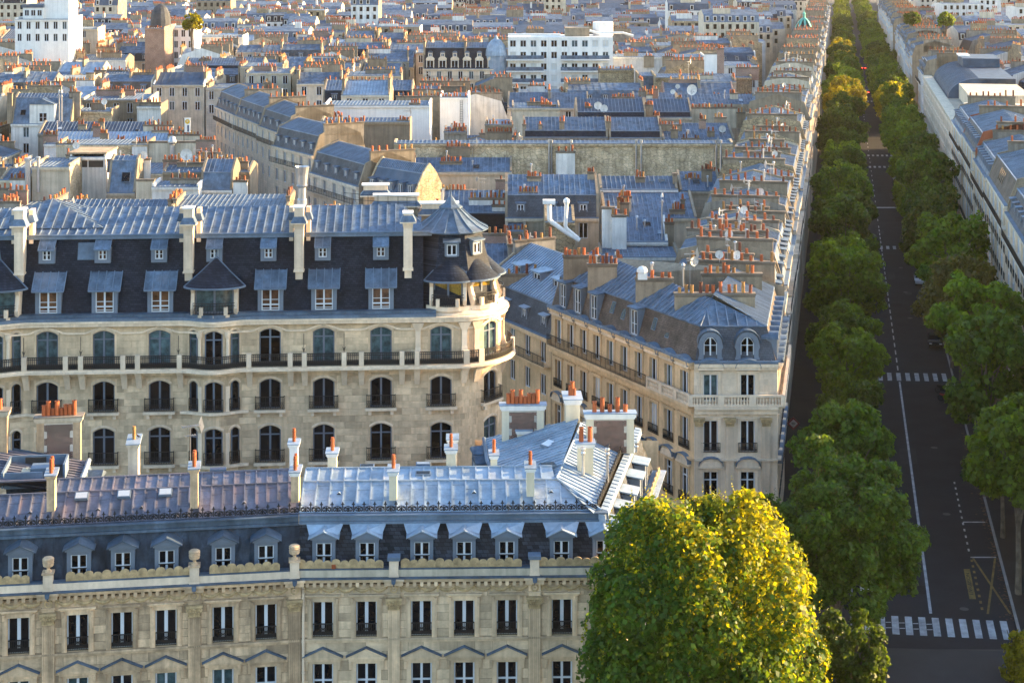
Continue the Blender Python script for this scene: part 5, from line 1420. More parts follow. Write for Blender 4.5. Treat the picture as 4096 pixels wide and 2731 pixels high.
# ------------------------------------------------------------------ wedge-shaped corner block between the side street and the avenue
class Sub:
    def __init__(s, ox, oy, deg): s.ox, s.oy, s.a = ox, oy, math.radians(deg); s.c, s.s = math.cos(s.a), math.sin(s.a)
    def W(s, x, y, z): return (s.ox + x * s.c - y * s.s, s.oy + x * s.s + y * s.c, z)
CXw, CYw = (694 - CX) * 140 / F, 140.0
TC = thing('corner_building', 'cream stone wedge building at the avenue corner with hipped zinc roof and arched dormers', 'building', CXw, CYw)
WF = (777.5 - 694) * 140 / F
DL = -62.7
LL = 24.5; LR = 17.5
sl = Sub(-LL * math.cos(math.radians(DL)), -LL * math.sin(math.radians(DL)), DL)     # left facade, origin at its far end
sf = Sub(0, 0, 0); sr = Sub(WF, 0, 90 - ALPHA)
EC, MH = 15.75, 2.75
def arc_ped(S, u, z, w, depth=.35, m='stone_pale'):
    b = MB(); n = 10
    pts = [(u - w / 2 * math.cos(math.pi * k / n), z + .62 * math.sin(math.pi * k / n)) for k in range(n + 1)]
    b.ext(pts, 'y', -depth, 0); b.box(u - w / 2 - .05, u + w / 2 + .05, -depth - .04, 0, z - .14, z - .002); b.warp = S.W
    o = b.build('pediment', m, TC)
    b = MB(); pr = None
    for k in range(n + 1):
        p = (u - (w / 2 + .06) * math.cos(math.pi * k / n), z + .02 + .68 * math.sin(math.pi * k / n))
        if pr: b.hexa([(pr[0], -depth - .15, pr[1]), (p[0], -depth - .15, p[1]), (p[0], .3, p[1]), (pr[0], .3, pr[1]), (pr[0], -depth - .15, pr[1] + .09), (p[0], -depth - .15, p[1] + .09), (p[0], .3, p[1] + .09), (pr[0], .3, pr[1] + .09)])
        pr = p
    b.warp = S.W; b.build('pediment_flashing', 'zinc_trim', o)
def side(S, w, cols, stonem, rows, balc, arcs=True, sur=True):
    ww = 1.2; ops = []
    for (c, d) in rows:
        for u in cols: ops.append((u - ww / 2, u + ww / 2, c, d))
    b = MB(); facade(b, 0, w, 0, EC - .02, ops, 0, .38); b.warp = S.W; b.build('wall', stonem, TC)
    for z0, z1, pv in ((EC - .55, EC - .3, .3), (EC - .3, EC - .02, .45), (12.0, 12.25, .62), (11.55, 12.0, .3), (7.7, 7.85, .3)):
        b = MB(); b.box(0, w, -pv, 0, z0 + .002, z1); b.warp = S.W; b.build('cornice', stonem, TC)
    b = MB(); b.box(0, w, -.52, .25, EC - .018, EC + .07); b.tube([(0, -.42, EC + .13), (w, -.42, EC + .13)], .11, 6)
    k = .3
    while k < w: b.box(k, k + .05, -.53, -.3, EC + .02, EC + .26); k += .6
    b.warp = S.W; b.build('gutter', 'zinc_trim', TC)
    for i, (c, d) in enumerate(rows):
        for j, u in enumerate(cols):
            x, y, _ = S.W(u, .25, 0)
            g_ = 'glass' if (i + j) % 4 else ('glass_teal' if i == 0 else 'shutter')
            put_window(TC, x, y, c, ww, round(d - c, 2), rz=S.a, fr=.08, mull=.13, transom=(2.1 if i == 2 else None), gm=g_)
            if sur:
                b = MB(); b.box(u - ww / 2 - .22, u - ww / 2, -.07, 0, c, d + .2); b.box(u + ww / 2, u + ww / 2 + .22, -.07, 0, c, d + .2); b.box(u - ww / 2, u + ww / 2, -.065, 0, d + .002, d + .2); b.box(u - .95, u + .95, -.16, 0, d + .2, d + .32)
                b.warp = S.W; b.build('window_surround', 'stone_pale' if stonem != 'stone_warm' else 'stone_warm', TC)
            if i in (1, 2):
                x, y, _ = S.W(u, -.1, 0); railing(TC, x, y, c, 1.55, .8, 1, 'iron', S.a)
            if i == 0 and arcs: arc_ped(S, u, EC - .42, 2.0)
            if i == 2: arc_ped(S, u, d + .5, 1.9, .25)
def balustrade(S, a, e, z, v=-.5):
    n = max(1, round((e - a) / 2.6)); L = (e - a) / n
    bm_ = shared('baluster', lambda: (lambda q: (q.lathe(0, 0, [(.09, 0), (.09, .08), (.05, .12), (.1, .3), (.045, .52), (.09, .56), (.09, .62)], 7), q.mesh('baluster', 'stone_pale'))[1])(MB()))
    b = MB(); b.box(a, e, v - .12, v + .12, z + .78, z + .93); b.box(a, e, v - .12, v + .12, z, z + .15)
    for k in range(n + 1): b.box(a + k * L - .28 if k else a, a + k * L + .28 if k < n else e, v - .14, v + .14, z + .15, z + .78)
    b.warp = S.W; b.build('balustrade', 'stone_pale', TC)
    for k in range(n):
        m = int((L - .56) / .23)
        for j in range(m):
            x, y, _ = S.W(a + k * L + .28 + (L - .56) * (j + .5) / m, v, 0); link('baluster', bm_, TC, (x, y, z + .15))
rowsC = [(12.5, 14.75), (8.35, 10.95), (3.9, 6.75)]
side(sf, WF, [(710.7 - 694) * 140 / F, (747.7 - 694) * 140 / F], 'stone_pale', rowsC, True)
colsL = [1.4 + 2.41 * k for k in range(10)]
side(sl, LL, colsL, 'stone_warm', rowsC, True)  # warmer stone than the front: bounced street light put into the colour
colsR = [1.6 + 2.3 * k for k in range(7)]
side(sr, LR, colsR, 'stone_pale', rowsC, True)
ashlar(TC, 0, WF, 12.3, 14.9, [(u - .95, u + .95, 12, 15) for u in ((710.7 - 694) * 140 / F, (747.7 - 694) * 140 / F)], 0, .5, .9, 'stone_pale')
balustrade(sf, -.45, WF + .45, 12.26); balustrade(sr, -.5, LR, 12.26); balustrade(sl, LL - 6.5, LL + .3, 12.26)
x, y, _ = sl.W((LL - 6.6) / 2, -.55, 0); railing(TC, x, y, 12.26, LL - 6.8, 1.0, 0, 'iron', sl.a, .14)
for px in (691.8, 729.7, 766):
    u = max(.4, min(WF - .35, (px - 694) * 140 / F))
    fluted(TC, u, 2.5, 10.6, .72, 'stone_pale'); capital(TC, u, 10.62, .72, 'stone_carved')
for k in range(4): garland(TC, .9 + k * 1.72, 11.75, 1.6, 'stone_carved')
# roof: mansard ring, hip, two ridges
IN = .95
def off(S, w, a, e, ins, z): return [S.W(a, ins, z), S.W(e, ins, z)]
zt = EC + MH
FLp, FRp = (0 + .62, IN, zt), (WF - .75, IN, zt)
Lb0, Lt0 = sl.W(0, .1, EC + .1), sl.W(0, IN, zt)
Rb1, Rt1 = sr.W(LR, .1, EC + .1), sr.W(LR, IN, zt)
b = MB(); b.poly([(0.12, .1, EC + .1), (WF - .12, .1, EC + .1), FRp, FLp]); b.build('front_mansard', 'slate_grey', TC)
b = MB(); b.poly([Lb0, (0.12, .1, EC + .1), FLp, Lt0]); b.build('street_mansard', 'slate_brown', TC)
b = MB(); b.poly([(WF - .12, .1, EC + .1), Rb1, Rt1, FRp]); b.build('avenue_mansard', 'slate_brown', TC)
AP = (1.9, 4.1, 20.1)
R1 = sl.W(0, 5.0, 20.1); R2 = sr.W(LR, 4.6, 20.1)
pc = ('zinc_panel', ['zinc', 'zinc_rib'], TC)
slope([FLp, FRp, AP], .8, panels=pc, cross=2, bm=1)
slope([Lt0, FLp, AP, R1], .62, panels=pc, cross=2.4, bm=1)
slope([FRp, Rt1, R2, AP], .42, panels=pc, bw=.08, bh=.1, bm=1)
MID = (3.0, 22, 18.6)
slope([MID, (AP[0], AP[1] + 4, 18.6), AP, R1], .7, panels=pc, bm=1); slope([(AP[0], AP[1] + 4, 18.6), MID, (R2[0] - 2, R2[1] + 5, 18.6), R2, AP], .7, panels=pc, bm=1)
b = MB()
for A_, B_ in ((FLp, AP), (FRp, AP), (AP, R1), (AP, R2), (FLp, FRp), (Lt0, FLp), (FRp, Rt1)): b.tube([A_, B_], .075, 6)
b.build('ridge_roll', 'zinc', TC)
e1 = sl.W(0, 0, 0); e2 = sr.W(LR, 0, 0)
b = MB(); b.poly([(e1[0], e1[1], 0), (e2[0], e2[1], 0), (e2[0], e2[1], zt), (R2[0], R2[1], 20.1), (R1[0], R1[1], 20.1), (Lt0[0], Lt0[1], zt), (e1[0], e1[1], EC)]); b.build('rear_wall', 'plaster_tan', TC)
for px in (710.7, 747.7):      # arched stone dormers of the front
    u = (px - 694) * 140 / F
    b = MB(); n = 12
    oc = [(-.98 * math.cos(math.pi * k / n), 1.32 + .98 * math.sin(math.pi * k / n)) for k in range(n + 1)]
    ic = [(-.56 * math.cos(math.pi * k / n), 1.3 + .56 * math.sin(math.pi * k / n)) for k in range(n + 1)]
    for k in range(n): b.hexa([(ic[k][0], 0, ic[k][1]), (ic[k + 1][0], 0, ic[k + 1][1]), (ic[k + 1][0], .5, ic[k + 1][1]), (ic[k][0], .5, ic[k][1]), (oc[k][0], 0, oc[k][1]), (oc[k + 1][0], 0, oc[k + 1][1]), (oc[k + 1][0], .5, oc[k + 1][1]), (oc[k][0], .5, oc[k][1])])
    for q in (-1, 1): b.ext([(q * .56, 0.0), (q * 1.05, 0.0), (q * .92, .35), (q * .92, .8), (q * 1.05, 1.0), (q * .98, 1.32), (q * .56, 1.32)], 'y', 0, .5)
    b.box(-.56, .56, 0, .3, -.1, .1)
    b.v = [(x + u, y + .12, z + EC + .18) for x, y, z in b.v]
    o = b.build('dormer', 'slate_grey' if False else 'dormer_paint', TC)
    b = MB(); pr = None
    for k in range(n + 1):
        p = (u - 1.06 * math.cos(math.pi * k / n), EC + 1.5 + 1.06 * math.sin(math.pi * k / n))
        if pr: b.hexa([(pr[0], .02, pr[1]), (p[0], .02, p[1]), (p[0], 1.3, p[1]), (pr[0], 1.3, pr[1]), (pr[0], .02, pr[1] + .1), (p[0], .02, p[1] + .1), (p[0], 1.3, p[1] + .1), (pr[0], 1.3, pr[1] + .1)])
        pr = p
    b.build('dormer_hood', 'lead', o)
    put_window(o, u, .3, EC + .28, 1.1, 1.75, r=.52, fr=.07, mull=.12, bars=(1.05,))
for k in range(8):             # barrel dormers on the avenue side
    x, y, _ = sr.W(1.1 + k * 2.05, .05, 0); put_dormer(TC, x, y, EC + .2, 1.3, 1.55, 1.3, 'barrel', roofm='zinc', rz=sr.a)
for u in (2.0, 4.8, 7.8, 14.8):
    x, y, _ = sl.W(u, .1, 0); put_dormer(TC, x, y, EC + .25, 1.35, 2.35, 1.6, 'flat', roofm='zinc', rz=sl.a, lod=2)
for u, z in ((10.4, 1.3), (12.3, 1.1), (17.4, 1.2), (19.6, .95)):
    x, y, _ = sl.W(u, .5, 0); o = skylight(TC, x, y, EC + z, .6, 1.05, 1.2, 'glass', sl.a)
def fch(T, S, x0, x1, v0, v1, z0, z1, n, m='plaster_tan', lod=2, world=False):
    """stack standing square to the view: plan box in world axes relative to the thing"""
    return chimney(T, x0, x1, v0, v1, z0, z1, n, m, lod)
def wpx(T, px, Y): return (px - CX) * Y / F - T.location.x
def front_stack(T, x0, x1, ytop, Y, drop, n, m='plaster_tan', th=.6, lod=2, rel=None):
    """chimney slab facing the view at depth Y, in T's local axes (T unrotated)"""
    zt_ = H - (ytop - YH) * Y / F
    return chimney(T, wpx(T, x0, Y), wpx(T, x1, Y), Y - T.location.y, Y - T.location.y + th, zt_ - drop, zt_, n, m, lod)
front_stack(TC, 675, 755, 293, 145.3, 2.6, 11)
front_stack(TC, 636, 673, 277.8, 150, 3.0, 6); front_stack(TC, 588, 617, 263.5, 156.3, 3.2, 7); front_stack(TC, 563.5, 600, 255, 160.4, 3.2, 8)
front_stack(TC, 702, 762, 273, 153.3, 3.0, 10)
cowl(TC, wpx(TC, 683, 150.5), 10.5, 19.2, 2.2); cowl(TC, wpx(TC, 652, 150.2), 10.3, 20.6, 1.2)
antenna(TC, wpx(TC, 690, 153), 13, 19.2, 3.2, .3); dish(TC, wpx(TC, 694.5, 158), 18, 19.9, .45, .5); dish(TC, wpx(TC, 719, 159.5), 19.2, 20.4, .4, -.3)
b = MB(); x = wpx(TC, 642.5, 150); b.box(x - .42, x + .42, 9.9, 10.7, 20.6, 21.1); b.lathe(x, 10.3, [(.42, 21.1), (.5, 21.25), (.45, 21.5), (.3, 21.65), (.08, 21.73)], 10); b.build('roof_ventilator', 'paint_white', TC)
# neighbour further up the side street
_e = sl.W(0, 0, 0); DX, DY = CXw + _e[0], CYw + _e[1]
du = V3((math.cos(math.radians(DL)), math.sin(math.radians(DL)), 0))
TD = gb(Fr(DX - du.x * 16.1, DY - du.y * 16.1, DL), 16, 12, 12.6, 'low warm stone house with pale zinc roof next to the wedge building, up its street', name='town_house', cat='house', mh=2.9, mi=.9, rh=3.4, wall='stone_warm', mans='slate_grey', roof='zinc_light', lod=1, rows=3, cols=5, dorm=4, chim=((0, .35, .75, .4, 5),), chm='plaster_tan', pitch=.5)
for k in range(3): put_dormer(TD, 4 + 4.2 * k, 2.6, 16.2, 1.7, 1.25, 1.9, 'flat', roofm='zinc_light')

# ------------------------------------------------------------------ rows of houses along the avenue
ORD = ['first', 'second', 'third', 'fourth', 'fifth', 'sixth', 'seventh', 'eighth', 'ninth', 'tenth', 'eleventh', 'twelfth', 'thirteenth', 'fourteenth', 'fifteenth', 'sixteenth', 'seventeenth', 'eighteenth', 'nineteenth', 'twentieth', 'twenty-first', 'twenty-second', 'twenty-third', 'twenty-fourth', 'twenty-fifth', 'twenty-sixth', 'twenty-seventh', 'twenty-eighth', 'twenty-ninth', 'thirtieth', 'thirty-first', 'thirty-second', 'thirty-third', 'thirty-fourth', 'thirty-fifth', 'thirty-sixth', 'thirty-seventh', 'thirty-eighth', 'thirty-ninth', 'fortieth'] + ['%d-th' % k for k in range(41, 200)]
FOOT = []          # plan boxes already taken (x0, x1, y0, y1)
def claim(fr, w, d, pad=.3):
    ps = [fr.w(u, v) for u in (0, w) for v in (0, d)]
    FOOT.append((min(p[0] for p in ps) - pad, max(p[0] for p in ps) + pad, min(p[1] for p in ps) - pad, max(p[1] for p in ps) + pad))
ca = math.cos(math.radians(ALPHA))
RL = random.Random(11)
ys = [158.3, 167.5, 175, 183, 191, 199.5, 207, 220, 234, 247, 261]
while ys[-1] < 860: ys.append(ys[-1] + RL.uniform(11, 17))
for i, (a, e) in enumerate(zip(ys[:-1], ys[1:])):
    w = (e - a) / ca - .04
    fr = Fr(*av(-5.6, a), 90 - ALPHA)
    lod = 1 if a < 420 else 0
    eave = RL.uniform(15.8, 17.2) if a < 262 else RL.uniform(16.5, 19.5)
    party = RL.choice(['plaster_tan', 'plaster_tan', 'plaster_grey', 'plaster_cream', 'rubble'])
    T = gb(fr, w, RL.uniform(10.5, 12), eave, '%s house beyond the wedge building in the left row of the avenue' % ORD[i], name='row_house', cat='house', mh=RL.uniform(2.4, 3.0), mi=1.0, rh=RL.uniform(.9, 1.5), wall=RL.choice(['wall_a', 'wall_b', 'stone_pale']), party=party, mans=RL.choice(['slate_grey', 'slate_brown', 'zinc']), roof='zinc', lod=lod, rows=4, chim=((0, RL.uniform(.05, .2), RL.uniform(.75, .92), RL.uniform(.1, .7), 0),) + (((.5, .25, .7, .5, 0),) if RL.random() < .6 and a < 300 else ()), chm='plaster_tan', R=RL, pitch=.5, group='houses in the left row of the avenue')
    if a < 420:
        for k in range(RL.randint(0, 2)): cowl(T, RL.uniform(1, w - 1), RL.uniform(3, 8), eave + 3.2, RL.uniform(.8, 1.8))
        if RL.random() < .6: antenna(T, RL.uniform(1, w - 1), RL.uniform(3, 7), eave + 3.2, RL.uniform(2, 3), RL.uniform(0, 3))
        if RL.random() < .35: dish(T, RL.uniform(1, w - 1), RL.uniform(3, 7), eave + 3.6, .45, -1.2 + RL.uniform(-.4, .4))
    claim(fr, w, 11.5)
# battery of white flue pipes against one party wall
b = MB()
for k in range(7): b.lathe(33.2 + k * 1.0, 258.6, [(.17, 14.5), (.17, 19.6), (.22, 19.62), (.22, 19.8)], 8)
pw = b.build('flue_battery', 'plaster_white'); tag(pw, 'row of white flue pipes against a party wall by the avenue', 'pipes')
# right-hand row: (near Y, far Y, eave, settings)
right = [
 (122.5, 165.9, 17.0, dict(wall='wall_a', mans='slate_grey', roof='zinc', mh=2.8, rows=5, dorm=9), 'long stone corner house on the place, first of the right row'),
 (166, 196, 19.3, dict(wall='wall_b', mans='slate_grey', roof='zinc', mh=2.8, rows=5, dstyle='flat', dorm=9), 'stone house with blue zinc dormers at the right edge of the photo'),
 (196, 221, 20.0, dict(wall='wall_b', mans='slate_brown', mh=2.9, rows=5, dorm=0), 'pale stone house with long iron balconies and skylit slate mansard, right of avenue'),
 (221, 243, 19.6, dict(wall='wall_a', mans='zinc', mh=2.4, rows=5), 'tan stone house with zinc mansard, third along the right row of the avenue'),
 (243, 267, 20.6, dict(wall='wall_b', mans='slate_grey', mh=2.6, rows=5, chm='brick_red', party='brick_red'), 'pale house with stacked iron balconies, fourth along the right row of the avenue'),
 (267, 291, 20.2, dict(wall='plaster_white', mans='zinc', mh=2.4, rows=5), 'white house with small balconies beside the long beige office block'),
]
for i, (a, e, ev, kw, lab) in enumerate(right):
    w = (e - a) / ca - .04; fr = Fr(*av(19.2, e), -(90 + ALPHA))
    T = gb(fr, w, 12, ev, lab, name='row_house', cat='house', lod=1, R=RL, chim=((0, .2, .85, .6, 0), (1, .25, .85, .5, 0)), group='houses in the right row of the avenue', mi=1.1, pitch=.5, rev=.09, **kw)
    nc_ = max(1, int(w / 2.6)); pm_ = shared(('strip', ev), lambda: (lambda q: (q.box(-.2, .2, -.22, -.004, .2, ev - .5), q.mesh('pilaster', 'stone_pale'))[1])(MB()))
    for c_ in range(nc_ + 1):
        if c_ % 2 == 0: link('pilaster', pm_, T, (min(max(c_ * w / nc_, .25), w - .25), 0, 0))
    for c_ in range(nc_):
        for zz in (ev - 5.65, ev - 8.75): railing(T, w * (c_ + .5) / nc_, -.28, zz, 1.5, .9, 1, dz=.2)
    for zz in (ev - 11.95,): 
        s_ = MB(); s_.box(.2, w - .2, -.6, -.005, zz - .12, zz + .02); s_.build('balcony', 'stone_pale', T); railing(T, w / 2, -.56, zz + .02, w - .6, .9, dz=.16)
    if i == 2:
        for k in range(4): skylight(T, w * .35 + k * 1.6, .45, ev + .9, .7, 1.6, 1.2, 'glass')
    claim(fr, w, 12)
# long beige office block with string courses and barrel roof
w = (395 - 291.1) / ca; fr = Fr(*av(19.2, 395), -(90 + ALPHA)); claim(fr, w, 15)
TO = fr.thing('office_block', 'long beige block with plain banded facade and curved grey zinc roof, right of avenue', 'building')
b = MB(); opsO = [(k * 2.2 + .8, k * 2.2 + 2.0, z, z + 1.5) for k in range(int(w / 2.2) - 1) for z in (4, 7.2, 10.4, 13.6, 16.8)]
facade(b, 0, w, 0, 19.8, opsO, 0, .12); b.box(.05, w - .05, .3, 14.9, 0, 19.75); b.build('wall', 'wall_b', TO)
for z in (3.3, 6.5, 9.7, 12.9, 16.1, 19.2): b = MB(); b.box(0, w, -.22, -.003, z, z + .3); b.build('string_course', 'plaster_cream', TO)
for a, e, c, d in opsO: put_window1(TO, (a + e) / 2, .08, c, 1.2, 1.5, 'plaster_cream', 'shutter')
b = MB(); n = 10
for k in range(n):
    t0, t1 = math.pi / 2 * k / n, math.pi / 2 * (k + 1) / n
    p0, p1 = (2 + 6 * (1 - math.cos(t0)), 19.8 + 4 * math.sin(t0)), (2 + 6 * (1 - math.cos(t1)), 19.8 + 4 * math.sin(t1))
    b.poly([(6, p0[0], p0[1]), (w - 48, p0[0], p0[1]), (w - 48, p1[0], p1[1]), (6, p1[0], p1[1])])
    for j in range(int((w - 54) / 1.2)): b.bar((6 + j * 1.2, p0[0], p0[1] + .02), (6 + j * 1.2, p1[0], p1[1] + .02), .06, .06)
b.poly([(w - 48, 2, 19.8)] + [(w - 48, 2 + 6 * (1 - math.cos(math.pi / 2 * k / n)), 19.8 + 4 * math.sin(math.pi / 2 * k / n)) for k in range(n + 1)] + [(w - 48, 15, 23.8), (w - 48, 15, 19.8)])
b.box(6, w - 48, 8, 15, 19.8, 23.75); b.build('barrel_roof', 'zinc_dark', TO)
b = MB(); b.box(10, 26, 7, 14.8, 23.8, 25.7); b.box(12, 20, 6.6, 9, 25.72, 26.0, 1); b.build('roof_plant', ['zinc_dark', 'paint_white'], TO)
b = MB(); b.box(0, w, -.25, 1.8, 19.802, 20.0); b.box(w - 46, w - 20, 4, 15, 20.0, 22.9, 1); b.box(w - 18, w, 3, 15, 20.0, 21.7, 1); b.build('terrace', ['plaster_cream', 'plaster_cream'], TO)
ys2 = [395.5]
while ys2[-1] < 860: ys2.append(ys2[-1] + RL.uniform(12, 18))
for i, (a, e) in enumerate(zip(ys2[:-1], ys2[1:])):
    if (e > 425 and a < 443) or (e > 614 and a < 628): continue
    w = (e - a) / ca - .04; fr = Fr(*av(19.2, e), -(90 + ALPHA)); white = i in (0, 3, 7)
    ev = RL.uniform(19.0, 21.5)
    gb(fr, w, 12, ev, '%s house beyond the long beige block in the right row of the avenue' % ORD[i], name='row_house', cat='house', lod=1 if a < 420 else 0, R=RL, chim=((0, .2, .85, .6, 0), (1, .25, .85, .8, 0)), rev=.09, wall='plaster_white' if white else RL.choice(['wall_a', 'wall_b', 'stone_pale']), mans=RL.choice(['slate', 'slate_grey', 'zinc']), mh=RL.uniform(2.2, 3), rows=5, group='houses in the right row of the avenue')
    claim(fr, w, 12)
# ------------------------------------------------------------------ the roofs behind: buildings read off the photograph one by one
RM = random.Random(23)
def mid(x0, x1, y, z, label, deg=0.0, d=10.0, **kw):
    Y = (H - z) * F / (y - YH); X = (x0 - CX) * Y / F
    w = (x1 - x0) * Y / F / math.cos(math.radians(deg))
    fr = Fr(X, Y, deg); claim(fr, w, d, 0)
    kw.setdefault('R', RM); kw.setdefault('chim', ()); kw.setdefault('balcony', False)
    T = gb(fr, w, d, z, label, lod=kw.pop('lod', 1), **kw)
    rh_, mh_ = kw.get('rh', 1.3), kw.get('mh', 2.4)
    if rh_ > 1 and mh_ == 0 and w > 5:
        run = d if kw.get('back') == 'shed' else d / 2
        for k in range(RM.randint(2, 4)):
            v = RM.uniform(.15, .7) * run; u = RM.uniform(.08, .9) * w; zz = z + rh_ * v / run
            q = RM.random()
            if q < .4: skylight(T, u, v, zz + .02, RM.choice((.8, 1.1)), RM.choice((.8, 1.2)), math.atan2(rh_, run), RM.choice(('glass', 'skyglass', 'zinc_light')))
            elif q < .7: cowl(T, u, v, zz - .1, RM.uniform(.6, 1.6))
            else: chimney(T, u - RM.uniform(.4, 1.2), u + .6, v, v + .5, zz - .4, zz + RM.uniform(1.2, 2.2), RM.randint(2, 5), RM.choice(('plaster_tan', 'plaster_grey', 'plaster_cream', 'brick')), 1, rng=RM)
        if RM.random() < .5: antenna(T, RM.uniform(.2, .8) * w, run * .8, z + rh_ * .7, RM.uniform(2, 3.2), RM.uniform(0, 3))
    return T
def stacks(T, *specs):
    """(x0, x1, ytop, local v, drop, pots, material) stacks facing the view on an unrotated building"""
    for s in specs:
        x0, x1, yt, v, drop, n = s[:6]; m = s[6] if len(s) > 6 else 'plaster_tan'
        front_stack(T, x0, x1, yt, T.location.y + v, drop, n, m, lod=2 if T.location.y < 235 else 1)
flat = dict(mh=0, rh=.25, back='shed', parapet=.5)
# between tower and avenue
T = mid(505, 599, 218, 15.5, 'zinc roofed house with grey slate attic behind the white ducts', d=13, mh=2.8, rh=1.9, mans='slate_grey', wall='plaster_cream', rows=1, cols=3, dorm=3, winm='frame_white')
stacks(T, (527, 541, 176, 4.5, 2.6, 6), (587.5, 594, 171.5, 5, 2.6, 3), (519, 537, 191.5, 1.5, 2.0, 6, 'plaster_white'))
T = mid(600, 678, 189.5, 17, 'white walled house with dark zinc roof and strip windows below the long stone wall', d=10, wall='plaster_white', roof='zinc_dark', rh=1.2, mh=0, rows=1, cols=7, dorm=0)
stacks(T, (635.5, 645, 176.5, 2.5, 2.2, 3), (673, 677, 173, 2, 2.5, 0))
T = mid(604, 697, 218, 14.5, 'broad pale zinc roof sloping to the court behind the wedge building', d=8.5, mh=0, rh=2.2, back='shed', rows=0, dorm=0, roof='zinc', wall='plaster_cream')
stacks(T, (620, 629, 202, .3, 2.5, 4), (670, 685, 209, 1.2, 2.6, 6), (681, 685, 199, 3, 2, 1))
T = mid(622, 668, 241.5, 14, 'small white house with zinc roof and two blue-curtained windows in the court', d=9, mh=0, rh=2.3, wall='plaster_white', party='plaster_white', rows=2, cols=3, dorm=0)
stacks(T, (602, 614, 206.5, -1.0, 6.5, 1, 'plaster_white'), (612, 626.5, 214.5, -1.6, 5.5, 5, 'plaster_white'), (665, 674, 222, 1, 3, 3))
cowl(T, 4.9, .3, 14.2, 4.5)
T = mid(600, 680, 257, 13.2, 'low white court building with flat roof behind the zinc wing', d=6, wall='plaster_white', rows=2, cols=5, dorm=0, **flat)
T = mid(545, 575, 222, 16.6, 'small house with rubble stone gable carrying two white ducts', d=9, wall='rubble', party='rubble', rows=0, dorm=0, mh=0, rh=1.2)
b = MB()
for pts in ([(-.5, -.6, 13.2), (2.6, -.6, 14.6), (-.9, -.6, 16.2), (-1.2, -.6, 17.2), (-1.2, -.6, 19.6)],): pass
Yd = T.location.y - 1.0
dp = lambda x, y: (((x - CX) * Yd / F) - T.location.x, -1.0, H - (y - YH) * Yd / F)
for path, r in (([dp(579.5, 240), dp(566, 232), dp(552, 222), dp(549.3, 219), dp(549, 204)], .28), ([dp(578, 238), dp(567, 229), dp(565.5, 226), dp(566.5, 202)], .24)):
    b.tube(path, r, 9)
p = dp(549, 202); b.box(p[0] - .75, p[0] + .75, -1.5, -.4, p[2] - .15, p[2] + .3); p = dp(566.5, 200); b.lathe(p[0], -1.0, [(.25, p[2] - .5), (.4, p[2] - .2), (.36, p[2] + .1), (.1, p[2] + .3)], 10)
b.build('ventilation_duct', 'paint_white', T)
T = mid(440, 541, 213, 15.0, 'low zinc roofs with long weathered chimney walls right behind the round tower', d=13, mh=0, rh=2.1, rows=0, dorm=0, wall='slate', party='plaster_cream')
stacks(T, (469, 514, 197.5, 2.2, 4.5, 11, 'plaster_white'), (492, 540, 204.5, .5, 5, 9, 'plaster_white'), (441, 476, 189.5, 6.5, 4, 10, 'plaster_white'), (495.5, 507, 179, 9, 5, 1, 'brick'))
T = mid(505, 526, 231, 14.5, 'tan plastered house end with pots between tower and low house', d=10, mh=0, rh=.6, rows=0, dorm=0, wall='plaster_tan')
stacks(T, (505, 525, 229.5, .4, 4.5, 5))
# behind the big slate roof, left half
T = mid(398, 512, 172, 16.4, 'blue zinc roof with brick flue in front of the long pale rubble wall', d=8, mh=0, rh=1.7, rows=0, dorm=0, wall='plaster_cream')
stacks(T, (440, 462, 161, 2, 2, 7), (448, 456, 152.5, 5, 2, 4), (418, 431, 171, -.5, 6.5, 4, 'plaster_white'))
T = mid(394, 733, 143.5, 20, 'building with the very long pale rubble stone wall across the middle of the roofs', d=4, mh=0, rh=.3, wall='rubble_grey', party='rubble_grey', rows=0, dorm=0)
stacks(T, (446, 470, 146.5, -1.2, 1.5, 6), (556, 575, 151, -1.5, 4.5, 3, 'plaster_white'))
for x in (549, 551.5, 571, 636, 641, 716, 720.5):
    u = (x - 394) * T.location.y / F; b = MB(); b.lathe(u, -.25, [(.16, 13), (.16, 20.2), (.22, 20.25), (.22, 20.6)], 7); b.build('flue_pipe', 'metal', T)
antenna(T, 48.5, -.6, 17.5, 3.2, .2); antenna(T, 8, 2, 20, 2.5)
T = mid(680, 722, 191, 16.0, 'zinc roof below the right end of the long rubble wall', d=10, mh=0, rh=2.1, rows=0, dorm=0)
stacks(T, (684, 700, 178, 3, 2.6, 5), (708, 720, 172, 6, 3, 4))
T = mid(523, 608, 137.5, 18.3, 'zinc roof with four thin chimney piers above the long rubble wall', d=11, mh=1.1, mi=.6, rh=1.8, rows=0, dorm=0, mans='slate', wall='plaster_grey')
stacks(T, (522.5, 526, 124, 1, 3.5, 1), (538.5, 542, 124, 1, 3.5, 1), (559.5, 564.5, 121, 1, 4, 2), (606, 611, 121, 1, 4, 2))
T = mid(609, 662, 138, 18.2, 'zinc roof beside the four chimney piers, sooty at its lower edge', d=11, mh=1.1, mi=.6, rh=1.8, rows=0, dorm=0, mans='slate', wall='plaster_grey')
stacks(T, (659, 682, 124, 2, 3.5, 8), (671, 678, 129, -.6, 3.5, 2))
T = mid(663, 735, 140, 18.0, 'low pitched zinc roofs with skylights next to the avenue row', deg=2, d=12, mh=0, rh=2.2, rows=0, dorm=0)
stacks(T, (682, 700, 138, -.4, 2, 6, 'plaster_white'), (716, 728, 117, 6, 3, 4), (708, 715, 131, 1, 2.2, 2))
skylight(T, 4, 2, 18.6, 1.4, .8, .35); skylight(T, 8, 3, 18.7, 1.4, .8, .35); dish(T, 10, 1, 18.6, .6)
T = mid(321, 410, 121.8, 19.4, 'long tan chimney wall with a dozen pots in front of the white wall', d=6, mh=0, rh=.5, rows=0, dorm=0, wall='plaster_tan')
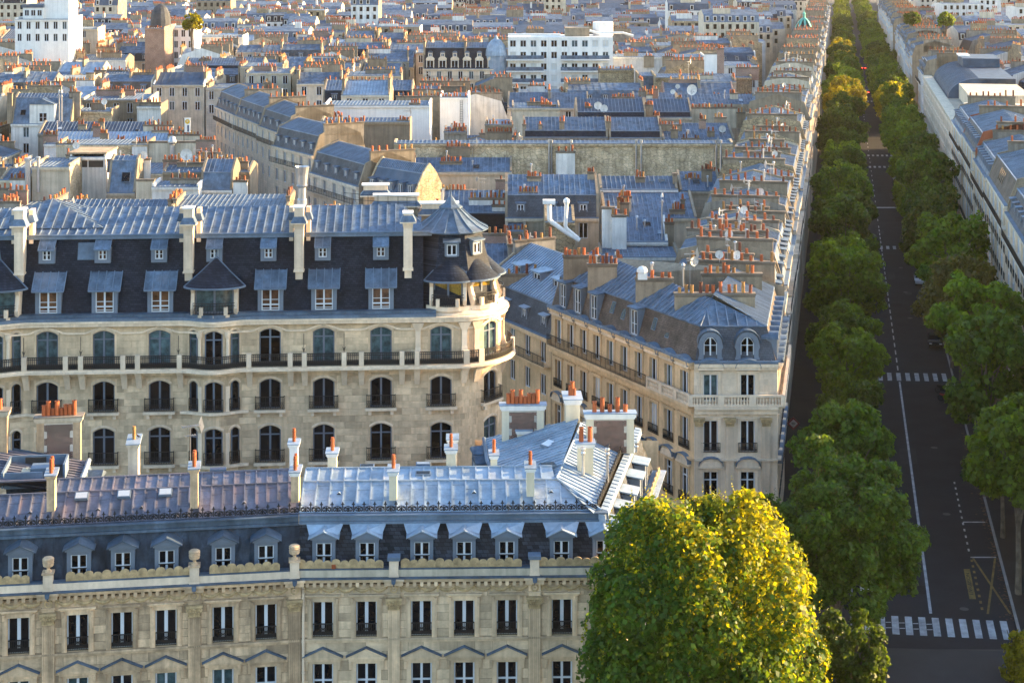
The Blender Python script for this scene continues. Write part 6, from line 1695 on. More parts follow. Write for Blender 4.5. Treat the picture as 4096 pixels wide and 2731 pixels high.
stacks(T, (325, 366, 121, .4, 1.2, 11), (397, 409, 119.5, .6, 1.4, 5))
antenna(T, 14.8, 1, 17.5, 3.8, .2)
T = mid(325, 430, 105.5, 20, 'wide white party wall with curved zinc coping', d=8, wall='paint_white', party='paint_white', rows=0, dorm=0, **flat)
stacks(T, (409, 420, 102.5, .2, .6, 5), (331, 342, 115, -3.5, 2, 6, 'plaster_grey'))
T = mid(440, 469, 97.5, 20.6, 'tall white party wall with a black iron ladder', d=8, wall='paint_white', party='paint_white', rows=0, dorm=0, **flat)
stacks(T, (420, 444, 95.5, 2, 3, 6), (441, 467, 96.3, 1, .6, 9))
b = MB(); u = 3.9
for q in (0, .5): b.bar((u + q, -.06, 13.5), (u + q, -.06, 20.4), .05, .05)
for k in range(20): b.bar((u, -.06, 13.8 + k * .34), (u + .5, -.06, 13.8 + k * .34), .05, .05)
b.build('ladder', 'iron', T)
T = mid(444, 466, 132, 18.2, 'small zinc shed roof with double row of pots under the white ladder wall', d=7, mh=0, rh=.6, rows=0, dorm=0, wall='plaster_grey')
stacks(T, (444, 466.5, 131.3, .3, 3, 9), (451, 465, 127, 1.5, 3, 6))
T = mid(485, 512, 124.6, 19.3, 'tan block with two rows of pots right of the white wall', d=7, wall='plaster_tan', rows=0, dorm=0, **flat)
stacks(T, (485, 513, 124.2, .4, .6, 9), (487, 512, 131.5, -3, 2.5, 9))
T = mid(323, 412, 103, 17.0, 'slate attic house with white dormers and zinc roof behind the white wall', d=12, mh=2.6, rh=1.8, mans='slate', rows=1, cols=4, dorm=4, dstyle='flat', wall='plaster_white')
stacks(T, (367, 369.5, 82, 1, 3, 1), (324, 395, 79.5, 10.5, 2, 16))
T = mid(412, 440, 92, 19, 'grey plastered stack house with antennas left of the ladder wall', d=8, mh=0, rh=1, rows=0, dorm=0, wall='plaster_grey')
stacks(T, (418, 466, 86, 4, 3, 12), (420, 470, 80.5, 9, 3, 13))
antenna(T, 3, 1, 19.5, 3.4)
T = mid(512, 560, 108, 18.8, 'stained cream wall with flat roof left of the dark blue zinc roof', d=9, wall='plaster_cream', rows=0, dorm=0, **flat)
stacks(T, (541, 556, 104.5, 2, 2, 8), (527, 548, 101.5, 4, 2, 8))
T = mid(576, 646, 117.5, 17.6, 'dark blue zinc roof with satellite dishes at the middle of the roofs', d=11, mh=1.0, mi=.5, rh=2.1, roof='zinc_dark', mans='slate', rows=1, cols=4, dorm=0, wall='plaster_white')
stacks(T, (645.5, 653, 104.5, 2, 4.5, 5), (585, 592, 106, 2, 2, 4), (654, 660, 115.5, .5, 3, 3))
dish(T, 4.2, 1, 18.4, .75); dish(T, 5.3, .4, 17.9, .75)
T = mid(646, 692, 117.5, 17.4, 'second dark blue zinc roof, hipped, by the cream chimney wall', d=11, mh=1.0, mi=.5, rh=2.1, roof='zinc_dark', mans='slate', rows=0, dorm=0)
stacks(T, (691, 737, 107, 3, 4, 14, 'plaster_cream'), (737, 755, 112, 1, 3, 5))
T = mid(634, 678, 104.5, 18.4, 'hipped zinc roof with brick chimney under the brown rubble wall', d=10, mh=0, rh=2.0, rows=0, dorm=0, wall='plaster_grey')
stacks(T, (612, 634.5, 96.5, 2, 3.5, 9, 'brick'), (678, 682, 97, 2, 3, 2, 'brick'), (639, 650, 98.5, 3, 2, 3, 'plaster_white'))
T = mid(678, 757, 104, 18.5, 'zinc roofs with large white dish in front of the brown rubble wall', d=10, mh=0, rh=1.6, rows=0, dorm=0)
stacks(T, (712, 758, 96.5, 5, 2, 10))
dish(T, 2.8, .2, 19.3, 1.1, .3); dish(T, -1, .5, 20, .5)
T = mid(600, 634, 70, 21.5, 'tall brown rubble gable with curved shoulder and pots', d=8, wall='rubble', party='rubble', rows=0, dorm=0, **flat)
stacks(T, (598, 633, 68.5, .3, 1, 10))
T = mid(638, 655, 76, 20.6, 'narrow building with weathered steel cladding between rubble walls', d=8, wall='zinc', party='rubble', rows=0, dorm=0, **flat)
T = mid(655, 752, 77.5, 20.6, 'long brown rubble wall with two small windows above the zinc roofs', d=9, wall='rubble', party='rubble', rows=1, cols=2, dorm=0, winm='plaster_tan', **flat)
stacks(T, (736, 759, 67, 3, 3, 9, 'brick'), (717, 724, 48, 9, 8, 3, 'brick'), (704.5, 717, 53, 9, 6, 0, 'paint_white'))
T = mid(602, 705, 57, 21.6, 'white painted brick wall with two tan chimney walls, far centre', d=9, wall='plaster_white', party='plaster_white', rows=0, dorm=0, **flat)
stacks(T, (644, 654, 55.5, -.6, 3, 6), (662.5, 673, 56, -.6, 3, 5), (624, 638, 51.5, 3, 3, 9))
# receding mansard houses of the side street at the left
for (x, y, z, dg, w, lab, nd, kw) in (
   (-61.6, 354, 16.6, -69, 19.5, 'far mansard house of the curving street, with ironwork balcony and flowers', 5, dict(wall='wall_b')),
   (-54.5, 335.5, 16.6, -67, 18.5, 'second mansard house of the curving street, balcony hung with plants', 5, dict(wall='wall_a')),
   (-47.2, 318, 16.4, -66, 17.0, 'third mansard house of the curving street with red geraniums', 4, dict(wall='wall_a')),
   (-40.8, 290, 16, -59, 16.8, 'slate mansard house with five slim dormers on the curving street', 5, dict(wall='wall_a')),
   (-31.2, 263, 15, -60.5, 18.2, 'nearest slate mansard house of the curving street, skylights among its dormers', 5, dict(wall='wall_b'))):
    fr = Fr(x, y, dg); claim(fr, w, 9, 0)
    T = gb(fr, w, 9.5, z, lab, name='street_house', cat='house', mh=3.1, mi=1.1, rh=1.5, mans='slate_grey', rows=3, cols=nd, dorm=nd, chim=((1, .2, .95, .5, 0),), R=RM, pitch=.5, group='mansard houses along the curving street', **kw)
T = gb(Fr(-21.2, 246.5, -48), 11, 6, 14.6, 'zinc clad house with white dormers beside the slate mansard house', name='street_house', cat='house', mh=3.3, mi=1.9, rh=1.2, mans='zinc_dark', roof='zinc', rows=2, cols=4, dorm=5, chim=(), R=RM, pitch=.4, party='rubble_grey')
claim(Fr(-21.2, 246.5, -48), 11, 10, 0)
# left part
T = mid(0, 92, 79, 20, 'long pale rubble party wall with lead coping at the far left', d=9, wall='rubble_grey', party='rubble_grey', rows=0, dorm=0, **flat)
stacks(T, (5, 13, 70.5, 2, 2, 4, 'plaster_white'), (86, 94, 72.5, .2, 1.8, 0, 'rubble_grey'))
T = mid(104, 133, 74, 19.6, 'small white gabled wall with zinc lean-to at the left', d=8, wall='plaster_white', rows=0, dorm=0, mh=0, rh=1)
stacks(T, (94, 128, 70, 2, 2, 9))
T = mid(11, 71, 124, 15.8, 'blue zinc roofed house with white dormer wall at the left', d=9, mh=4.8, mi=2.6, rh=.8, mans='zinc', roof='zinc', wall='plaster_white', rows=2, cols=2, dorm=0)
b = MB(); b.box(3.6, 8.4, -.1, 2.6, 15.9, 19.6); b.ext([(3.4, 19.6), (8.6, 19.6), (6.0, 20.7)], 'y', -.3, 3.2, 1); o = b.build('dormer', ['plaster_white', 'zinc'], T); put_window(o, 6.2, -.15, 16.3, 1.5, 1.7, bars=(.8,)); skylight(T, 2.0, .9, 17.4, 1.1, 1.6, 1.0, 'glass')
stacks(T, (69, 80, 91.5, 2.5, 5, 4, 'plaster_grey'), (7, 12, 92.5, .1, 6, 1, 'plaster_tan'))
for x in (9.3, 9.8): cowl(T, x, -.2, 15.5, 5.5)
T = mid(96, 145, 93, 19.2, 'pale stained plaster wall with a dozen pots left of the street canyon', d=6, wall='plaster_cream', rows=0, dorm=0, **flat)
stacks(T, (97, 113, 92, .4, .6, 8), (117, 143, 91.5, .6, .6, 11))
T = mid(74, 112, 111.5, 17.8, 'low rubble wall with open tan loft beside the stained white block', d=6, wall='rubble_grey', party='plaster_tan', rows=0, dorm=0, **flat)
stacks(T, (91, 105, 102.5, 2, 2, 5, 'plaster_grey'))
dish(T, 5.8, .3, 18.6, .6)
T = mid(137, 161, 106.5, 18.5, 'blotchy white plaster block beside the street canyon', d=7, wall='plaster_white', rows=0, dorm=0, **flat)
stacks(T, (134, 161, 102, .6, 2, 9))
T = mid(38, 150, 134, 15.0, 'dark zinc roof with short stacks at the left middle', d=9, mh=0, rh=1.9, roof='zinc_dark', rows=0, dorm=0, wall='plaster_grey')
stacks(T, (78, 86, 124, 1.5, 2, 4), (91, 100, 128, 1, 2, 4))
T = mid(44, 170, 144, 14.2, 'pale zinc roof with bundled chimney pots at the left middle', d=9, mh=0, rh=1.8, roof='zinc_light', rows=0, dorm=0, wall='plaster_white')
stacks(T, (43, 57, 134.5, .5, 5, 8, 'brick'), (100, 108, 133, .8, 2.2, 6), (115, 124, 140.5, .2, 1.2, 7), (143, 173, 124.5, 6, 2.2, 7, 'plaster_cream'), (152, 184, 130, 4, 2.2, 9, 'plaster_cream'), (168, 200, 134, 2, 2.5, 9, 'plaster_cream'))
T = mid(57, 148, 144.5, 16.5, 'weathered rubble and plaster wall behind the white box house', d=6, wall='rubble_grey', rows=0, dorm=0, **flat)
stacks(T, (56, 78, 143, -.3, 5, 7, 'plaster_cream'), (132, 147, 141.5, -.3, 4.5, 5, 'plaster_white'), (147, 196, 141, .4, 5, 0, 'plaster_cream'), (196, 215, 139.5, 0, 4, 7, 'brick'))
b = MB(); u = (172.5 - 57) * T.location.y / F; b.lathe(u, -.3, [(.45, 13), (.45, 16.6), (.75, 16.9), (.75, 17.1), (.45, 17.9), (.2, 18.0)], 10); b.build('roof_ventilator', 'metal', T)
T = mid(70, 106, 157, 18.2, 'white box house with dark open loggia at the left', d=7, wall='plaster_white', party='plaster_white', rows=0, dorm=0, **flat)
b = MB(); w_ = 36 * T.location.y / F; b.box(.5, w_ / 2 - .1, -.03, -.004, 16.7, 18.0); b.box(w_ / 2 + .1, w_ - .4, -.03, -.004, 16.7, 18.0); b.build('loggia_shade', 'soot_and_shade', T)  # flat dark panels on the wall, painted as the shade inside the loggia
b = MB(); b.box(-.2, w_ + .2, -.25, 7, 18.72, 18.95); b.build('roof_slab', 'stone_old', T)
dish(T, .8, .5, 18.9, .55)
T = mid(32, 70, 167, 17.6, 'cream building with rubble end wall and steel flues at the left', d=8, wall='plaster_cream', party='rubble_grey', rows=0, dorm=0, **flat)
b = MB(); b.lathe(-.5, -.3, [(.42, 10), (.42, 18.6), (.55, 18.65), (.55, 19.0)], 10); b.build('flue_pipe', 'metal', T); b = MB(); b.lathe(1.0, -.3, [(.22, 14), (.22, 18.9), (.3, 18.95), (.3, 19.2)], 9); b.build('flue_pipe', 'metal', T)
T = mid(0, 30, 180, 15.5, 'low pale roofs with small pots at the left edge', d=9, mh=0, rh=1.2, wall='plaster_cream', rows=0, dorm=0)
stacks(T, (10, 27, 178, -.5, 4, 6, 'plaster_white'), (8, 27, 190, -6, 4, 6, 'brick'))
T = mid(107, 135, 193, 13.6, 'steep blue zinc roof with skylight beside the white box', d=8, mh=4.5, mi=2.2, rh=.6, mans='zinc', rows=0, dorm=0)
skylight(T, 2.6, .5, 15.2, 1.3, 1.5, 1.1, 'glass')
stacks(T, (107, 121, 159, 5, 2, 0, 'zinc'), (134, 150, 158, 6, 4, 2, 'plaster_white'))
dish(T, 4.5, 4, 17.6, .6)
T = mid(152, 199, 187, 15.3, 'white flecked brick wall with flat top behind the big slate roof', d=5, wall='plaster_white', party='plaster_white', rows=0, dorm=0, **flat)
stacks(T, (170, 198, 178, 2.5, 4, 7, 'plaster_grey'), (136, 154, 179, .6, 4, 0, 'plaster_cream'))
T = mid(200, 232, 190, 14.5, 'pale blue zinc lean-to roofs right of the white flecked wall', d=9, mh=2.4, mi=1.2, rh=1.6, mans='zinc', rows=0, dorm=0, wall='plaster_white')
stacks(T, (233, 247, 180, 0, 6, 3, 'plaster_white'))
T = mid(163, 250, 172, 16.2, 'row of tan and brick chimney walls crowded with pots', d=8, mh=0, rh=1, rows=0, dorm=0, wall='plaster_tan')
stacks(T, (163, 183, 159.5, 3, 3.5, 6, 'brick'), (177, 210, 162, 2, 3, 5), (196, 229, 158.5, 5, 3, 7, 'brick'), (210, 248, 161, 1, 3.5, 10))
dish(T, 3.2, 1.5, 17.0, .9)
# further, left of the curving street
T = mid(183, 262, 77, 17.6, 'white corner house with dark slate roof and iron balcony', d=12, mh=2.8, mi=1.4, rh=1.6, mans='slate', wall='plaster_white', rows=3, cols=4, dorm=0, balcony=True)
stacks(T, (199, 211, 59, 4, 2.5, 7), (236, 243, 56.5, 4, 2.5, 2, 'brick'), (213, 258, 75, -3, 4, 16, 'plaster_white'))
T = mid(145, 164.5, 28.5, 27, 'tall dark brown brick wall, narrow like a tower', d=14, wall='brick', party='brick', rows=0, dorm=0, **flat)
stacks(T, (146, 162, 28, .2, .5, 8, 'brick'))
b = MB(); b.lathe(2.7, 8, [(2.9, 27), (2.9, 29), (2.6, 31), (1.8, 32.6), (.8, 33.4), (.2, 33.6)], 14); b.build('slate_dome', 'slate_grey', T)
T = mid(158, 194, 28, 26.5, 'white modern block with set-back balconies beside the brown wall', d=12, wall='paint_white', party='paint_white', rows=4, cols=5, dorm=0, **flat)
T = mid(196, 243, 37, 23, 'white block with plain end wall and dark coping', d=10, wall='plaster_white', party='plaster_white', rows=1, cols=3, dorm=0, **flat)
T = mid(0, 75, 49, 20.5, 'pale pink plastered blocks with pipe bundles at the far left', d=10, wall='plaster_pink', party='plaster_pink', rows=0, dorm=0, **flat)
stacks(T, (0, 30, 46, 2, 3, 14, 'plaster_pink'), (36, 44, 49, -.6, 6, 4), (51, 58, 51, -.6, 6, 4), (33, 56, 41.5, 6, 3, 10), (68, 90, 43, 5, 3, 12))
for x in (31.5, 33.5, 53, 65.5): 
    u = x * T.location.y / F; b = MB(); b.lathe(u, -.4, [(.22, 13), (.22, 21.5), (.3, 21.6), (.3, 22)], 7); b.build('flue_pipe', 'metal', T)
T = mid(76, 126, 60, 19.5, 'white gabled building with bundles of red pots, far left', d=10, wall='plaster_white', rows=0, dorm=0, mh=0, rh=1.2)
stacks(T, (96, 115, 47, 5, 3, 13), (97, 121, 52.5, 2, 3, 13), (71, 86, 51, 3, 3, 10))
T = mid(15, 69, 19.5, 30.5, 'tall white modern block with two window bands, top left', d=14, wall='paint_white', party='paint_white', rows=2, cols=6, dorm=0, wz=3.2, **flat)
b = MB(); b.box(7, 13.6, 3, 12, 30.6, 38); b.build('lift_tower', 'paint_white', T); b = MB(); b.box(1.5, 7, 2, 12, 30.6, 33.6); b.box(1.2, 7, 1.7, 12, 33.6, 34.4, 1); b.build('penthouse', ['paint_white', 'zinc_dark'], T)
for k in range(3): put_window1(T, 2.6 + k * 1.7, 1.95, 31.4, 1.2, 1.6)
T = mid(0, 70, 38.5, 23, 'long dark zinc hangar roof under the white block, top left', d=9, mh=0, rh=2.2, back='shed', roof='zinc_dark', wall='plaster_cream', rows=1, cols=12, dorm=0)
T = mid(70, 98, 29, 25, 'plain white cube house right of the zinc hangar roof', d=9, wall='plaster_cream', party='plaster_cream', rows=1, cols=1, dorm=0, **flat)
# modern white apartment block with balcony bands
Y = 23 * F / (37 - YH); fr = Fr((508 - CX) * Y / F, Y, 0); w_ = 105 * Y / F; claim(fr, w_, 13)
TM = fr.thing('apartment_block', 'white modern apartment block with long balconies and grey railings, far centre', 'building')
ops = [(k * 2.6 + .5, k * 2.6 + 2.0, z, z + 1.7) for k in range(int(w_ / 2.6)) for z in (4.2, 7.1, 10.0, 12.9, 15.8, 18.7, 21.6, 24.5)]
b = MB(); facade(b, 0, w_, 0, 27, [o for o in ops if o[2] > 12], 0, .25); b.poly([(w_, 0, 0), (w_, 13, 0), (w_, 13, 27), (w_, 0, 27)]); b.poly([(0, 0, 0), (0, 13, 0), (0, 13, 27), (0, 0, 27)]); b.poly([(0, 0, 27), (w_, 0, 27), (w_, 13, 27), (0, 13, 27)]); b.build('wall', 'paint_white', TM)
for i, (a, e, c, d) in enumerate(ops):
    if c > 12: put_window1(TM, (a + e) / 2, .15, c, 1.5, 1.7, 'frame_white', RM.choice(['glass', 'glass', 'shutter', 'glass_teal']))
for z in (12.7, 15.6, 18.5, 21.4):
    for a, e in ((-.5, w_ * .34), (w_ * .5, w_ - 1)):
        b = MB(); b.box(a, e, -1.6, -.003, z - .25, z); b.build('balcony', 'paint_white', TM)
        b = MB(); b.box(a, e, -1.6, -1.55, z + .15, z + 1.0, 0); b.bar((a, -1.58, z + 1.05), (e, -1.58, z + 1.05), .06, .06); b.build('balcony_panel', 'zinc', TM)
b = MB(); b.box(w_ * .55, w_ * .78, 3, 9, 27.02, 29.2); b.build('penthouse', 'plaster_tan', TM)
b = MB(); b.tube([(0, 1, 27.6), (w_ * .5, 1, 27.6)], .3, 8); b.tube([(w_ * .78, 2, 28.6), (w_ * .85, 2, 28.0), (w_ * 1.1, 2, 28.0), (w_ * 1.2, 2, 27.2)], .3, 8); b.lathe(w_ * .92, 8, [(2.6, 27), (2.6, 30.5)], 16); b.build('roof_duct', 'paint_white', TM)
# mansard hotel with round dormers and a zinc dome
Y = 27.5 * F / (55 - YH); fr = Fr((423 - CX) * Y / F, Y, 0); w_ = 75 * Y / F; claim(fr, w_, 13)
TH_ = gb(fr, w_, 12, 19.0, 'ornate cream building with slate mansard, round dormers and pale zinc dome', mh=5.2, mi=1.8, rh=1.2, mans='slate', wall='stone_pale', rows=2, cols=7, dorm=0, chim=((0, .1, .6, .6, 4), (.55, .1, .5, .6, 4)), R=RM, balcony=True)
for k in range(6): put_dormer(TH_, 1.8 + k * 3.1, .1, 19.2, 2.0, 2.1, 1.4, 'barrel', 'stone_pale', 'stone_pale'); put_dormer(TH_, 1.8 + k * 3.1, 1.0, 21.9, 1.1, 1.1, 1.0, 'barrel', 'stone_pale', 'zinc')
b = MB(); b.lathe(w_ - .5, 2.2, [(2.7, 15), (2.7, 22.2), (2.9, 22.3), (2.7, 23.5), (2.2, 24.9), (1.3, 26.1), (.5, 26.6), (.25, 27.2), (0, 27.5)], 16); b.build('dome', 'zinc_light', TH_)
for a in (-1.6, -.5):
    pass
# green copper dome on the avenue row
cx_, cy_ = av(-9.5, 575); 
cx_ -= 3; o = thing('copper_dome', 'green copper ribbed dome with lantern over the avenue row, far away', 'dome', cx_, cy_)
b = MB(); b.lathe(0, 0, [(3.4, 15), (3.4, 18), (3.2, 20.5), (2.6, 22.8), (1.5, 24.6), (.7, 25.4)], 16); b.build('shell', 'slate', o)
b = MB()
for k in range(8):
    a = math.pi * 2 * k / 8; pr = None
    for r, z in ((3.5, 17.6), (3.3, 20.5), (2.7, 22.9), (1.6, 24.7), (.7, 25.6)):
        p = (r * math.cos(a), r * math.sin(a), z)
        if pr: b.bar(pr, p, .7, .25)
        pr = p
b.lathe(0, 0, [(.8, 25.4), (1.0, 25.6), (.55, 25.8), (.45, 27.0), (.6, 27.2), (.15, 27.8), (.05, 29.4)], 8); b.build('ribs', 'copper', o)

# ------------------------------------------------------------------ filling roofs between and beyond
RF = random.Random(41)
for q in ((A1, 20, 20), (A2, 28, 22)): pass
FOOT.append((-60, 12, 95, 152)); FOOT.append((0, 30, 138, 172))
FOOT.append((-4, 27, 378, 430)); FOOT.append((-113, -92, 424, 478)); FOOT.append((-24, -2, 392, 430))
STREETS = [((-66, 380), (-15, 236), 9.5)]
def free(x0, x1, y0, y1):
    for a, b_, c, d in FOOT:
        if x0 < b_ and x1 > a and y0 < d and y1 > c: return False
    for xx, yy in ((x0, y0), (x1, y0), (x0, y1), (x1, y1), ((x0 + x1) / 2, (y0 + y1) / 2)):
        t = xx - TAN * yy
        if -19 < t < 33: return False
        for (ax, ay), (bx, by), hw in STREETS:
            if min(ay, by) < yy < max(ay, by):
                lx = ax + (bx - ax) * (yy - ay) / (by - ay)
                if lx - hw - 1 < xx < lx + 1: return False
        if t > 18 and abs((yy - 434) - .33 * (t - 19)) < 9 and t < 95: return False
    # keep the corridor itself clear
    if x0 - TAN * y0 < -19 and x1 - TAN * y1 > 33: return False
    return True
COLW = ['wall_a', 'wall_b', 'plaster_white', 'plaster_white', 'plaster_cream', 'plaster_cream', 'plaster_tan', 'stone_pale']
PAL = {'wall_a': 'tan stone', 'wall_b': 'pale stone', 'plaster_white': 'white', 'plaster_cream': 'cream', 'plaster_tan': 'tan plaster', 'stone_pale': 'light stone'}
FILL = []; rowY = 172.0; nfill = 0; row_i = 0
while rowY < 560:
    dep = RF.uniform(9.5, 12.5) if rowY < 330 else RF.uniform(11, 14)
    half = .32 * rowY + 12
    x = -half
    k = 0; blockrot = RF.choice((0, 0, 1)); shift = RF.uniform(0, 8)
    x += shift
    while x < half:
        w = RF.uniform(9, 17)
        if RF.random() < .07: x += RF.uniform(4, 9); continue
        if free(x + .1, x + w - .1, rowY, rowY + dep):
            near = rowY < 330
            wall = RF.choice(COLW); mode = RF.random()
            ez = RF.uniform(9.8, 12.4) if near else RF.uniform(15.2, 18.6) + max(0, (rowY - 400) * .003)
            side_ = 'right of the avenue' if x > TAN * rowY else 'left of the avenue'
            roofd = 'zinc'
            kw = dict(wall=wall, party=RF.choice(['plaster_tan', 'plaster_grey', 'plaster_white', 'rubble', 'rubble_grey', 'plaster_cream', 'brick']), R=RF, lod=1 if rowY < 345 else 0, balcony=False)
            if mode < .42:
                kw.update(mh=RF.uniform(2.2, 3.0), mi=RF.uniform(.8, 1.4), rh=RF.uniform(1, 2), mans=RF.choice(['slate', 'slate_grey', 'slate_brown', 'zinc', 'zinc_dark']), rows=2, dorm=max(1, int(w / 3.2))); roofd = 'mansard'
            elif mode < .78:
                kw.update(mh=0, rh=RF.uniform(1.6, 2.8), rows=2, dorm=0, roof=RF.choice(['zinc', 'zinc', 'zinc_light', 'zinc_dark'])); ez += 1.5; roofd = 'zinc gable'
            else:
                kw.update(mh=0, rh=.25, back='shed', parapet=.5, rows=2, dorm=0); ez += RF.uniform(2, 3.5); roofd = 'flat'
            if RF.random() < .45 and mode < .78:
                deg = 90 - ALPHA if False else 90; fr = Fr(x + w, rowY, 90); ww_, dd_ = dep, w     # facade to the right
                kw['chim'] = ((0, .08, RF.uniform(.45, .92), RF.uniform(.2, 1.2), 0), (1, .1, RF.uniform(.5, .9), RF.uniform(.2, 1), 0))
            else:
                fr = Fr(x, rowY, RF.uniform(-4, 4)); ww_, dd_ = w - .3, dep
                kw['chim'] = ((0, .15, .7, RF.uniform(.3, 1.2), 0), (1, .2, .75, RF.uniform(.3, 1.2), 0)) if RF.random() < .8 else ((.5, .3, .6, .8, 0),)
            T = gb(fr, ww_, dd_, ez, 'x', name='rooftop_building', group='packed rooftops ' + side_, **kw)
            T['w_'] = w; wx_, wy_ = fr.w(ww_ / 2, dd_ / 2); FILL.append((T, CX + wx_ * F / wy_, YH + (H - ez - 1) * F / wy_, PAL[wall], roofd, kw.get('dorm', 0), len(kw['chim'])))
            if fr.deg < 10 and RF.random() < .6:
                top = ez + kw['mh'] + kw['rh']
                L = RF.uniform(3, w * .6); u0 = RF.uniform(.5, w - L - .5); v0 = RF.uniform(.3, .8) * dep
                chimney(T, u0, u0 + L, v0, v0 + .55, ez, top + RF.uniform(.2, 1.3), int(L / .6), RF.choice(['plaster_tan', 'plaster_grey', 'plaster_white', 'brick', 'plaster_cream']), 1 if rowY < 345 else 0, rng=RF)
            if RF.random() < .25 and rowY < 400: antenna(T, 2, 3, ez + 1, RF.uniform(2.5, 4), RF.uniform(0, 3))
            if RF.random() < .15 and rowY < 400: dish(T, 3, 2, ez + 1.2, RF.uniform(.4, .7), RF.uniform(-.6, .6))
            nfill += 1; k += 1
        x += w + (RF.uniform(3, 8) if RF.random() < .12 else .05)
    rowY += dep + (.3 if row_i % 3 else RF.uniform(2, 6)); row_i += 1
# beyond: thousands of roofs that read as one mass
D = MB(); dm = ['wall_b', 'plaster_white', 'plaster_tan', 'zinc', 'slate', 'terracotta', 'rubble', 'glass', 'plaster_cream', 'zinc_dark']
while rowY < 1500:
    dep = RF.uniform(12, 17); half = .32 * rowY + 20; x = -half + RF.uniform(0, 9)
    while x < half:
        w = RF.uniform(9, 20)
        ts = [xx - TAN * rowY for xx in (x, x + w)]
        if not (ts[1] > -18.5 and ts[0] < 32.5):
            e = RF.uniform(15.5, 20) + (RF.random() < .12) * RF.uniform(2, 9) + max(0, (rowY - 700) * .006); wm = RF.choice((0, 0, 1, 1, 2, 8, 8, 6))
            yb = rowY + dep; fl = RF.random() < .25; mm = 0 if fl else RF.choice((0, 2.4, 2.6)); rh = .3 if fl else RF.uniform(1, 2.4)
            D.poly([(x, rowY, 0), (x + w, rowY, 0), (x + w, rowY, e), (x, rowY, e)], wm); D.poly([(x + w, rowY, 0), (x + w, yb, 0), (x + w, yb, e + mm), (x + w, rowY + dep / 2, e + mm + rh), (x + w, rowY + 1, e + mm), (x + w, rowY, e)], RF.choice((1, 2, 6, 8)))
            D.poly([(x, rowY, 0), (x, yb, 0), (x, yb, e + mm), (x, rowY + dep / 2, e + mm + rh), (x, rowY + 1, e + mm), (x, rowY, e)], wm)
            D.poly([(x, rowY, e), (x + w, rowY, e), (x + w, rowY + 1, e + mm), (x, rowY + 1, e + mm)], RF.choice((4, 9, 3)))
            D.poly([(x, rowY + 1, e + mm), (x + w, rowY + 1, e + mm), (x + w, rowY + dep / 2, e + mm + rh), (x, rowY + dep / 2, e + mm + rh)], RF.choice((3, 3, 9)))
            D.poly([(x, yb, e + mm), (x + w, yb, e + mm), (x + w, rowY + dep / 2, e + mm + rh), (x, rowY + dep / 2, e + mm + rh)], 3)
            for j in range(int(w / 2.6)):
                xx = x + 1.3 + j * 2.6
                for zz in (e - 2.4, e - 5.4): D.box(xx - .55, xx + .55, rowY - .04, rowY, zz, zz + 1.7, 7, (0, 4))
                if mm and RF.random() < .8: D.box(xx - .6, xx + .6, rowY + .1, rowY + 1.2, e + .3, e + 2.1, 1, (0, 4)); D.box(xx - .4, xx + .4, rowY + .06, rowY + .1, e + .5, e + 1.9, 7, (0, 4))
            for j in range(RF.randint(1, 3)):
                L = RF.uniform(2, 7); wd = RF.random() < .6; cx_ = x + RF.uniform(0, max(.1, w - L)); cy_ = rowY + RF.uniform(2, dep - 3); zt_ = e + mm + rh + RF.uniform(.3, 1.6)
                if wd: D.box(cx_, cx_ + L, cy_, cy_ + .7, e, zt_, RF.choice((2, 2, 1, 6, 8)), (0,))
                else: D.box(cx_, cx_ + .8, cy_, cy_ + L * .5, e, zt_, RF.choice((2, 2, 1, 8)), (0,)); L = .8
                n = max(1, int(L / .65))
                for q in range(n): D.box(cx_ + (q + .2) * L / n, cx_ + (q + .2) * L / n + .32, cy_ + .2, cy_ + .5, zt_, zt_ + RF.uniform(.5, 1), 5, (0,))
        x += w + (RF.uniform(2, 7) if RF.random() < .1 else 0)
    rowY += dep + RF.choice((0, 0, 2, 8))
tag(D.build('distant_rooftops', dm), 'hazy mass of distant zinc roofs, chimneys and pale walls', 'rooftops', kind='stuff')
print('fill', nfill)

LAND = [('white modern block', 560, 55), ('brown brick tower wall', 155, 45), ('curving street', 205, 105), ('long rubble wall', 480, 150), ('long rubble wall end', 690, 150), ('round tower', 450, 215), ('ladder wall', 455, 108), ('pale zinc dome', 497, 45), ('copper dome', 812, 22), ('wedge building', 700, 265), ('white box house', 88, 168), ('tall top-left white block', 42, 18), ('barrel-roofed block', 965, 85), ('brown rubble wall', 700, 80), ('dark blue zinc roofs', 620, 112), ('wide white wall', 375, 112), ('pink blocks', 35, 55), ('white corner house', 222, 76), ('big slate roof', 150, 195), ('steel flue', 302, 175), ('white ducts', 555, 215), ('right roof garden', 930, 20), ('upper left yellow tree', 192, 14), ('avenue tree rows', 860, 30), ('far centre rooftops', 400, 15), ('far left rooftops', 270, 20), ('far right rooftops', 1000, 30), ('far middle rooftops', 680, 20)]
names = {}
for (T, px, py, col_, rf, nd, nc) in FILL:
    two = sorted(LAND, key=lambda q: (q[1] - px) ** 2 + 4 * (q[2] - py) ** 2)[:2]
    rels = []
    for nm, lx, ly in two:
        dx, dy = px - lx, (py - ly) * 2
        rels.append((('left of ' if dx < 0 else 'right of ') if abs(dx) > abs(dy) else ('behind ' if dy < 0 else 'in front of ')) + nm)
    rd = {'mansard': '%d-dormer mansard' % nd, 'zinc gable': 'zinc gable', 'flat': 'flat roof'}[rf]
    wd = 'narrow ' if T['w_'] < 11 else 'wide ' if T['w_'] > 14.5 else ''
    del T['w_']
    names.setdefault('%s%s house, %s, %s' % (wd, col_, rd, rels[0]) + ('' if len(rels[0].split()) + len(rels[1].split()) > 9 else ', ' + rels[1]), []).append((px, T))
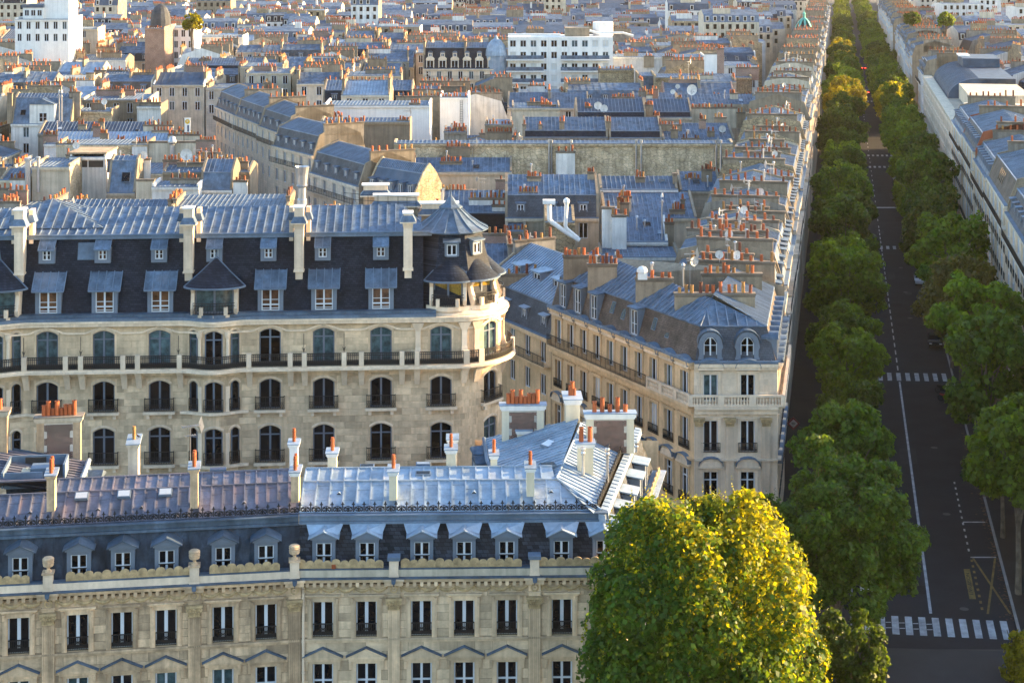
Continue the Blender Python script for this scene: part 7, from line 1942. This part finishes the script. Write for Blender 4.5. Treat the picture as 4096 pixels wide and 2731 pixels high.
for lab, lst in names.items():
    lst.sort(key=lambda q: q[0])
    for k, (px, T) in enumerate(lst):
        T['label'] = lab if len(lst) == 1 else (ORD[k] + '-from-left ' + lab)
# ------------------------------------------------------------------ trees
import numpy as np
def leaf_cloud(seed, clumps, per, size, mats, pick=None, name='crown', flat=.75):
    """clumps: (x, y, z, r). leaves are small folded blades spread through the outer half of every clump"""
    rg = np.random.default_rng(seed)
    cen = np.array(clumps, float)[:, :3].mean(0)
    sub_ = []
    for k0, (x, y, z, r) in enumerate(clumps):
        o_ = np.array([x, y, z]) - cen; o_ /= max(np.linalg.norm(o_), .01)
        for _ in range(5):
            d_ = rg.normal(size=3) + o_ * .9; d_ /= np.linalg.norm(d_)
            sub_.append((*(np.array([x, y, z]) + d_ * r * .72), r * rg.uniform(.34, .52), k0))
        sub_.append((x, y, z, r * .82, k0))
    cl = np.array([q[:4] for q in sub_], float); own = [q[4] for q in sub_]
    tot = cl[:, 3] ** 2; cnt = np.maximum(8, (per * tot / tot.sum())).astype(int)
    P = []; Nn = []; T = []; MI = []
    for k, (x, y, z, r) in enumerate(cl):
        n = cnt[k]
        d = rg.normal(size=(n, 3)); d /= np.linalg.norm(d, axis=1)[:, None]
        out = np.array([x, y, z]) - cen; out /= max(np.linalg.norm(out), .01)
        keep = (d @ out) > rg.uniform(-.9, .15, n)
        d = d[keep]; n = len(d)
        rr = r * (1 - .45 * rg.random(n) ** 1.8) * (1 + .16 * np.sin(d[:, 0] * 5 + k) * np.cos(d[:, 1] * 6 + d[:, 2] * 4))
        p = d * rr[:, None]; p[:, 2] *= flat
        P.append(p + [x, y, z])
        nn = d * .8 + rg.normal(size=(n, 3)) * .55 + [0, 0, .45]
        Nn.append(nn / np.linalg.norm(nn, axis=1)[:, None])
        T.append(np.clip(rg.random(n) * .8 + rg.uniform(0, .2), 0, 1)); MI.append(np.full(n, 0))
    P = np.concatenate(P); Nn = np.concatenate(Nn); T = np.concatenate(T); MI = np.concatenate(MI).astype(np.int32)
    n = len(P)
    if pick == 'side':  # top and right blades gold, the rest dark: sun and shade as leaf colour
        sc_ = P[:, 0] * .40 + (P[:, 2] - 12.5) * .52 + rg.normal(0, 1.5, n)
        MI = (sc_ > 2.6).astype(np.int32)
    a = np.cross(Nn, rg.normal(size=(n, 3))); a /= np.linalg.norm(a, axis=1)[:, None]; b = np.cross(Nn, a)
    s = size * rg.uniform(.45, 1.4, n)[:, None]
    V = np.empty((n, 4, 3)); fold = Nn * s * .18
    V[:, 0] = P - a * s * .55; V[:, 1] = P + b * s * .5 + fold; V[:, 2] = P + a * s * .6; V[:, 3] = P - b * s * .5 + fold
    me = bpy.data.meshes.new(name)
    me.vertices.add(n * 4); me.vertices.foreach_set('co', V.reshape(-1))
    me.loops.add(n * 4); me.loops.foreach_set('vertex_index', np.arange(n * 4, dtype=np.int32))
    me.polygons.add(n); me.polygons.foreach_set('loop_start', np.arange(0, n * 4, 4, dtype=np.int32)); me.polygons.foreach_set('loop_total', np.full(n, 4, dtype=np.int32))
    for q in mats: me.materials.append(MATS[q])
    me.polygons.foreach_set('material_index', MI)
    at_ = me.attributes.new('tint', 'FLOAT', 'FACE'); at_.data.foreach_set('value', T.astype(np.float32))
    me.update(); me.validate()
    return me
def crown_clumps(R, rx, ry, rz, zc, n, rc=(.26, .4), lean=(0, 0)):
    out = []
    for k in range(n):
        th = R.uniform(0, 2 * math.pi); ct = R.uniform(-.75, 1); st = math.sqrt(max(0, 1 - ct * ct)); q = R.uniform(.5, .82)
        r = R.uniform(*rc) * rx * (1.05 - .25 * max(0, ct))
        out.append((q * rx * st * math.cos(th) + lean[0] * ct, q * ry * st * math.sin(th) + lean[1] * ct, zc + q * rz * ct * (1.0 if ct > 0 else .8), r))
    out.append((0, 0, zc, rx * .55))
    return out
def trunk_mesh(h, zc, rx, R, r0=.22):
    b = MB(); b.tube([(0, 0, -.05), (.03, 0, h * .35), (0, .05, h * .7), (.05, 0, zc)], [r0 * 1.25, r0, r0 * .85, r0 * .5], 8)
    for k in range(7):
        a = 2 * math.pi * k / 7 + R.uniform(-.3, .3); l = rx * R.uniform(.5, .8)
        b.tube([(0, 0, h * R.uniform(.6, .95)), (l * .5 * math.cos(a), l * .5 * math.sin(a), zc + R.uniform(-.5, .6)), (l * math.cos(a), l * math.sin(a), zc + R.uniform(.3, 2.4))], [r0 * .5, r0 * .3, r0 * .1], 5)
    return b.mesh('trunk', 'bark')
RT_ = random.Random(5)
VAR = []
for s in range(7):
    R = random.Random(100 + s); rx = R.uniform(4.1, 4.9); rz = R.uniform(4.8, 6.2); zc = R.uniform(8.4, 9.6)
    m = ('leaf', 'leaf', 'leaf_dark', 'leaf', 'leaf_gold_and_sunlit', 'leaf_brown', 'leaf_dark')[s]
    VAR.append((leaf_cloud(s, crown_clumps(R, rx, rx, rz, zc, 30, (.2, .38)), 11000, .36, [m]), trunk_mesh(6, zc, rx, R)))
def tree(label, X, Y, v, sc=1.0, sz=1.0, rz=0.0, group=None, name='plane_tree'):
    t = thing(name, label, 'tree', X, Y, 0, group, z=.12); t.rotation_euler = (0, 0, rz); t.scale = (sc * 1.0, sc * 1.0, sc * sz * 1.06)
    link('crown', VAR[v][0], t); link('trunk', VAR[v][1], t)
    return t
for nm, x0, j0 in (('left', .4, 138.0), ('right', 13.5, 131.0)):
    Y = j0; k = 0
    while Y < 1300:
        v = RT_.choice((0, 1, 2, 3, 6, 2)) if Y < 380 else RT_.choice((0, 1, 3, 2, 6))
        if nm == 'right' and k in (4, 5): v = 5
        if nm == 'left' and 408 < Y < 440: v = 4  # gold variant puts the sun on these crowns into the leaf colour
        if nm == 'right' and 418 < Y < 446: v = 4
        if 600 < Y < 640 and nm == 'left': v = 4
        sc = RT_.uniform(.78, 1.2)
        lab = '%s plane tree from the near crossing in the %s row of the avenue' % (ORD[k], nm)
        x, y = av(x0 + RT_.uniform(-.4, .4), Y)
        tree(lab, x, y, v, sc, RT_.uniform(.92, 1.12), RT_.uniform(0, 6.28), 'plane trees in the %s row of the avenue' % nm)
        Y += RT_.uniform(9.5, 14) if Y < 500 else RT_.uniform(10, 14); k += 1
# the big tree in front of the cleaned house
R = random.Random(77)
BX, BY = (706 - CX) * 93.5 / F, 93.5
bigc = []
def px_clump(px, py, Yc, rpx, sq=1.0):
    bigc.append((((px - CX) * Yc / F) - BX, Yc - BY, H - (py - YH) * Yc / F, rpx * Yc / F))
for px, py, dY, r in ((645, 545, 0, 42), (625, 590, -1, 38), (618, 640, 0, 34), (612, 672, 0, 26), (600, 640, .5, 18), (668, 535, -2, 40), (690, 560, -3.2, 44), (655, 600, -3.6, 42), (640, 660, -3.0, 40), (700, 620, -4.4, 46), (690, 680, -4.4, 44), (735, 535, -1, 40), (757, 552, .5, 38), (775, 585, 0, 38), (788, 620, -.5, 34), (796, 652, 0, 30), (765, 610, -3, 44), (750, 665, -3.6, 44), (800, 690, -1, 36), (720, 575, -2.4, 42), (770, 690, -3, 42), (700, 740, -3, 60), (650, 730, -1, 50), (760, 740, -1, 54), (706, 590, 3, 66), (750, 570, 3.5, 50), (655, 570, 3, 48), (706, 640, 0, 70), (635, 523, 0, 20), (655, 516, -.5, 20), (740, 508, -.3, 18), (722, 516, 0, 20), (760, 525, .5, 20), (690, 528, 0, 24), (818, 660, .5, 14), (700, 526, 0, 26), (705, 548, -1.5, 32), (712, 512, 0, 16), (640, 610, 1.5, 52), (630, 650, 1.5, 50), (680, 640, 2, 80), (740, 640, 2, 70)):
    px_clump(px, py, BY + dY, r)
big = thing('plane_tree', 'large sunlit golden-green plane tree in front of the cleaned town house', 'tree', BX, BY)
RGB = np.random.default_rng(3)
link('crown', leaf_cloud(9, bigc, 90000, .25, ['leaf_dark', 'leaf_gold_and_sunlit', 'leaf_brown'], pick='side', flat=1.0), big)
def sprigs(seed, clumps, n, h, mats):
    """upright pale seed sprays standing out of the crown"""
    rg = random.Random(seed); b = MB()
    for _ in range(n):
        x, y, z, r = rg.choice(clumps); th = rg.uniform(0, 6.28); ct = rg.uniform(.0, .98); st = math.sqrt(1 - ct * ct)
        p = V3((x + r * st * math.cos(th), y + r * st * math.sin(th), z + r * ct)); hh = h * rg.uniform(.5, 1.2)
        for q in range(7):
            t = q / 6; c = p + V3((rg.uniform(-.07, .07), rg.uniform(-.07, .07), hh * t)); s = .075 * (1.2 - .6 * t); a = V3((rg.uniform(-1, 1), rg.uniform(-1, 1), rg.uniform(-.6, 1))).normalized() * s; d = a.orthogonal().normalized() * s * .8
            b.poly([c - a, c + d, c + a, c - d])
    return b.mesh('sprays', mats)
o = link('sprays', sprigs(4, bigc, 450, .7, 'leaf_gold_and_sunlit'), big); o['kind'] = 'stuff'
link('trunk', trunk_mesh(7, 9.5, 5.2, R, .38), big)
def tree_px(label, px, py_top, Y, rpx, squash, mats, per, leaf, seed, sp=0, name='plane_tree'):
    X = (px - CX) * Y / F; r = rpx * Y / F; top = H - (py_top - YH) * Y / F
    R = random.Random(seed); zc = top - r * squash
    cl = crown_clumps(R, r, r, r * squash, zc, 72, (.16, .3))
    t = thing(name, label, 'tree', X, Y)
    link('crown', leaf_cloud(seed, cl, per, leaf, mats), t); link('trunk', trunk_mesh(max(1.5, zc - r * squash * .7), zc, r, R, .26), t)
    if sp: q = link('sprays', sprigs(seed, cl, sp, .6, 'leaf_brown'), t); q['kind'] = 'stuff'
tree_px('tall dark green plane tree behind the golden one, hiding the corner building base', 836, 434, 121.5, 94, 1.12, ['leaf_dark'], 76000, .27, 21, 200)
tree_px('smaller green tree at the foot of the golden one, beside the cobbles', 848, 600, 106, 42, 1.3, ['leaf_dark'], 15000, .24, 22)
tree_px('dim tree under the left row nearest the corner building balustrade', 848, 398, 139, 44, .95, ['leaf_dark'], 9000, .3, 23)
tree_px('yellowing young tree at the right edge by the zebra crossing', 1030, 622, 116, 30, 1.4, ['leaf_gold_and_sunlit'], 5000, .24, 24)
tree_px('bright yellow tree on a far rooftop terrace, upper left', 192, 12, 470, 11, 1.0, ['leaf_gold_and_sunlit'], 2500, .5, 25, name='roof_tree')
tree_px('round green tree on a roof garden right of the avenue, upper right', 946, 11, 560, 9, 1.0, ['leaf'], 2000, .55, 26, name='roof_tree')
tree_px('twin green tree on a roof garden beside the zinc dome, upper right', 912, 11, 540, 9, .9, ['leaf_dark'], 2000, .55, 27, name='roof_tree')

# ------------------------------------------------------------------ cars, motorcycles, people, signs
def car_meshes(body):
    def mk():
        b = MB(); L, W = 4.2, 1.74
        prof_ = [(-2.1, .35), (-2.1, .72), (-1.95, .86), (-1.5, .93), (-1.05, .98), (-.55, 1.38), (.35, 1.46), (1.15, 1.38), (1.75, 1.0), (2.02, .92), (2.1, .7), (2.1, .35)]
        ws = [.78, .82, .84, .86, .84, .66, .64, .66, .82, .82, .82, .8]
        n = len(prof_)
        for k in range(n - 1):
            (y0, z0), (y1, z1) = prof_[k], prof_[k + 1]; b.poly([(-ws[k], y0, z0), (ws[k], y0, z0), (ws[k + 1], y1, z1), (-ws[k + 1], y1, z1)])
        for q in (-1, 1):
            b.poly([(q * .8, -2.1, .35), (q * .86, -1.5, .93), (q * .84, -1.05, .98), (q * .82, 1.75, 1.0), (q * .82, 2.02, .92), (q * .8, 2.1, .35)])
            b.poly([(q * .84, -1.05, .98), (q * .66, -.55, 1.38), (q * .64, .35, 1.46), (q * .66, 1.15, 1.38), (q * .82, 1.75, 1.0)])
        g_ = MB()
        for q in (-1, 1): g_.poly([(q * .83, -.9, 1.02), (q * .685, -.5, 1.34), (q * .665, .35, 1.41), (q * .685, 1.1, 1.34), (q * .81, 1.5, 1.04)])
        g_.poly([(-.78, -1.03, 1.0), (.78, -1.03, 1.0), (.62, -.57, 1.37), (-.62, -.57, 1.37)]); g_.poly([(-.76, 1.73, 1.03), (.76, 1.73, 1.03), (.62, 1.17, 1.38), (-.62, 1.17, 1.38)])
        g_.v = [(x * 1.012, y * 1.004, z + .012) for x, y, z in g_.v]
        w_ = MB()
        for k in range(12):
            a0, a1 = 2 * math.pi * k / 12, 2 * math.pi * (k + 1) / 12
            w_.poly([(-.1, .32 * math.cos(a0), .32 * math.sin(a0)), (.1, .32 * math.cos(a0), .32 * math.sin(a0)), (.1, .32 * math.cos(a1), .32 * math.sin(a1)), (-.1, .32 * math.cos(a1), .32 * math.sin(a1))])
        for q in (-.1, .1): w_.poly([(q, .32 * math.cos(2 * math.pi * k / 12), .32 * math.sin(2 * math.pi * k / 12)) for k in range(12)])
        t_ = MB(); t_.box(-.16, .16, -.03, .03, -.07, .07)
        return b.mesh('body', body), g_.mesh('windows', 'glass'), w_.mesh('wheel', 'rubber'), t_.mesh('lamp', 'frame_white'), t_.mesh('lamp', 'car_red'), t_.mesh('lamp', 'tail_lamp')
    return shared(('car', body), mk)
def car(label, X0, Y, body, toward=True, lit=False):
    x, y = av(X0, Y); t = thing('car', label, 'car', x, y, -ALPHA + (0 if toward else 180), z=.005)
    m = car_meshes(body); link('body', m[0], t); link('window_glass', m[1], t)
    for wx in (-.74, .74):
        for wy in (-1.3, 1.3): link('wheel', m[2], t, (wx, wy, .32))
    for wx in (-.6, .6):
        link('headlight', m[3], t, (wx, -2.1 if toward else -2.1, .68)); link('tail_light', m[5] if lit else m[4], t, (wx, 2.09, .76))
    return t
car('dark car with lit red tail lights driving away up the avenue', 8.6, 574, 'car_dark', False, True)
car('dark car parked at the right kerb, third of the visible ones', 11.7, 354, 'car_dark')
car('silver grey car parked at the right kerb behind a dark one', 11.8, 362, 'car_silver')
car('small dark car half hidden under the right trees beyond the second crossing', 11.9, 393, 'car_dark', False, False)
car('white hatchback parked at the left kerb under the tall dark tree', 2.3, 133, 'car_white')
car('black car parked at the left kerb, seen between two trees', 2.1, 333, 'car_dark')
car('silver car parked at the left kerb far up the avenue', 2.0, 300, 'car_silver')
car('dark car waiting far up the avenue with red tail lights', 9.2, 690, 'car_dark', False, True)
for k_, (y_, c_) in enumerate(((213, 'car_dark'), (226, 'car_silver'), (252, 'car_white'), (268, 'car_dark'), (338, 'car_red'), (378, 'car_silver'))):
    car('%s car of the line parked at the right kerb under the trees' % ORD[k_], 11.75, y_, c_)
for k_, (y_, c_) in enumerate(((212, 'car_dark'), (246, 'car_silver'), (264, 'car_dark'), (372, 'car_dark'))):
    car('%s car of the line parked at the left kerb under the trees' % ORD[k_], 2.05, y_, c_)
def moto(label, X0, Y, m):
    x, y = av(X0, Y); t = thing('motorcycle', label, 'motorcycle', x, y, -ALPHA + 70)
    def wh():
        b = MB(); pr = None
        for k in range(13):
            p = (0, .29 * math.cos(2 * math.pi * k / 12), .29 * math.sin(2 * math.pi * k / 12))
            if pr: b.bar(pr, p, .12, .1, 0, (1, 0, 0))
            pr = p
        b.bar((0, -.27, 0), (0, .27, 0), .03, .03); b.bar((0, 0, -.27), (0, 0, .27), .03, .03); return b.mesh('wheel', 'rubber')
    w_ = shared('mwheel', wh)
    for yy in (-.65, .65): link('wheel', w_, t, (0, yy, .33))
    b = MB(); b.tube([(0, -.6, .4), (0, -.35, .85), (0, -.1, .8), (0, .3, .7), (0, .75, .78)], [.07, .16, .2, .2, .1], 8); b.box(-.16, .16, -.3, .35, .3, .65); b.build('body', m, t)
    b = MB(); b.hexa([(-.14, .0, .86), (.14, .0, .86), (.12, .7, .86), (-.12, .7, .86), (-.12, .0, .95), (.12, .0, .95), (.1, .7, .98), (-.1, .7, .98)]); b.build('seat', 'rubber', t)
    b = MB(); b.bar((-.36, -.35, 1.05), (.36, -.35, 1.05), .04, .04); b.bar((0, -.62, .35), (0, -.38, 1.05), .06, .06); b.poly([(-.18, -.5, 1.0), (.18, -.5, 1.0), (.12, -.4, 1.35), (-.12, -.4, 1.35)]); b.build('handlebar', 'metal', t)
moto('white and red motorcycle parked at the right kerb past the second crossing', 11.6, 186.8, 'car_red'); moto('dark scooter parked just beyond the red motorcycle at the right kerb', 11.5, 190.2, 'car_dark'); moto('blue-grey motorcycle parked at the right kerb near the third crossing', 11.5, 297.5, 'car_silver')
def person(label, X0, Y, m, rz, stride=.18):
    x, y = av(X0, Y); t = thing('person', label, 'person', x, y, 0, z=.13); t.rotation_euler = (0, 0, rz)
    js = [((0, 0, .93), .15), ((0, 0, 1.2), .16), ((0, 0, 1.42), .15), ((0, 0, 1.5), .065), ((0, -.02, 1.58), .095), ((0, -.02, 1.70), .085),
          ((.1, 0, .88), .1), ((.11, -stride, .5), .075), ((.11, -stride * .6, .08), .05), ((.11, -stride * .6 - .14, .04), .045),
          ((-.1, 0, .88), .1), ((-.11, stride * .6, .5), .075), ((-.11, stride * 1.5, .08), .05), ((-.11, stride * 1.5 - .13, .04), .045),
          ((.2, 0, 1.4), .07), ((.26, .1, 1.14), .05), ((.25, 0, .9), .04), ((.25, -.04, .82), .035), ((-.2, 0, 1.4), .07), ((-.26, -.06, 1.14), .05), ((-.25, -.2, .93), .04), ((-.25, -.25, .87), .035)]
    ed = [(0, 1), (1, 2), (2, 3), (3, 4), (4, 5), (0, 6), (6, 7), (7, 8), (8, 9), (0, 10), (10, 11), (11, 12), (12, 13), (2, 14), (14, 15), (15, 16), (16, 17), (2, 18), (18, 19), (19, 20), (20, 21)]
    me = bpy.data.meshes.new('body'); me.from_pydata([j[0] for j in js], ed, []); me.materials.append(MATS[m])
    o = link('body', me, t); sk = o.modifiers.new('skin', 'SKIN'); 
    for k, (_, r) in enumerate(js): me.skin_vertices[0].data[k].radius = (r, r * .8)
    me.skin_vertices[0].data[0].use_root = True
    o.modifiers.new('sub', 'SUBSURF').levels = 1
    b = MB(); b.lathe(0, 0, [(.0, 1.84), (.07, 1.82), (.105, 1.74), (.1, 1.68)], 8); b.build('hair', 'soot_and_shade', t)
person('person in dark coat walking on the left pavement by the third crossing', -4.1, 280, 'cloth_dark', .3)
person('person in dark clothes on the left pavement, nearer than the walker by the crossing', -4.2, 255, 'cloth_dark', 2.9)
person('person in black standing at the left pavement kerb, farthest of the three', -3.4, 295, 'cloth_dark', 1.5, .05)
# hanging diamond sign, banner with a round emblem
x, y = av(-4.6, 164); t = thing('diamond_sign', 'diamond shop sign with dark red border hanging over the left pavement', 'sign', x, y, 0)
b = MB(); s = .62
b.hexa([(0, -.06, 4.0 - s), (s, -.06, 4.0), (0, -.06, 4.0 + s), (-s, -.06, 4.0), (0, .06, 4.0 - s), (s, .06, 4.0), (0, .06, 4.0 + s), (-s, .06, 4.0)]); b.build('border', 'car_red', t)
b = MB(); s = .42; b.poly([(0, -.07, 4.0 - s), (s, -.07, 4.0), (0, -.07, 4.0 + s), (-s, -.07, 4.0)]); b.build('panel', 'plaster_pink', t); b = MB(); b.bar((0, 0, 4.55), (-1.0, -.2, 4.7), .06, .06); b.bar((-1.0, -.2, 4.7), (-1.0, -.2, 0), .06, .06); b.build('bracket', 'iron', t)
for zz, bw_ in ((4.06, .42), (3.95, .34)):
    b = MB(); b.box(-bw_ / 2, bw_ / 2, -.078, -.071, zz, zz + .05); b.build('lettering', 'soot_and_shade', t)
X, Y = at(187.5, 130, 17.5); t = thing('banner', 'white street banner with round yellow emblem in the curving street', 'banner', X, Y, 0)
k = Y / F
b = MB(); b.box(-3 * k, 3 * k, -.03, .03, 17.5 - 2 * k, 17.5 + 12 * k); b.bar((-3.6 * k, 0, 17.5 + 12.2 * k), (3.6 * k, 0, 17.5 + 12.2 * k), .08, .08); b.build('cloth', 'paint_white', t)
b = MB(); b.poly([(2.4 * k * math.cos(a * math.pi / 12), -.045, 17.5 + 8.6 * k + 2.4 * k * math.sin(a * math.pi / 12)) for a in range(24)]); b.build('emblem', 'yellow_sign', t)
text('letter', 'P', 3.4 * k, 'paint_white', t, Matrix.Translation((0, -.06, 17.5 + 8.6 * k)) @ Matrix.Rotation(math.radians(90), 4, 'X'))
b = MB(); b.box(-.2 * k, 1.5 * k, -.045, -.04, 17.5 - 1.5 * k, 17.5 + 5 * k); b.build('printed_strip', 'blue_sign', t)
b = MB(); b.bar((-3.6 * k, .1, 0), (-3.6 * k, .1, 17.5 + 12.2 * k), .12, .12); b.build('pole', 'iron', t)
# traffic lights at the far junctions
for X0, Y, lab in ((12.2, 600, 'red traffic light on its post at the right kerb, nearer of two'), (11.8, 705, 'red traffic light on its post, farther up the avenue')):
    x, y = av(X0, Y); t = thing('traffic_light', lab, 'traffic light', x, y, 0)
    b = MB(); b.lathe(0, 0, [(.1, 0), (.08, 3.2)], 8); b.box(-.2, .2, -.15, .15, 3.2, 4.3); b.build('post', 'iron', t)
    b = MB(); b.lathe(0, 0, [(.0, 3.86), (.22, 3.9), (.24, 4.05), (.0, 4.2)], 10); b.v = [(a, c - .16, e) for a, c, e in b.v]; b.build('lamp', 'tail_lamp', t)
# pigeons on the chimneys
def pigeon(label, x, y, z, rz):
    t = thing('pigeon', label, 'bird', x, y, 0, z=z); t.rotation_euler = (0, 0, rz)
    b = MB(); b.tube([(-.17, 0, .1), (-.08, 0, .12), (.02, 0, .14), (.09, 0, .19), (.11, 0, .24), (.14, 0, .25), (.17, 0, .24)], [.015, .05, .065, .05, .03, .03, .008], 8); b.box(-.01, .01, -.03, -.015, 0, .09); b.box(-.01, .01, .015, .03, 0, .09); b.build('body', 'slate_grey', t)
x, y = FA.w(uA(607.3, 6.6), 6.6); pigeon('pigeon perched on a tall flue pipe of the right town house', x, y, FA.z(450, 0, 6.6), .3)
v = 9.0; x, y = FB.w(uB(137, v), v + 1.0); pigeon('pigeon perched on the cream chimney of the left town house', x, y, FB.z(443, uB(133, v), v) + .05, 2.8)
# leaf litter along the right kerb
b = MB(); R = random.Random(9)
for k in range(450):
    Y = R.uniform(126, 175); X0 = CR - abs(R.gauss(0, .35)) + .1; x, y = av(X0, Y); s = R.uniform(.05, .13); a = R.uniform(0, 6.3)
    b.poly([(x + s * math.cos(a + q), y + s * math.sin(a + q), .02 + .01 * R.random()) for q in (0, 1.4, 3.1, 4.6)])
tag(b.build('fallen_leaves', 'dead_leaf'), 'brown fallen leaves drifted along the right kerb', 'leaves', kind='stuff')
# ------------------------------------------------------------------ evening haze
b = MB(); b.box(-900, 900, -30, 2400, -1.2, 62); hz = b.mesh('haze', 'glass'); hz.materials.clear()
hm = bpy.data.materials.new('haze'); hm.use_nodes = True; hm.node_tree.nodes.clear()
ho = hm.node_tree.nodes.new('ShaderNodeOutputMaterial'); pv = hm.node_tree.nodes.new('ShaderNodeVolumePrincipled')
pv.inputs['Color'].default_value = (1, .9, .74, 1); pv.inputs['Density'].default_value = .00004; pv.inputs['Anisotropy'].default_value = .25
hm.node_tree.links.new(pv.outputs[0], ho.inputs['Volume']); hz.materials.append(hm)
tag(link('haze', hz), 'thin golden evening haze over the city', 'haze', kind='stuff')
